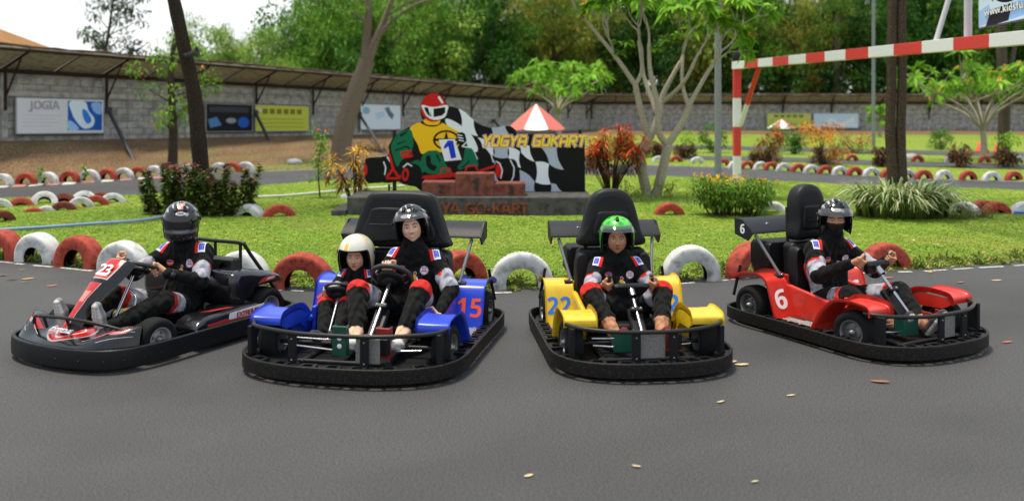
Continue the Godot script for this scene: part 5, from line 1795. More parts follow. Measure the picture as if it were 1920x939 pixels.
	for q in [["white", 4.43, -28.1], ["red", 4.95, -28.1], ["white", 5.5, -27.6], ["red", 6.02, -26.5], ["white", 6.2, -25.75], ["red", 6.45, -25.5], ["white", 6.75, -25.2], ["red", 6.98, -25.05], ["white", 7.2, -24.6], ["red", 7.5, -24.35], ["white", 7.72, -23.95], ["red", 7.98, -23.65], ["white", 8.22, -23.3], ["red", 8.5, -23.05], ["white", 8.82, -22.8], ["red", 9.12, -22.5], ["white", 9.42, -22.2], ["red", 9.72, -21.95], ["white", 10.15, -21.85], ["red", 10.62, -21.65], ["white", 11.05, -21.4], ["red", 11.6, -21.5]]:
		put.call(far[i % 2], q[0], Vector3(q[1], 0.0, q[2] - 0.05), 14 - 3 * (i % 3), "%s %s tyre from the left in the row right of the frangipani" % [ord[count[q[0]]], q[0]], "tyre row along the far right track", 0.0, 0.9)
		count[q[0]] += 1
		i += 1
	for k in 9:
		put.call(far[k % 2], "white" if k % 2 == 0 else "red", Vector3(9.5 + k * 0.92, 0.05, -28.75 + k * 0.19), 10, "%s tyre %s along in the distant row between the far track loops" % ["white" if k % 2 == 0 else "red", ord[k]], "distant tyre row between the far loops", 0.0, 0.8)

# ---------------------------------------------------------------- parasols, poles, barriers
func build_far_things() -> void:
	for q in [[Vector3(0.66, 0, -25.5), 0.86, 0.68, 1.10, 0.0, "red and white parasol standing behind the painted sign"], [Vector3(16.2, 0, -56.0), 0.85, 0.52, 0.42, 0.5, "distant red and white parasol before the far wall"]]:
		var o := thing("parasol", q[5], "parasol", q[0], 66.0)
		var g := Geo.new()
		var base: float = q[3]
		g.tube([Vector3(0, 0, 0), Vector3(0, base + q[2], 0)], 0.022, 8)
		part(o, "pole", g, paint("parasol_pole", 0.30, 0.20, 0.12, 0.6))
		for i in 8:
			g = Geo.new()
			var a0 := TAU * i / 8.0
			var a1 := TAU * (i + 1) / 8.0
			var rows := []
			for j in 5:
				var t := j / 4.0
				var row := PackedVector3Array()
				for k in 5:
					var s := k / 4.0
					var p: Vector3 = Vector3(cos(a0), 0, sin(a0)).lerp(Vector3(cos(a1), 0, sin(a1)), s) * q[1] * maxf(t, 0.01)
					row.append(p + Vector3(0, base + q[2] * (1.0 - t) + 0.02 * sin(t * PI) - 0.03 * sin(s * PI) * t, 0))
				rows.append(row)
			g.net(rows, false, false, Vector3.UP)
			part(o, "canopy_panel", g, paint("parasol_red", 0.55, 0.13, 0.10, 0.7) if i % 2 == 0 else paint("parasol_white", 0.78, 0.76, 0.73, 0.7))
		for i in 8:
			g = Geo.new()
			var a := TAU * i / 8.0
			g.tube([Vector3(0, base + q[2] * 0.97, 0), Vector3(cos(a) * q[1] * 0.99, base + 0.005, sin(a) * q[1] * 0.99)], 0.006, 4)
			part(o, "rib", g, paint("parasol_pole", 0.30, 0.20, 0.12, 0.6))
	for q in [[Vector3(4.95, 0, -22.4), 0.085, 6.5, "grey metal lamp post between the frangipani and the gate"], [Vector3(15.4, 0, -39.7), 0.075, 8.0, "thin pale lamp post in the distance on the right"]]:
		var o := thing("lamp_post", q[3], "lamp post", q[0])
		var g := Geo.new()
		g.lathe([Vector2(q[1] * 1.1, 0), Vector2(q[1], 0.4), Vector2(q[1] * 0.85, q[2]), Vector2(0.001, q[2] + 0.01)], 12)
		part(o, "pole", g, grained("galvanised", 0.27, 0.29, 0.29, 0.55, noise_tex("scuff_soft", 0.03, 512, [[0.0, grey(0.72)], [0.5, grey(0.9)], [1.0, grey(1.0)]], 5), 1.0))
		g = Geo.new()
		g.lathe([Vector2(q[1] * 2.2, 0), Vector2(q[1] * 2.2, 0.03), Vector2(q[1], 0.035)], 12)
		part(o, "base_plate", g, M("dark_steel"))
		g = Geo.new()
		g.tube(curve([Vector3(0, q[2] - 0.05, 0), Vector3(0.3, q[2] + 0.25, 0), Vector3(0.9, q[2] + 0.3, 0)], 4), 0.035, 8)
		g.box(Vector3(1.1, q[2] + 0.29, 0), Vector3(0.5, 0.09, 0.18), 0.03)
		part(o, "lamp_arm", g, paint("lamp_head_grey", 0.3, 0.3, 0.3, 0.5))
	for q in [[Vector3(16.95, 0, -33.6), "orange and white road barrier on the far track, the taller"], [Vector3(17.45, 0, -33.3), "orange road barrier right of the taller one"]]:
		var o := thing("road_barrier", q[1], "barrier", q[0])
		var g := Geo.new()
		g.puff(PackedVector2Array([Vector2(-0.2, 0), Vector2(0.2, 0), Vector2(0.19, 0.12), Vector2(0.12, 0.2), Vector2(0.10, 0.42), Vector2(-0.10, 0.42), Vector2(-0.12, 0.2), Vector2(-0.19, 0.12)]), [[0.02, -0.18], [0.0, -0.16], [0.0, 0.16], [0.02, 0.18]])
		part(o, "body", g, paint("barrier_orange", 0.72, 0.13, 0.06, 0.6))
		g = Geo.new()
		g.box(Vector3(0, 0.32, 0.187), Vector3(0.16, 0.07, 0.008), 0.002)
		part(o, "white_band", g, M("white"))

# ---------------------------------------------------------------- hoses, fallen leaves, stones
func build_small() -> void:
	var r := RandomNumberGenerator.new()
	r.seed = 31
	var hose := func(label: String, pts: Array, mat: Material) -> void:
		var g := Geo.new()
		var path := []
		for p in curve(pts, 8): path.append(Vector3(p.x, lawn_y(p.x, p.y) + 0.035, p.y))
		g.tube(path, 0.022, 6)
		tag(part(self, "hose", g, mat), label, "hose")
	hose.call("blue hose lying across the lawn behind the left tyres", [Vector2(-6.9, -12.2), Vector2(-6.3, -12.5), Vector2(-5.9, -12.75), Vector2(-5.3, -13.2), Vector2(-5.1, -13.9), Vector2(-5.2, -14.6)], paint("hose_blue", 0.16, 0.26, 0.46, 0.5))
	hose.call("white pipe lying on the lawn from the shrub to the sign", [Vector2(-4.75, -16.7), Vector2(-4.0, -17.2), Vector2(-3.3, -18.0), Vector2(-2.9, -18.6), Vector2(-2.2, -19.2)], paint("pipe_white", 0.62, 0.62, 0.60, 0.5))
	hose.call("blue strap trailing over the white tyre at the right edge", [Vector2(7.7, -14.3), Vector2(7.95, -14.15), Vector2(8.3, -14.05)], paint("strap_blue", 0.03, 0.14, 0.6, 0.5))
	# leaves on the asphalt
	var shapes := []
	for k in 3:
		var g := Geo.new()
		var rows := []
		for j in 7:
			var t := j / 6.0
			var w: float = sin(t * PI) ** 0.75 * (0.30 + 0.06 * k) + 0.012
			rows.append(PackedVector3Array([Vector3(t - 0.5, 0.10 * absf(t - 0.4) + 0.06 * w, -w * 0.5), Vector3(t - 0.5, 0.10 * absf(t - 0.4), 0), Vector3(t - 0.5, 0.10 * absf(t - 0.4) + 0.08 * w, w * 0.5)]))
		g.net(rows, false, false, Vector3.UP)
		shapes.append(g.mesh())
	var tones := [paint("leaf_ochre", 0.50, 0.27, 0.06, 0.7), paint("leaf_brown", 0.27, 0.10, 0.03, 0.75), paint("leaf_straw", 0.52, 0.40, 0.22, 0.75), paint("leaf_rust", 0.42, 0.11, 0.03, 0.7)]
	var names := ["ochre", "brown", "straw-coloured", "rust-red"]
	# x, z, length, tone, note
	var lay := [[-5.13, -9.38, 0.11, 1, "at the left frame edge by the kerb"], [-4.91, -9.15, 0.12, 1, "second from the left frame edge"], [-4.77, -9.18, 0.12, 0, "beside the kerb dashes left of the black kart"], [-4.36, -8.83, 0.10, 3, "nearest the number board of the black kart"], [-5.1, -9.69, 0.08, 0, "lying on the kerb dashes at left"], [-4.72, -9.02, 0.07, 2, "small, below the kerb dashes at left"], [1.47, -6.2, 0.07, 2, "right beside the yellow kart's bumper"], [1.51, -6.13, 0.10, 2, "just right of the yellow kart's bumper"], [1.64, -5.48, 0.06, 2, "small, below the gap between yellow and red karts"], [2.27, -5.75, 0.12, 1, "long, below the red kart's bumper"], [1.2, -5.36, 0.06, 2, "small, below the yellow kart's right corner"], [0.587, -4.4, 0.05, 2, "tiny, second nearest to the camera"], [0.076, -4.287, 0.05, 2, "tiny, straight ahead on the near asphalt"], [1.1, -4.22, 0.04, 2, "tiny, nearest to the camera"], [3.57, -6.72, 0.09, 3, "right of the red kart's nose"], [3.72, -9.24, 0.13, 3, "against the kerb line by the torn red tyre"], [4.32, -8.99, 0.10, 3, "on the asphalt behind the red kart's nose"], [4.73, -9.1, 0.11, 2, "near the right frame edge"], [0.32, -8.62, 0.08, 0, "by the kerb between blue and yellow karts"], [4.28, -9.54, 0.09, 0, "on the kerb line at right"]]
	for q in lay:
		var o := show_mesh(self, "fallen_leaf", shapes[r.randi() % 3], tones[q[3]])
		o.position = Vector3(q[0], 0.006, q[1])
		o.rotation = Vector3(r.randf_range(-0.12, 0.12), r.randf_range(-0.6, 0.6), 0)
		o.scale = Vector3.ONE * q[2]
		tag(o, "%s fallen leaf %s" % [names[q[3]], q[4]], "leaf", "fallen leaves on the asphalt")
	var spots := []
	var tints := []
	for i in 230:
		var z := -9.2 - pow(r.randf(), 1.2) * 10.0
		var x := r.randf_range(-1, 1) * absf(z) * 0.56
		if z > spread(LAWN_NEAR, x) - 0.05 or z < spread(LAWN_FAR, x) + 0.1: continue
		if absf(x + 0.6) < 2.0 and z < -14.1 and z > -15.5: continue
		spots.append(Transform3D(Basis(Vector3.UP, r.randf() * TAU).scaled(Vector3.ONE * r.randf_range(0.05, 0.11)), Vector3(x, lawn_y(x, z) + 0.03, z)))
		tints.append([Color(0.62, 0.30, 0.10), Color(0.50, 0.20, 0.06), Color(0.60, 0.48, 0.26), Color(0.40, 0.24, 0.10)][r.randi() % 4] * r.randf_range(0.8, 1.1))
	scatter(self, "fallen_leaves", shapes[0], vertexed("dry_leaf", 0.75), spots, tints, "dry fallen leaves scattered over the lawn", "leaves")
	# pale stones along the bank foot and by the white pipe
	var stone_mat := grained("pale_stone", 0.46, 0.46, 0.44, 0.9, noise_tex("scuff_soft", 0.03, 512, [[0.0, grey(0.72)], [0.5, grey(0.9)], [1.0, grey(1.0)]], 5), 2.0)
	for q in [[Vector3(-2.95, 0.05, -16.8), 0.12, "white stone block by the orange croton"], [Vector3(-4.6, 0.08, -27.9), 0.16, "pale stone at the foot of the forked tree"], [Vector3(-3.9, 0.08, -28.2), 0.17, "pale stone right of the forked tree"], [Vector3(-6.3, 0.08, -27.0), 0.17, "pale stone left of the forked tree"], [Vector3(12.6, 0.08, -29.4), 0.2, "white stone near the double trunk"]]:
		var g := Geo.new()
		var rows := []
		for j in 7:
			var row := PackedVector3Array()
			for k in 10:
				var ph := PI * (j / 6.0 - 0.5)
				var a := TAU * k / 10
				row.append(Vector3(cos(a) * cos(ph) * 1.3, sin(ph) * 0.7, sin(a) * cos(ph)) * q[1] * (1.0 + 0.15 * sin(a * 3 + j)))
			rows.append(row)
		g.net(rows, false, true)
		tag(part(self, "stone", g, stone_mat, Transform3D(Basis(), q[0])), q[2], "stone")

# ---------------------------------------------------------------- go-karts (local axes: +z is the nose, +x the driver's left hand)
func gloss(key: String, r: float, g: float, b: float, rough := 0.38) -> StandardMaterial3D:
	if mats.has(key): return mats[key]
	var m := paint(key, r, g, b, rough)
	m.clearcoat_enabled = true
	m.clearcoat = 0.25
	m.clearcoat_roughness = 0.2
	m.albedo_texture = noise_tex("paint_dust", 0.008, 512, [[0.0, grey(0.80)], [0.4, grey(0.95)], [1.0, grey(1.0)]], 4)
	m.uv1_triplanar = true
	m.uv1_scale = Vector3.ONE * 1.2
	return m

func matt(key: String, r: float, g: float, b: float, rough: float) -> StandardMaterial3D:
	var m := paint(key, r, g, b, rough)
	m.metallic_specular = 0.32
	return m

func M(key: String) -> StandardMaterial3D:
	match key:
		"black": return matt("black_plastic", 0.009, 0.009, 0.010, 0.45)
		"gloss_black": return gloss("black_lacquer", 0.010, 0.010, 0.012, 0.15)
		"vinyl":
			var vm := grained("seat_vinyl", 0.012, 0.0122, 0.014, 0.5, noise_tex("vinyl", 0.2, 256, [[0, grey(0.7)], [1, grey(1)]], 3), 6.0, noise_tex("vinyl_relief", 0.35, 256, [], 2), 0.05)
			vm.metallic_specular = 0.35
			return vm
		"bumper":
			var bm := grained("bumper_coating", 0.045, 0.040, 0.036, 0.5, noise_tex("scuff", 0.035, 512, [[0.0, grey(0.42)], [0.55, grey(0.52)], [0.68, grey(0.62)], [0.8, grey(0.85)], [1.0, grey(1.0)]], 6), 2.2)
			bm.metallic_specular = 0.3
			return bm
		"rubber":
			return grained("tyre_rubber", 0.016, 0.016, 0.016, 0.8, noise_tex("scuff_soft", 0.03, 512, [[0.0, grey(0.72)], [0.5, grey(0.9)], [1.0, grey(1.0)]], 5), 3.0)
		"chrome": return paint("chrome", 0.42, 0.42, 0.44, 0.25, 1.0)
		"steel": return grained("worn_steel", 0.40, 0.40, 0.41, 0.38, noise_tex("scuff_soft", 0.03, 512, [[0.0, grey(0.72)], [0.5, grey(0.9)], [1.0, grey(1.0)]], 5), 4.0)
		"alu": return paint("aluminium", 0.50, 0.49, 0.47, 0.42, 0.9)
		"dark_steel": return matt("dark_tube", 0.020, 0.019, 0.019, 0.35)
		"plate_grey": return grained("grey_plate", 0.24, 0.23, 0.22, 0.45, noise_tex("scuff_soft", 0.03, 512, [[0.0, grey(0.72)], [0.5, grey(0.9)], [1.0, grey(1.0)]], 5), 3.0)
		"red": return gloss("kart_red", 0.66, 0.030, 0.016)
		"yellow": return gloss("kart_yellow", 0.80, 0.52, 0.012)
		"blue": return gloss("kart_blue", 0.012, 0.055, 0.60)
		"white": return paint("white_vinyl", 0.80, 0.80, 0.78, 0.4)
		"pedal_green": return gloss("pedal_green", 0.006, 0.075, 0.045)
		"pedal_red": return gloss("pedal_red", 0.34, 0.020, 0.016)
		"number_blue": return paint("number_blue", 0.015, 0.16, 0.66, 0.4)
		"number_red": return paint("number_orange_red", 0.82, 0.085, 0.035, 0.4)
		"decal_red": return paint("decal_red", 0.46, 0.035, 0.025, 0.3)
		"decal_silver": return paint("decal_silver", 0.55, 0.52, 0.52, 0.3)
	return null

func ring_outline(W: float, zf: float, zr: float, boxy := 0.0) -> Array:
	var h := [Vector2(0, 1.0), Vector2(0.36, 0.985), Vector2(0.66 + boxy * 0.06, 0.915), Vector2(0.86 + boxy * 0.04, 0.80), Vector2(0.97, 0.64), Vector2(1.0, 0.45), Vector2(1.0, 0.1), Vector2(1.0, -0.35), Vector2(1.0, -0.72), Vector2(0.95, -0.88), Vector2(0.82, -0.965), Vector2(0.55, -1.0), Vector2(0.0, -1.0)]
	var full := []
	for p in h: full.append(p)
	for i in range(h.size() - 2, 0, -1): full.append(Vector2(-h[i].x, h[i].y))
	var out := []
	for p in curve(full, 5, true): out.append(Vector2(p.x * W, p.y * (zf if p.y > 0 else -zr)))
	return out

func outline_normal(o: Array, i: int) -> Vector2:
	var t: Vector2 = (o[(i + 1) % o.size()] - o[(i + o.size() - 1) % o.size()]).normalized()
	var nn := Vector2(t.y, -t.x)
	return nn if nn.dot(o[i]) > 0 else -nn

func bumper_band(o: Array, prof: Array) -> Geo:
	var g := Geo.new()
	var rows := []
	for i in o.size():
		var nn := outline_normal(o, i)
		var r := PackedVector3Array()
		for p in prof: r.append(Vector3(o[i].x + nn.x * p.x, p.y, o[i].y + nn.y * p.x))
		rows.append(r)
	g.net(rows, true, true)
	return g

func sheet(path: Array, section: Array, thick: float) -> Geo:
	# path: (z, y) points of the arch; section: (x, drop) across it. A bent sheet with two skins and closed rims
	var g := Geo.new()
	var outer := []
	var inner := []
	for i in path.size():
		var t: Vector2 = (path[mini(i + 1, path.size() - 1)] - path[maxi(i - 1, 0)]).normalized()
		var nn := Vector2(-t.y, t.x)
		var a := PackedVector3Array()
		var b := PackedVector3Array()
		for s in section:
			var q: Vector2 = path[i] + nn * s.y
			a.append(Vector3(s.x, q.y, q.x))
			q -= nn * thick
			b.append(Vector3(s.x * 1.0, q.y, q.x))
		outer.append(a)
		inner.append(b)
	g.net(outer, false, false, Vector3(0, 1, 0.3))
	g.net(inner, false, false, Vector3(0, -1, -0.3))
	var C: int = outer[0].size()
	for j in [0, C - 1]:
		var rim := [PackedVector3Array(), PackedVector3Array()]
		for i in outer.size():
			rim[0].append(outer[i][j])
			rim[1].append(inner[i][j])
		g.net(rim, false, false, Vector3(1 if outer[0][j].x > outer[0][C / 2].x else -1, 0, 0))
	g.net([outer[0], inner[0]], false, false, Vector3(0, -0.5, 1))
	g.net([outer[-1], inner[-1]], false, false, Vector3(0, -0.5, -1))
	return g

func wheel(k: Node3D, called: String, at: Vector3, r: float, w: float, side: float, slick := false, steer := 0.0) -> void:
	var o := Node3D.new()
	o.name = called
	k.add_child(o, true)
	o.transform = Transform3D(Basis(Vector3.UP, steer) * Basis(Vector3(0, 0, 1), -PI / 2 * side), at)
	var g := Geo.new()
	var rr := r * 0.56
	var hw := w * 0.5
	g.lathe([Vector2(rr, -hw * 0.86), Vector2(rr + (r - rr) * 0.35, -hw), Vector2(rr + (r - rr) * 0.7, -hw * 0.98), Vector2(r * 0.965, -hw * 0.8), Vector2(r, -hw * 0.5), Vector2(r * 1.004, 0), Vector2(r, hw * 0.5), Vector2(r * 0.965, hw * 0.8), Vector2(rr + (r - rr) * 0.7, hw * 0.98), Vector2(rr + (r - rr) * 0.35, hw), Vector2(rr, hw * 0.86)], 40)
	part(o, "tyre", g, M("rubber"))
	g = Geo.new()
	g.lathe([Vector2(rr, -hw * 0.86), Vector2(rr * 1.03, -hw * 0.9), Vector2(rr * 0.92, -hw * 0.8), Vector2(rr * 0.9, hw * 0.2), Vector2(rr * 0.9, hw * 0.82), Vector2(rr * 1.04, hw * 0.93), Vector2(rr * 1.06, hw * 0.88)], 32)
	g.lathe([Vector2(rr * 0.9, hw * 0.35), Vector2(rr * 0.55, hw * 0.5), Vector2(rr * 0.3, hw * 0.5), Vector2(0.001, hw * 0.5)], 28)
	part(o, "rim", g, M("steel") if slick else paint("rim_dark_steel", 0.17, 0.17, 0.165, 0.45, 0.4))
	g = Geo.new()
	g.lathe([Vector2(rr * 0.34, hw * 0.5), Vector2(rr * 0.34, hw * 0.72), Vector2(rr * 0.2, hw * 0.8), Vector2(rr * 0.2, hw * 1.0), Vector2(0.001, hw * 1.02)], 18)
	for i in 4:
		var a := TAU * i / 4 + 0.4
		g.lathe([Vector2(0.008, hw * 0.45), Vector2(0.008, hw * 0.62), Vector2(0.001, hw * 0.64)], 8, Transform3D(Basis(), Vector3(cos(a) * rr * 0.58, 0, sin(a) * rr * 0.58)))
	part(o, "hub", g, paint("hub_steel", 0.2, 0.2, 0.2, 0.4, 0.7))

func bolt(k: Node3D, at: Vector3, dir: Vector3, r := 0.007, mat: Material = null) -> void:
	var g := Geo.new()
	var up := Vector3.UP if absf(dir.y) < 0.9 else Vector3.RIGHT
	var b := basis_to(dir, up)
	g.lathe([Vector2(r, 0), Vector2(r, 0.005), Vector2(r * 0.6, 0.008), Vector2(0.0005, 0.008)], 8, Transform3D(Basis(b.x, b.z, -b.y), at))
	part(k, "bolt", g, mat if mat else M("steel"))

func round_rect(x0: float, y0: float, x1: float, y1: float, r: float, n := 5) -> PackedVector2Array:
	var o := PackedVector2Array()
	for c in [[x1 - r, y1 - r, 0], [x0 + r, y1 - r, 1], [x0 + r, y0 + r, 2], [x1 - r, y0 + r, 3]]:
		for i in n + 1:
			var a: float = (c[2] + float(i) / n) * PI / 2
			o.append(Vector2(c[0] + cos(a) * r, c[1] + sin(a) * r))
	return o

func smooth2(pts: Array, per := 6) -> PackedVector2Array:
	return PackedVector2Array(curve(pts, per, true))

func bumper_block(k: Node3D, at: Vector3, yaw: float, w0: float, w1: float, d: float) -> void:
	# black plastic buffer: a trapezoid frame round a hole
	var g := Geo.new()
	var t := 0.022
	var o := [Vector2(-w0 / 2, 0), Vector2(w0 / 2, 0), Vector2(w1 / 2, d), Vector2(-w1 / 2, d)]
	var c := Vector2(0, d / 2)
	var inn := []
	for p in o: inn.append(c + (p - c) * 0.58)
	for i in 4:
		var j := (i + 1) % 4
		g.prism(PackedVector2Array([o[i], o[j], inn[j], inn[i]]), t)
	part(k, "bumper_block", g, M("black"), Transform3D(Basis(Vector3.UP, yaw) * Basis(Vector3.RIGHT, -PI / 2), at))

func number_plate_text(k: Node3D, words: String, h: float, mat: Material, at: Vector3, b: Basis, wide := 1.0, fat := 0.25) -> void:
	letters(k, "number", words, h, 0.003, mat, Transform3D(b, at), true, 0.0, fat, wide)

func make_kart(cfg: Dictionary) -> Node3D:
	var k := thing("go_kart", cfg.label, "go-kart", cfg.at, cfg.yaw, "rental go-karts lined up on the track")
	var W: float = cfg.W
	var zf: float = cfg.zf
	var zr: float = cfg.zr
	var body := M(cfg.body)
	var two: bool = cfg.two
	var zs := zf / 0.87
	var o := ring_outline(W, zf, zr)
	# wrap-round bumper band and the plastic blocks behind it
	part(k, "bumper_ring", bumper_band(o, [Vector2(0, 0.034), Vector2(0.004, 0.038), Vector2(0.004, 0.118), Vector2(0.0, 0.124), Vector2(-0.012, 0.125), Vector2(-0.018, 0.12), Vector2(-0.018, 0.04), Vector2(-0.014, 0.034)]), M("bumper"))
	var g := Geo.new()
	var inset := PackedVector2Array()
	for i in range(0, o.size(), 1):
		var nn := outline_normal(o, i)
		inset.append(o[i] - nn * 0.05)  # pan rim added out towards the band to block light through the blocks
	g.prism(inset, 0.014, Transform3D(Basis(Vector3(1, 0, 0), Vector3(0, 0, 1), Vector3(0, 1, 0)), Vector3(0, 0.058, 0)))
	part(k, "floor_pan", g, M("black"))
	var count := 11 if two else 9
	for i in count:
		var want := lerpf(-1.12, 1.12, float(i) / (count - 1)) * (1.0)
		# walk the front arc by angle
		var best := 0
		var bd := 1e9
		for j in o.size():
			var a := atan2(o[j].x / W, o[j].y / zf)
			if absf(a - want * 1.05) < bd:
				bd = absf(a - want * 1.05)
				best = j
		var nn := outline_normal(o, best)
		var p: Vector2 = o[best] - nn * 0.02
		bumper_block(k, Vector3(p.x, 0.096, p.y), atan2(nn.x, nn.y), 0.125, 0.095, 0.085)
	for s: float in [-1.0, 1.0]:
		for i in 5:
			bumper_block(k, Vector3(s * (W - 0.02), 0.092, (0.10 - i * 0.115) * zs), s * PI / 2, 0.105, 0.085, 0.085)
	# chassis tubes
	g = Geo.new()
	for s: float in [-1.0, 1.0]:
		g.tube(curve([Vector3(s * 0.28, 0.085, 0.66 * zs), Vector3(s * 0.27, 0.085, 0.2), Vector3(s * 0.33, 0.085, -0.3), Vector3(s * 0.33, 0.09, -0.74)], 5), 0.016, 8)
	for z in [0.62 * zs, 0.05, -0.45, -0.72]:
		g.tube([Vector3(-0.31, 0.085, z), Vector3(0.31, 0.085, z)], 0.014, 8)
	g.tube([Vector3(-W + 0.2, 0.14, 0.40 * zs), Vector3(W - 0.2, 0.14, 0.40 * zs)], 0.014, 8)
	g.tube([Vector3(-W + 0.2, 0.145, -0.61 * zs), Vector3(W - 0.2, 0.145, -0.61 * zs)], 0.016, 10)
	part(k, "chassis_frame", g, M("dark_steel"))
	g = Geo.new()
	g.tube([Vector3(-W + 0.28, 0.15, 0.50 * zs), Vector3(-0.04, 0.135, 0.55 * zs)], 0.007, 8)
	part(k, "tie_rod", g, M("chrome"))
	g = Geo.new()
	g.tube([Vector3(W - 0.28, 0.15, 0.50 * zs), Vector3(0.06, 0.135, 0.55 * zs)], 0.007, 8)
	part(k, "tie_rod", g, M("chrome"))
	g = Geo.new()
	g.tube([Vector3(-W + 0.28, 0.185, 0.46 * zs), Vector3(-0.16, 0.18, 0.46 * zs)], 0.006, 8)
	part(k, "brake_rod", g, M("chrome"))
	# wheels
	for s: float in [-1.0, 1.0]:
		wheel(k, "wheel", Vector3(s * (W - 0.155), 0.147, 0.39 * zs), 0.147, 0.125, s, false, cfg.steer)
		wheel(k, "wheel", Vector3(s * (W - 0.165), 0.15, -0.61 * zs), 0.15, 0.155, s)
	# fenders
	for s: float in [-1.0, 1.0]:
		var xo := s * (W - 0.075)
		var xi := s * (W - 0.295)
		var mid := (xo + xi) * 0.5
		var sec := [Vector2(xi, -0.035), Vector2(xi, -0.004), Vector2(lerpf(xi, mid, 0.12), 0.0), Vector2(mid, 0.003), Vector2(lerpf(xo, mid, 0.18), 0.0), Vector2(lerpf(xo, mid, 0.04), -0.008), Vector2(xo, -0.022)]
		var pf := []
		for p in curve([Vector2(0.555, 0.285), Vector2(0.553, 0.312), Vector2(0.540, 0.332), Vector2(0.46, 0.342), Vector2(0.34, 0.342), Vector2(0.25, 0.318), Vector2(0.165, 0.245), Vector2(0.11, 0.16), Vector2(0.075, 0.09)], 4): pf.append(Vector2(p.x * zs, p.y))
		var fender := part(k, "front_fender", sheet(pf, sec, 0.006), body)
		g = Geo.new()
		var side_wall := PackedVector2Array()
		for p in pf: side_wall.append(Vector2(-p.x, p.y - 0.008))
		side_wall.append(Vector2(-0.12 * zs, 0.09))
		side_wall.append(Vector2(-0.30 * zs, 0.24))
		side_wall.append(Vector2(-0.50 * zs, 0.25))
		g.prism(side_wall, 0.006, Transform3D(Basis(Vector3(0, 0, -1), Vector3(0, 1, 0), Vector3(1, 0, 0)), Vector3(xi - 0.003 + s * 0.004, 0, 0)))
		part(fender, "inner_wall", g, body)
		xo = s * (W - 0.085)
		xi = s * (W - 0.305)
		mid = (xo + xi) * 0.5
		sec = [Vector2(xi, -0.03), Vector2(xi, -0.004), Vector2(lerpf(xi, mid, 0.1), 0.0), Vector2(mid, 0.0), Vector2(lerpf(xo, mid, 0.16), 0.0), Vector2(lerpf(xo, mid, 0.04), -0.008), Vector2(xo, -0.024)]
		var pr := []
		for p in curve([Vector2(-0.325, 0.078), Vector2(-0.35, 0.15), Vector2(-0.385, 0.25), Vector2(-0.415, 0.335), Vector2(-0.45, 0.372), Vector2(-0.53, 0.388), Vector2(-0.66, 0.375), Vector2(-0.78, 0.325)], 4): pr.append(Vector2(p.x * zs, p.y))
		part(k, "rear_fender", sheet(pr, sec, 0.006), body)
		var face_n := Vector3(0, 0.35, 1).normalized()
		number_plate_text(k, cfg.num, cfg.num_h, M(cfg.num_mat), Vector3(mid, 0.225, -0.3765 * zs + 0.008), basis_to(face_n), cfg.num_wide, 0.0)
		bolt(k, Vector3(mid - 0.05, 0.093, -0.322 * zs), face_n)
		bolt(k, Vector3(mid + 0.05, 0.093, -0.322 * zs), face_n)
		# mounting tab that holds the fender to the frame
		g = Geo.new()
		g.box(Vector3(s * (W - 0.325), 0.30, -0.44 * zs), Vector3(0.03, 0.20, 0.05), 0.006)
		part(k, "fender_bracket", g, body)
		g = Geo.new()
		g.box(Vector3(s * (W - 0.335), 0.24, 0.16 * zs), Vector3(0.03, 0.17, 0.05), 0.006)
		part(k, "fender_bracket", g, body)
		# side panel that rises from the front to the rear fender
		g = Geo.new()
		var pp := PackedVector2Array([Vector2(-0.20 * zs, 0.238), Vector2(-0.05 * zs, 0.246), Vector2(0.43 * zs, 0.318), Vector2(0.43 * zs, 0.30), Vector2(0.40 * zs, 0.085), Vector2(-0.10 * zs, 0.085)])
		g.prism(pp, 0.012, Transform3D(Basis(Vector3(0, 0, -1), Vector3(0, 1, 0), Vector3(1, 0, 0)), Vector3(s * (W - 0.30) - 0.006, 0, 0)))
		part(k, "side_panel", g, body)
		g = Geo.new()
		g.tube([Vector3(s * (W - 0.315), 0.244, 0.2 * zs), Vector3(s * (W - 0.315), 0.25, 0.05 * zs), Vector3(s * (W - 0.315), 0.32, -0.43 * zs)], 0.019, 8)
		part(k, "side_rail", g, body)
		# ribbed aluminium running board
		g = Geo.new()
		var x0 := s * (W - 0.29)
		var x1 := s * (W - 0.105)
		g.box(Vector3((x0 + x1) / 2, 0.088, -0.11 * zs), Vector3(absf(x1 - x0), 0.006, 0.46 * zs), 0.002)
		for i in 8:
			g.box(Vector3(lerpf(x0, x1, (i + 0.5) / 8), 0.0925, -0.11 * zs), Vector3(0.010, 0.005, 0.45 * zs), 0.002)
		part(k, "running_board", g, M("alu"))
		for i in 3: bolt(k, Vector3(lerpf(x0, x1, 0.25), 0.094, (-0.28 + i * 0.16) * zs), Vector3.UP, 0.006)
		# rear wing stay and its bracket
		g = Geo.new()
		var wx: float = s * cfg.wing * 0.87
		g.tube([Vector3(s * (W - 0.30), 0.385, -0.47 * zs), Vector3(wx, 0.68, -0.68 * zs)], 0.013, 10)
		part(k, "wing_stay", g, paint("grey_stay", 0.19, 0.19, 0.2, 0.35, 0.5))
		g = Geo.new()
		g.box(Vector3(s * (W - 0.30), 0.375, -0.475 * zs), Vector3(0.11, 0.035, 0.07), 0.005)
		part(k, "stay_bracket", g, M("black"))
		g = Geo.new()
		g.tube([Vector3(s * (W - 0.10), 0.20, -0.78 * zs), Vector3(s * (W - 0.14), 0.44, -0.745 * zs)], 0.012, 8)
		part(k, "rear_post", g, M("black"))
		bolt(k, Vector3(s * (W - 0.30), 0.395, -0.455 * zs), Vector3.UP, 0.012, M("chrome"))
	# rear wing
	g = Geo.new()
	var wg: float = cfg.wing
	var up_path := []
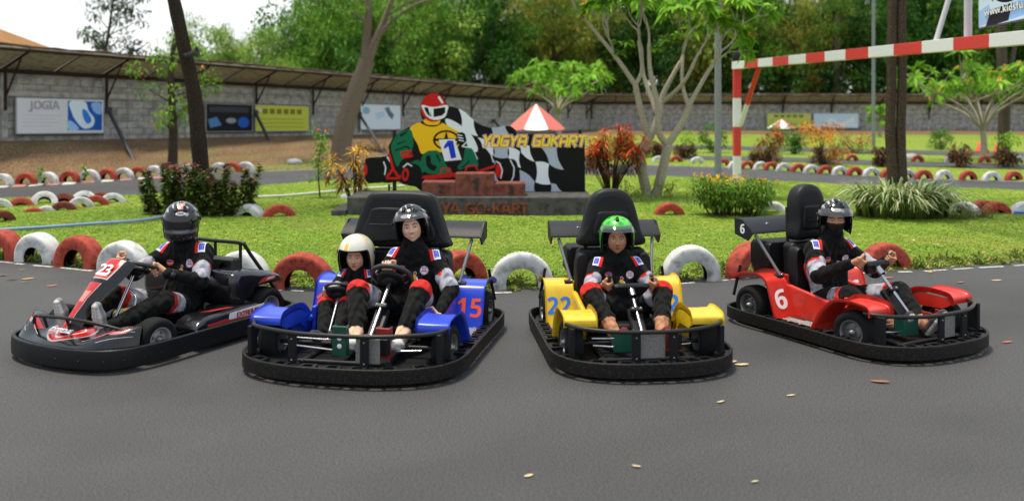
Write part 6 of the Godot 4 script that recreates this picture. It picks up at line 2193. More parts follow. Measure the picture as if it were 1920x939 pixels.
	for p in curve([Vector2(-0.655, 0.690), Vector2(-0.668, 0.705), Vector2(-0.72, 0.745), Vector2(-0.78, 0.772), Vector2(-0.84, 0.786)], 4): up_path.append(Vector2(p.x * zs, p.y))
	var secw := []
	for i in 9: secw.append(Vector2(lerpf(-wg, wg, i / 8.0), 0.0))
	var wing := part(k, "wing", sheet(up_path, secw, 0.014), matt("wing_black", 0.017, 0.018, 0.023, 0.5))
	for s: float in [-1.0, 1.0]:
		g = Geo.new()
		g.prism(PackedVector2Array([Vector2(0.645 * zs, 0.70), Vector2(0.70 * zs, 0.635), Vector2(0.85 * zs, 0.675), Vector2(0.855 * zs, 0.80), Vector2(0.77 * zs, 0.80)]), 0.012, Transform3D(Basis(Vector3(0, 0, -1), Vector3(0, 1, 0), Vector3(1, 0, 0)), Vector3(s * wg - 0.006, 0, 0)))
		part(wing, "end_plate", g, matt("wing_black", 0.017, 0.018, 0.023, 0.5))
		if cfg.num == "6": letters(wing, "number", "6", 0.075, 0.003, M("white"), Transform3D(basis_to(Vector3(s, 0, 0)), Vector3(s * (wg + 0.008), 0.722, -0.76 * zs)), true, 0, 0.0)
	g = Geo.new()
	g.puff(smooth2([Vector2(-0.02, -0.03), Vector2(0.02, -0.03), Vector2(0.024, 0.02), Vector2(0, 0.045), Vector2(-0.024, 0.02)]), [[0.0, 0.0], [0.003, 0.004]], Transform3D(basis_to(Vector3(0, 0.85, 0.53)), Vector3(-wg * 0.5, 0.748, -0.716 * zs)))
	part(wing, "mounting_slot", g, M("black"))
	g = Geo.new()
	g.lathe([Vector2(0.012, 0), Vector2(0.011, 0.008), Vector2(0.001, 0.01)], 10, Transform3D(Basis(), Vector3(-wg * 0.5, 0.757, -0.716 * zs)))
	part(wing, "mounting_bolt", g, M("chrome"))
	# seat
	var seat := Node3D.new()
	seat.name = "seat"
	k.add_child(seat)
	var tilt := Transform3D(Basis(Vector3.RIGHT, -0.06), Vector3(0, 0, -0.47))
	var head: PackedVector2Array
	var low: PackedVector2Array
	var pad: PackedVector2Array
	if two:
		head = smooth2([Vector2(-0.385, 0.66), Vector2(-0.365, 0.74), Vector2(-0.30, 0.94), Vector2(-0.255, 1.03), Vector2(-0.17, 1.058), Vector2(0, 1.065), Vector2(0.17, 1.058), Vector2(0.255, 1.03), Vector2(0.30, 0.94), Vector2(0.365, 0.74), Vector2(0.385, 0.66), Vector2(0.2, 0.645), Vector2(-0.2, 0.645)])
		low = round_rect(-0.39, 0.14, 0.39, 0.63, 0.05)
		pad = smooth2([Vector2(-0.275, 0.70), Vector2(-0.235, 0.88), Vector2(-0.19, 0.935), Vector2(0, 0.94), Vector2(0.19, 0.935), Vector2(0.235, 0.88), Vector2(0.275, 0.70), Vector2(0, 0.69)])
	elif cfg.num == "6":
		head = smooth2([Vector2(-0.165, 0.66), Vector2(-0.16, 0.80), Vector2(-0.155, 0.94), Vector2(-0.13, 1.02), Vector2(-0.075, 1.07), Vector2(0, 1.085), Vector2(0.075, 1.07), Vector2(0.13, 1.02), Vector2(0.155, 0.94), Vector2(0.16, 0.80), Vector2(0.165, 0.66), Vector2(0, 0.65)])
		low = round_rect(-0.215, 0.14, 0.215, 0.635, 0.05)
		pad = smooth2([Vector2(-0.105, 0.74), Vector2(-0.095, 0.88), Vector2(-0.08, 0.915), Vector2(0, 0.92), Vector2(0.08, 0.915), Vector2(0.095, 0.88), Vector2(0.105, 0.74), Vector2(0, 0.73)])
	else:
		head = smooth2([Vector2(-0.25, 0.66), Vector2(-0.225, 0.78), Vector2(-0.185, 0.94), Vector2(-0.15, 1.02), Vector2(-0.085, 1.068), Vector2(0, 1.08), Vector2(0.085, 1.068), Vector2(0.15, 1.02), Vector2(0.185, 0.94), Vector2(0.225, 0.78), Vector2(0.25, 0.66), Vector2(0, 0.65)])
		low = round_rect(-0.265, 0.14, 0.265, 0.635, 0.05)
		pad = smooth2([Vector2(-0.14, 0.73), Vector2(-0.125, 0.86), Vector2(-0.1, 0.905), Vector2(0, 0.91), Vector2(0.1, 0.905), Vector2(0.125, 0.86), Vector2(0.14, 0.73), Vector2(0, 0.72)])
	g = Geo.new()
	g.puff(head, [[0.03, -0.045], [0.008, -0.035], [0.0, -0.01], [0.0, 0.05], [0.008, 0.075], [0.03, 0.087], [0.06, 0.09]], tilt)
	part(seat, "headrest", g, M("vinyl"))
	g = Geo.new()
	g.puff(pad, [[0.0, 0.08], [0.0, 0.094], [0.006, 0.101], [0.02, 0.104]], tilt)
	part(seat, "head_pad", g, M("vinyl"))
	if two:
		g = Geo.new()
		g.box(tilt * Vector3(0, 0.815, 0.105), Vector3(0.46, 0.006, 0.006), 0.002)
		part(seat, "piping", g, M("black"))
	else:
		g = Geo.new()
		g.box(tilt * Vector3(0, 0.80, 0.105), Vector3(0.16, 0.006, 0.006), 0.002)
		part(seat, "piping", g, M("black"))
	g = Geo.new()
	g.puff(low, [[0.02, -0.045], [0.0, -0.03], [0.0, 0.04], [0.012, 0.06], [0.04, 0.068]], tilt)
	part(seat, "backrest", g, M("vinyl"))
	for s: float in [-1.0, 1.0]:
		g = Geo.new()
		var hw := 0.36 if two else (0.185 if cfg.num == "6" else 0.235)
		g.puff(smooth2([Vector2(-0.05, 0.15), Vector2(-0.055, 0.45), Vector2(-0.035, 0.59), Vector2(0.035, 0.59), Vector2(0.055, 0.45), Vector2(0.05, 0.15)]), [[0.0, 0.04], [0.0, 0.10], [0.015, 0.13]], tilt.translated(Vector3(s * hw, 0, 0)))
		part(seat, "bolster", g, M("vinyl"))
	g = Geo.new()
	var cw := 0.38 if two else (0.20 if cfg.num == "6" else 0.24)
	g.puff(round_rect(-cw, -0.42, cw, 0.0, 0.06), [[0.015, 0.0], [0.0, 0.02], [0.0, 0.05], [0.012, 0.07], [0.04, 0.078]], Transform3D(Basis(Vector3.RIGHT, -PI / 2), Vector3(0, 0.085, -0.42)))
	part(seat, "cushion", g, M("vinyl"))
	g = Geo.new()
	for s: float in [-1.0, 1.0]: g.tube([Vector3(s * cw * 0.8, 0.1, -0.52), Vector3(s * cw * 0.75, 0.9, -0.56)], 0.013, 8)
	part(seat, "seat_frame", g, M("dark_steel"))
	# engine cover behind the seat
	g = Geo.new()
	var ex := -0.02 if two else -0.10
	g.puff(PackedVector2Array([Vector2(ex - 0.22, 0.45), Vector2(ex - 0.17, 0.37), Vector2(ex + 0.25, 0.37), Vector2(ex + 0.28, 0.42), Vector2(ex + 0.28, 0.62), Vector2(ex - 0.19, 0.63), Vector2(ex - 0.22, 0.60)]), [[0.012, -0.80], [0.0, -0.785], [0.0, -0.60], [0.012, -0.585]])
	part(k, "engine_cover", g, M("black"))
	g = Geo.new()
	g.box(Vector3(0.02, 0.26, -0.68), Vector3(0.36, 0.22, 0.18), 0.02)
	for i in 6: g.box(Vector3(0.02, 0.19 + i * 0.03, -0.68), Vector3(0.40, 0.008, 0.21), 0.002)
	part(k, "engine", g, paint("engine_grey", 0.06, 0.06, 0.062, 0.5, 0.3))
	# nose guard: bent tube on upright plates
	g = Geo.new()
	var bx := W - 0.09
	g.tube(curve([Vector3(-bx, 0.305, 0.52 * zs), Vector3(-bx + 0.015, 0.305, 0.58 * zs), Vector3(-bx + 0.09, 0.302, 0.67 * zs), Vector3(-bx * 0.45, 0.297, 0.755 * zs), Vector3(0, 0.295, 0.775 * zs), Vector3(bx * 0.45, 0.297, 0.755 * zs), Vector3(bx - 0.09, 0.302, 0.67 * zs), Vector3(bx - 0.015, 0.305, 0.58 * zs), Vector3(bx, 0.305, 0.52 * zs)], 6), 0.0135, 10)
	part(k, "nose_bar", g, M("dark_steel"))
	for px in cfg.posts:
		g = Geo.new()
		var pz: float = 0.775 * zs - 0.09 * absf(px / bx) ** 2.2 - 0.012
		g.box(Vector3(px, 0.195, pz), Vector3(0.055, 0.20, 0.02), 0.003)
		g.box(Vector3(px, 0.103, pz + 0.02), Vector3(0.095, 0.012, 0.075), 0.003)
		var post := part(k, "guard_post", g, M("black"))
		for y in [0.13, 0.26]: bolt(post, Vector3(px, y, pz + 0.009), Vector3(0, 0, 1), 0.005)
	for s: float in [-1.0, 1.0]:
		g = Geo.new()
		g.box(Vector3(s * (bx - 0.03), 0.20, 0.625 * zs), Vector3(0.03, 0.20, 0.085), 0.004)
		part(k, "guard_post", g, M("black"))
	g = Geo.new()
	g.box(Vector3(cfg.plate, 0.195, 0.715 * zs), Vector3(0.155, 0.155, 0.012), 0.003)
	part(k, "front_plate", g, M("plate_grey"))
	# pedals and their boxes
	for s: float in [-1.0, 1.0]:
		g = Geo.new()
		var pxx: float = cfg.col_x + s * 0.145
		if two:
			g.box(Vector3(pxx, 0.215, 0.60 * zs), Vector3(0.095, 0.19, 0.014), 0.003)
			g.box(Vector3(pxx - 0.042, 0.215, 0.575 * zs), Vector3(0.010, 0.19, 0.05), 0.002)
			g.box(Vector3(pxx + 0.042, 0.215, 0.575 * zs), Vector3(0.010, 0.19, 0.05), 0.002)
		else:
			g.box(Vector3(pxx, 0.18, 0.56 * zs), Vector3(0.15, 0.125, 0.012), 0.003)
			g.box(Vector3(pxx - 0.07, 0.19, 0.52 * zs), Vector3(0.010, 0.12, 0.08), 0.002)
			g.box(Vector3(pxx + 0.07, 0.19, 0.52 * zs), Vector3(0.010, 0.12, 0.08), 0.002)
		var ped := part(k, "pedal", g, M("pedal_green" if s < 0 else "pedal_red"))
		ped.set_meta("label", "green brake pedal plate" if s < 0 else "red throttle pedal plate")
		if two and s < 0:
			for y in [0.185, 0.235]:
				g = Geo.new()
				g.lathe([Vector2(0.015, 0), Vector2(0.015, 0.003), Vector2(0.001, 0.003)], 16, Transform3D(Basis(Vector3.RIGHT, PI / 2), Vector3(pxx + 0.005, y, 0.61 * zs)))
				part(ped, "pedal_hole_disc", g, M("white"))
	g = Geo.new()
	g.box(Vector3(cfg.col_x + 0.16, 0.205, 0.64 * zs), Vector3(0.085, 0.11, 0.05), 0.008)
	part(k, "brake_fluid_box", g, M("black"))
	# steering column, its block and tunnel
	var sw: Vector3 = cfg.sw
	var foot := Vector3(cfg.col_x, 0.16, 0.50 * zs)
	g = Geo.new()
	g.tube([foot, sw + (foot - sw).normalized() * 0.03], 0.0125, 12)
	part(k, "steering_column", g, M("chrome"))
	g = Geo.new()
	var mid_c := sw.lerp(foot, 0.42)
	var cb := basis_to(sw - foot)
	g.xf = Transform3D(cb, mid_c)
	g.box(Vector3(0, 0, 0), Vector3(0.085, 0.04, 0.035), 0.005)
	var blk := part(k, "column_clamp", g, M("black"))
	g = Geo.new()
	g.xf = Transform3D(cb, sw.lerp(foot, 0.88))
	g.box(Vector3(0, 0, 0), Vector3(0.085, 0.04, 0.035), 0.005)
	part(k, "column_clamp", g, M("black"))
	for s: float in [-1.0, 1.0]: bolt(blk, mid_c + cb * Vector3(s * 0.027, 0.02, 0), cb.y, 0.008)
	g = Geo.new()
	g.xf = Transform3D(cb, sw.lerp(foot, 0.72) - cb.y * 0.055)
	g.box(Vector3(0, 0, 0.04), Vector3(0.10, 0.045, 0.30), 0.01)
	part(k, "column_tunnel", g, M("black"))
	if cfg.wheel == "yoke": yoke(k, sw, cb)
	else: steering_wheel(k, "steering_wheel", sw, cb, 0.138, 0.0175)
	return k

func steering_wheel(k: Node3D, called: String, at: Vector3, b: Basis, R: float, r: float) -> void:
	# b.z points up the column, towards the driver
	var o := Node3D.new()
	o.name = called
	k.add_child(o, true)
	o.transform = Transform3D(b * Basis(Vector3.RIGHT, -0.22), at)
	var g := Geo.new()
	var loop := []
	for i in 36: loop.append(Vector3(cos(TAU * i / 36) * R, sin(TAU * i / 36) * R * 0.94, 0.03))
	g.tube(loop, r, 10, true)
	part(o, "grip_ring", g, paint("leather_black", 0.017, 0.017, 0.018, 0.5))
	g = Geo.new()
	for a in [0.25, PI - 0.25, -PI / 2]: g.tube([Vector3(cos(a) * R * 0.2, sin(a) * R * 0.2, 0), Vector3(cos(a) * R * 0.96, sin(a) * R * 0.92, 0.03)], 0.011, 8, false, 0.4)
	g.lathe([Vector2(0.001, 0.02), Vector2(0.045, 0.02), Vector2(0.055, 0.008), Vector2(0.055, -0.02), Vector2(0.03, -0.04), Vector2(0.001, -0.045)], 20, Transform3D(Basis(Vector3.RIGHT, PI / 2), Vector3.ZERO))
	part(o, "spoke_hub", g, M("black"))
	g = Geo.new()
	g.lathe([Vector2(0.001, 0.0), Vector2(0.095, 0.0), Vector2(0.10, -0.012), Vector2(0.085, -0.03), Vector2(0.001, -0.035)], 24, Transform3D(Basis(Vector3.RIGHT, PI / 2), Vector3(0, 0, 0.012)))
	part(o, "centre_pad", g, M("black"))

func yoke(k: Node3D, at: Vector3, b: Basis) -> void:
	var o := Node3D.new()
	o.name = "steering_yoke"
	k.add_child(o, true)
	o.transform = Transform3D(b * Basis(Vector3.RIGHT, 0.15), at)
	var g := Geo.new()
	g.puff(smooth2([Vector2(-0.125, 0.03), Vector2(-0.06, 0.042), Vector2(0.06, 0.042), Vector2(0.125, 0.03), Vector2(0.10, -0.03), Vector2(0.045, -0.068), Vector2(-0.045, -0.068), Vector2(-0.10, -0.03)]), [[0.012, -0.03], [0.0, -0.018], [0.0, 0.0], [0.012, 0.012]])
	part(o, "centre_pad", g, M("black"))
	g = Geo.new()
	var arc := []
	for i in 15:
		var a := lerpf(-0.35, PI + 0.35, i / 14.0)
		arc.append(Vector3(cos(a) * 0.145, sin(a) * 0.06 + 0.01, 0.015 + 0.02 * absf(cos(a))))
	for s: float in [-1.0, 1.0]:
		g = Geo.new()
		g.tube([Vector3(s * 0.10, 0.015, 0.0), Vector3(s * 0.145, 0.01, 0.02), Vector3(s * 0.155, 0.06, 0.035), Vector3(s * 0.145, 0.085, 0.04)], 0.0165, 10)
		part(o, "hand_grip", g, paint("leather_black", 0.017, 0.017, 0.018, 0.5))
	g = Geo.new()
	g.lathe([Vector2(0.022, -0.09), Vector2(0.03, -0.02), Vector2(0.03, 0.0)], 14, Transform3D(Basis(Vector3.RIGHT, PI / 2), Vector3.ZERO))
	part(o, "hub", g, M("chrome"))

func build_karts() -> void:
	make_kart({"label": "red single-seat go-kart numbered 6, turned towards the lawn bush", "at": Vector3(2.586, 0, -7.0), "yaw": 28.3, "W": 0.605, "zf": 0.87, "zr": -0.87, "body": "red", "num": "6", "num_h": 0.145, "num_wide": 1.15, "num_mat": "white", "two": false, "steer": 0.18, "wing": 0.425, "posts": [-0.05, 0.2], "plate": 0.075, "col_x": 0.045, "sw": Vector3(0.035, 0.53, 0.14), "wheel": "yoke"})
	make_kart({"label": "yellow single-seat go-kart numbered 22 facing the camera", "at": Vector3(0.798, 0, -6.586), "yaw": 5.8, "W": 0.605, "zf": 0.87, "zr": -0.87, "body": "yellow", "num": "22", "num_h": 0.125, "num_wide": 0.95, "num_mat": "number_blue", "two": false, "steer": 0.03, "wing": 0.425, "posts": [-0.10, 0.14], "plate": 0.02, "col_x": 0.02, "sw": Vector3(0.01, 0.445, 0.13), "wheel": "yoke"})
	var b := make_kart({"label": "blue two-seat go-kart numbered 15 carrying an adult and a child", "at": Vector3(-0.928, 0, -6.55), "yaw": -10.9, "W": 0.745, "zf": 0.95, "zr": -0.95, "body": "blue", "num": "15", "num_h": 0.135, "num_wide": 0.95, "num_mat": "number_red", "two": true, "steer": 0.0, "wing": 0.56, "posts": [-0.29, 0.185], "plate": 0.19, "col_x": 0.10, "sw": Vector3(0.10, 0.50, 0.06), "wheel": "round"})
	# the second, smaller wheel in front of the passenger
	var sw := Vector3(-0.26, 0.40, 0.10)
	var foot := Vector3(-0.24, 0.14, 0.38)
	var g := Geo.new()
	g.tube([foot, sw + (foot - sw).normalized() * 0.03], 0.011, 10)
	part(b, "steering_column", g, M("chrome"))
	steering_wheel(b, "steering_wheel", sw, basis_to(sw - foot), 0.105, 0.010)
	make_racing_kart()

# ---------------------------------------------------------------- the low racing kart, number 23
func make_racing_kart() -> void:
	var k := thing("go_kart", "black and red low racing go-kart numbered 23 with side pods", "go-kart", Vector3(-2.604, 0, -6.86), -28.0, "rental go-karts lined up on the track")
	var o := ring_outline(0.60, 0.93, -0.93, 1.0)
	part(k, "bumper_ring", bumper_band(o, [Vector2(0, 0.03), Vector2(0.006, 0.036), Vector2(0.008, 0.09), Vector2(0.005, 0.146), Vector2(0.0, 0.154), Vector2(-0.016, 0.156), Vector2(-0.024, 0.148), Vector2(-0.024, 0.036), Vector2(-0.02, 0.03)]), matt("racer_bumper", 0.010, 0.010, 0.011, 0.4))
	for i in range(3, 24, 4):
		var nn := outline_normal(o, i)
		bolt(k, Vector3(o[i].x + nn.x * 0.006, 0.085, o[i].y + nn.y * 0.006), Vector3(nn.x, 0, nn.y), 0.006, M("dark_steel"))
	var g := Geo.new()
	var inset := PackedVector2Array()
	for i in o.size(): inset.append(o[i] - outline_normal(o, i) * 0.10)
	g.prism(inset, 0.012, Transform3D(Basis(Vector3(1, 0, 0), Vector3(0, 0, 1), Vector3(0, 1, 0)), Vector3(0, 0.05, 0)))
	part(k, "floor_pan", g, M("black"))
	g = Geo.new()
	for s: float in [-1.0, 1.0]:
		g.tube(curve([Vector3(s * 0.2, 0.075, 0.74), Vector3(s * 0.22, 0.075, 0.3), Vector3(s * 0.3, 0.075, -0.2), Vector3(s * 0.28, 0.075, -0.85)], 5), 0.016, 8)
	for z in [0.6, 0.1, -0.5]: g.tube([Vector3(-0.26, 0.075, z), Vector3(0.26, 0.075, z)], 0.014, 8)
	g.tube([Vector3(-0.45, 0.13, 0.43), Vector3(0.45, 0.13, 0.43)], 0.013, 8)
	g.tube([Vector3(-0.45, 0.15, -0.62), Vector3(0.45, 0.15, -0.62)], 0.018, 8)
	part(k, "chassis_frame", g, M("dark_steel"))
	for s: float in [-1.0, 1.0]:
		wheel(k, "wheel", Vector3(s * 0.45, 0.14, 0.42), 0.14, 0.135, s, true, -0.08)
		wheel(k, "wheel", Vector3(s * 0.42, 0.155, -0.63), 0.155, 0.20, s, true)
	# nose fairing, printed black and red
	var red := Color(0.52, 0.035, 0.035)
	var cv := Canvas.new(0, 0, 200, 60, 5.0, Color(0.055, 0.055, 0.06))
	cv.smooth([70, 6, 100, 2, 130, 6, 138, 26, 118, 46, 100, 54, 82, 46, 62, 26], Color(0.6, 0.55, 0.55))
	cv.smooth([72, 8, 100, 4, 128, 8, 135, 26, 117, 44, 100, 51, 83, 44, 65, 26], Color(0.62, 0.09, 0.09))
	cv.smooth([84, 14, 100, 9, 116, 14, 122, 24, 100, 46, 78, 24], Color(0.78, 0.72, 0.70))
	cv.smooth([86, 15, 100, 10.5, 114, 15, 119, 24, 100, 43, 81, 24], Color(0.70, 0.12, 0.11))
	for s: float in [-1.0, 1.0]:
		cv.poly([100 + s * 45, 30, 100 + s * 88, 16, 100 + s * 90, 22, 100 + s * 55, 40], Color(0.62, 0.09, 0.09))
		cv.line([100 + s * 40, 44, 100 + s * 70, 32, 100 + s * 95, 26], 1.0, Color(0.75, 0.72, 0.72))
		cv.line([100 + s * 64, 50, 100 + s * 95, 40], 0.9, Color(0.7, 0.67, 0.67))
		cv.ell(100 + s * 80, 33, 9, 3, Color(0.68, 0.42, 0.42), -s * 0.3)
	var nose_mat := printed("nose_print", cv.tex(), 0.16)
	g = Geo.new()
	var rows := []
	for i in 13:
		var t := i / 12.0
		var row := PackedVector3Array()
		for j in 33:
			var u := j / 32.0 * 2.0 - 1.0
			var x := u * 0.55
			var a := absf(u)
			var front := 0.905 - 0.10 * a ** 2 - 0.17 * a ** 6
			var back := 0.60 + 0.01 * a
			var z := lerpf(front, back, t)
			var y := lerpf(0.155, 0.225 + 0.045 * smoothstep(0.45, 0.9, a) - 0.02 * exp(-a * a * 40), sin(t * PI * 0.5) ** 0.8)
			y += 0.012 * sin(t * PI) * cos(a * 9.0)
			row.append(Vector3(x, y, z))
		rows.append(row)
	g.net(rows, false, false, Vector3.UP)
	for i in g.uv.size(): g.uv[i] = Vector2(g.uv[i].x, 1.0 - g.uv[i].y)
	part(k, "nose_fairing", g, nose_mat)
	g = Geo.new()
	var lip := []
	for d in [0.0, 0.1]:
		var r2 := PackedVector3Array()
		for p in rows[12]: r2.append(Vector3(p.x, p.y - d, p.z - 0.004))
		lip.append(r2)
	g.net(lip, false, false, Vector3(0, 0, -1))
	part(k, "nose_back_panel", g, M("gloss_black"))
	letters(k, "lettering", "EXTREME", 0.034, 0.003, M("white"), Transform3D(basis_to(Vector3(0, 0.88, 0.47)), Vector3(0.0, 0.226, 0.80)), true, 0, 0, 1.25)
	# tube in front of the feet
	g = Geo.new()
	g.tube(curve([Vector3(-0.36, 0.20, 0.74), Vector3(-0.33, 0.272, 0.755), Vector3(-0.22, 0.298, 0.80), Vector3(0.06, 0.31, 0.80), Vector3(0.30, 0.285, 0.74), Vector3(0.47, 0.24, 0.66)], 6), 0.0115, 10)
	for x in [-0.18, 0.06]: g.tube([Vector3(x, 0.22, 0.77), Vector3(x, 0.305, 0.80)], 0.010, 8)
	part(k, "nose_bar", g, M("dark_steel"))
	# front panel: a strip that climbs from the nose and widens to the number board
	var cp := Canvas.new(0, 0, 100, 200, 4.0, Color(0.05, 0.05, 0.055))
	cp.poly([30, 200, 70, 200, 74, 105, 26, 105], Color(0.70, 0.16, 0.14))
	cp.poly([36, 150, 64, 150, 66, 128, 34, 128], Color(0.80, 0.50, 0.48))
	cp.line([30, 200, 26, 105], 2, Color(0.7, 0.68, 0.68))
	cp.line([70, 200, 74, 105], 2, Color(0.7, 0.68, 0.68))
	cp.poly([16, 10, 84, 10, 80, 92, 20, 92], Color(0.76, 0.72, 0.70))
	cp.poly([19, 13, 81, 13, 77, 89, 23, 89], Color(0.72, 0.12, 0.10))
	cp.poly([26, 74, 74, 74, 73, 84, 27, 84], Color(0.80, 0.62, 0.60))
	g = Geo.new()
	rows = []
	var path := [[0.79, 0.225, 0.055], [0.715, 0.32, 0.062], [0.63, 0.415, 0.075], [0.555, 0.485, 0.105], [0.50, 0.535, 0.125], [0.435, 0.59, 0.14], [0.385, 0.63, 0.135], [0.355, 0.64, 0.125]]
	for p in path:
		var row := PackedVector3Array()
		for j in 13:
			var u := j / 12.0 * 2.0 - 1.0
			row.append(Vector3(u * p[2], p[1] - 0.045 * absf(u) ** 3, p[0] - 0.05 * absf(u) ** 3))
		rows.append(row)
	g.net(rows, false, false, Vector3(0, 0.6, 1))
	var m := g.uv.size()
	for i in m: g.uv[i] = Vector2(g.uv[i].x, 1.0 - g.uv[i].y)
	part(k, "front_panel", g, printed("panel_print", cp.tex(), 0.2))
	g = Geo.new()
	var back_rows := []
	for r in rows:
		var q := PackedVector3Array()
		for p in r: q.append(p + Vector3(0, -0.006, -0.008))
		back_rows.append(q)
	g.net(back_rows, false, false, Vector3(0, -0.6, -1))
	part(k, "panel_backing", g, M("gloss_black"))
	letters(k, "number", "23", 0.085, 0.004, M("white"), Transform3D(basis_to(Vector3(0, 0.66, 0.75)) , Vector3(0.0, 0.573, 0.462)), true, 0, 0, 1.1)
	# steering
	var sw := Vector3(0, 0.53, 0.20)
	var foot := Vector3(0.03, 0.16, 0.44)
	g = Geo.new()
	g.tube([foot, sw], 0.0115, 10)
	part(k, "steering_column", g, M("chrome"))
	steering_wheel(k, "steering_wheel", sw, basis_to(sw - foot), 0.15, 0.016)
	g = Geo.new()
	g.tube(curve([Vector3(0.03, 0.40, 0.27), Vector3(0.12, 0.36, 0.30), Vector3(0.14, 0.26, 0.36), Vector3(0.06, 0.2, 0.42)], 5), 0.008, 8)
	part(k, "column_brace", g, M("chrome"))
	# fuel tank between the legs
	g = Geo.new()
	g.puff(round_rect(-0.09, 0.09, 0.09, 0.26, 0.03), [[0.02, 0.14], [0.0, 0.16], [0.0, 0.32], [0.02, 0.34]])
	g.lathe([Vector2(0.03, 0), Vector2(0.03, 0.02), Vector2(0.001, 0.022)], 14, Transform3D(Basis(), Vector3(0.03, 0.26, 0.22)))
	part(k, "fuel_tank", g, paint("tank_plastic", 0.50, 0.42, 0.22, 0.4))
	# bucket seat
	g = Geo.new()
	rows = []
	for p in curve([Vector3(0.10, 0.12, 0.02), Vector3(-0.04, 0.085, 0.07), Vector3(-0.2, 0.085, 0.12), Vector3(-0.34, 0.15, 0.14), Vector3(-0.42, 0.28, 0.13), Vector3(-0.47, 0.42, 0.10), Vector3(-0.49, 0.46, 0.06)], 3):
		var row := PackedVector3Array()
		for j in 17:
			var u := j / 16.0 * 2.0 - 1.0
			var up: float = p.z * absf(u) ** 2.5
			row.append(Vector3(u * 0.215, p.y + up * 0.75, p.x + up * 0.75))
		rows.append(row)
	g.net(rows, false, false, Vector3(0, 1, 0.6))
	var under := []
	for r in rows:
		var q := PackedVector3Array()
		for p in r: q.append(Vector3(p.x * 1.05, p.y - 0.008, p.z - 0.008))
		under.append(q)
	g.net(under, false, false, Vector3(0, -1, -0.6))
	part(k, "bucket_seat", g, M("gloss_black"))
	# side pods
	for s: float in [-1.0, 1.0]:
		g = Geo.new()
		rows = []
		for q in [[0.16, 0.02, 0.0], [0.13, 0.06, 0.0], [0.05, 0.085, 0.0], [-0.2, 0.105, 0.01], [-0.44, 0.12, 0.02], [-0.50, 0.11, 0.02], [-0.515, 0.06, 0.01]]:
			var h: float = q[1]
			var y0: float = 0.135 - q[2]
			rows.append(PackedVector3Array([Vector3(s * 0.34, y0, q[0]), Vector3(s * 0.55, y0, q[0]), Vector3(s * 0.562, y0 + 0.012, q[0]), Vector3(s * 0.556, y0 + h * 0.75, q[0]), Vector3(s * 0.53, y0 + h * 0.98, q[0]), Vector3(s * 0.43, y0 + h * 1.05, q[0]), Vector3(s * 0.34, y0 + h * 1.0, q[0])]))
		g.net(rows, false, true)
		g.fan(Array(rows[0]), Vector3(0, 0, 1))
		g.fan(Array(rows[6]), Vector3(0, 0, -1))
		var pod := part(k, "side_pod", g, M("gloss_black"))
		# red flash, silver label and lettering on the outer face
		g = Geo.new()
		g.prism(PackedVector2Array([Vector2(-0.06, 0.148), Vector2(0.36, 0.148), Vector2(0.36, 0.158), Vector2(0.15, 0.163), Vector2(0.12, 0.172), Vector2(-0.06, 0.166)]), 0.003, Transform3D(Basis(Vector3(0, 0, -s), Vector3(0, 1, 0), Vector3(s, 0, 0)), Vector3(s * 0.5615, 0.004, 0)) if s > 0 else Transform3D(Basis(Vector3(0, 0, -1), Vector3(0, 1, 0), Vector3(1, 0, 0)), Vector3(-0.5645, 0.004, 0)))
		part(pod, "stripe", g, M("decal_red"))
		g = Geo.new()
		g.prism(PackedVector2Array([Vector2(0.14, 0.160), Vector2(0.485, 0.152), Vector2(0.50, 0.218), Vector2(0.15, 0.206)]), 0.002, Transform3D(Basis(Vector3(0, 0, -1), Vector3(0, 1, 0), Vector3(1, 0, 0)), Vector3(0.5625 if s > 0 else -0.5645, 0.004, 0)))
		part(pod, "label_plate", g, M("white"))
		letters(pod, "lettering", "EXTREME", 0.036, 0.002, M("decal_red"), Transform3D(basis_to(Vector3(s, 0, 0)), Vector3(s * 0.567, 0.186, -0.32)), true, 0, 0, 1.35)
		g = Geo.new()
		g.prism(PackedVector2Array([Vector2(-0.05, 0.0), Vector2(0.30, -0.012), Vector2(0.30, 0.025), Vector2(0.05, 0.03)]), 0.002, Transform3D(Basis(Vector3(0, 0, -1), Vector3(1, 0, 0), Vector3(0, 1, 0)), Vector3(s * 0.475, 0.243, 0.0)) * Transform3D(Basis(Vector3(0, 1, 0), 0.055), Vector3.ZERO))
		part(pod, "stripe", g, M("decal_red"))
	# engine cover and rear wheel hump on the near side, airbox on the far side
	for s: float in [1.0, -1.0]:
		g = Geo.new()
		var side := PackedVector2Array([Vector2(-0.27, 0.30), Vector2(-0.27, 0.43), Vector2(-0.30, 0.465), Vector2(-0.42, 0.472), Vector2(-0.56, 0.455), Vector2(-0.70, 0.42), Vector2(-0.80, 0.385), Vector2(-0.825, 0.34), Vector2(-0.75, 0.335), Vector2(-0.62, 0.335), Vector2(-0.48, 0.325), Vector2(-0.43, 0.25), Vector2(-0.36, 0.22), Vector2(-0.29, 0.22)])
		var flipped := PackedVector2Array()
		for p in side: flipped.append(Vector2(-p.x, p.y))
		g.puff(flipped, [[0.045, 0.0], [0.01, 0.015], [0.0, 0.05], [0.0, 0.26], [0.01, 0.30], [0.05, 0.325]], Transform3D(Basis(Vector3(0, 0, -1), Vector3(0, 1, 0), Vector3(1, 0, 0)), Vector3(0.16 if s > 0 else -0.485, 0, 0)))
		var cover := part(k, "engine_cover", g, M("gloss_black"))
		g = Geo.new()
		g.prism(PackedVector2Array([Vector2(0.52, 0.355), Vector2(0.70, 0.365), Vector2(0.72, 0.395), Vector2(0.62, 0.40), Vector2(0.56, 0.385)]), 0.003, Transform3D(Basis(Vector3(0, 0, -1), Vector3(0, 1, 0), Vector3(1, 0, 0)), Vector3(0.484 if s > 0 else -0.487, 0, 0)))
		part(cover, "stripe", g, M("decal_red"))
		g = Geo.new()
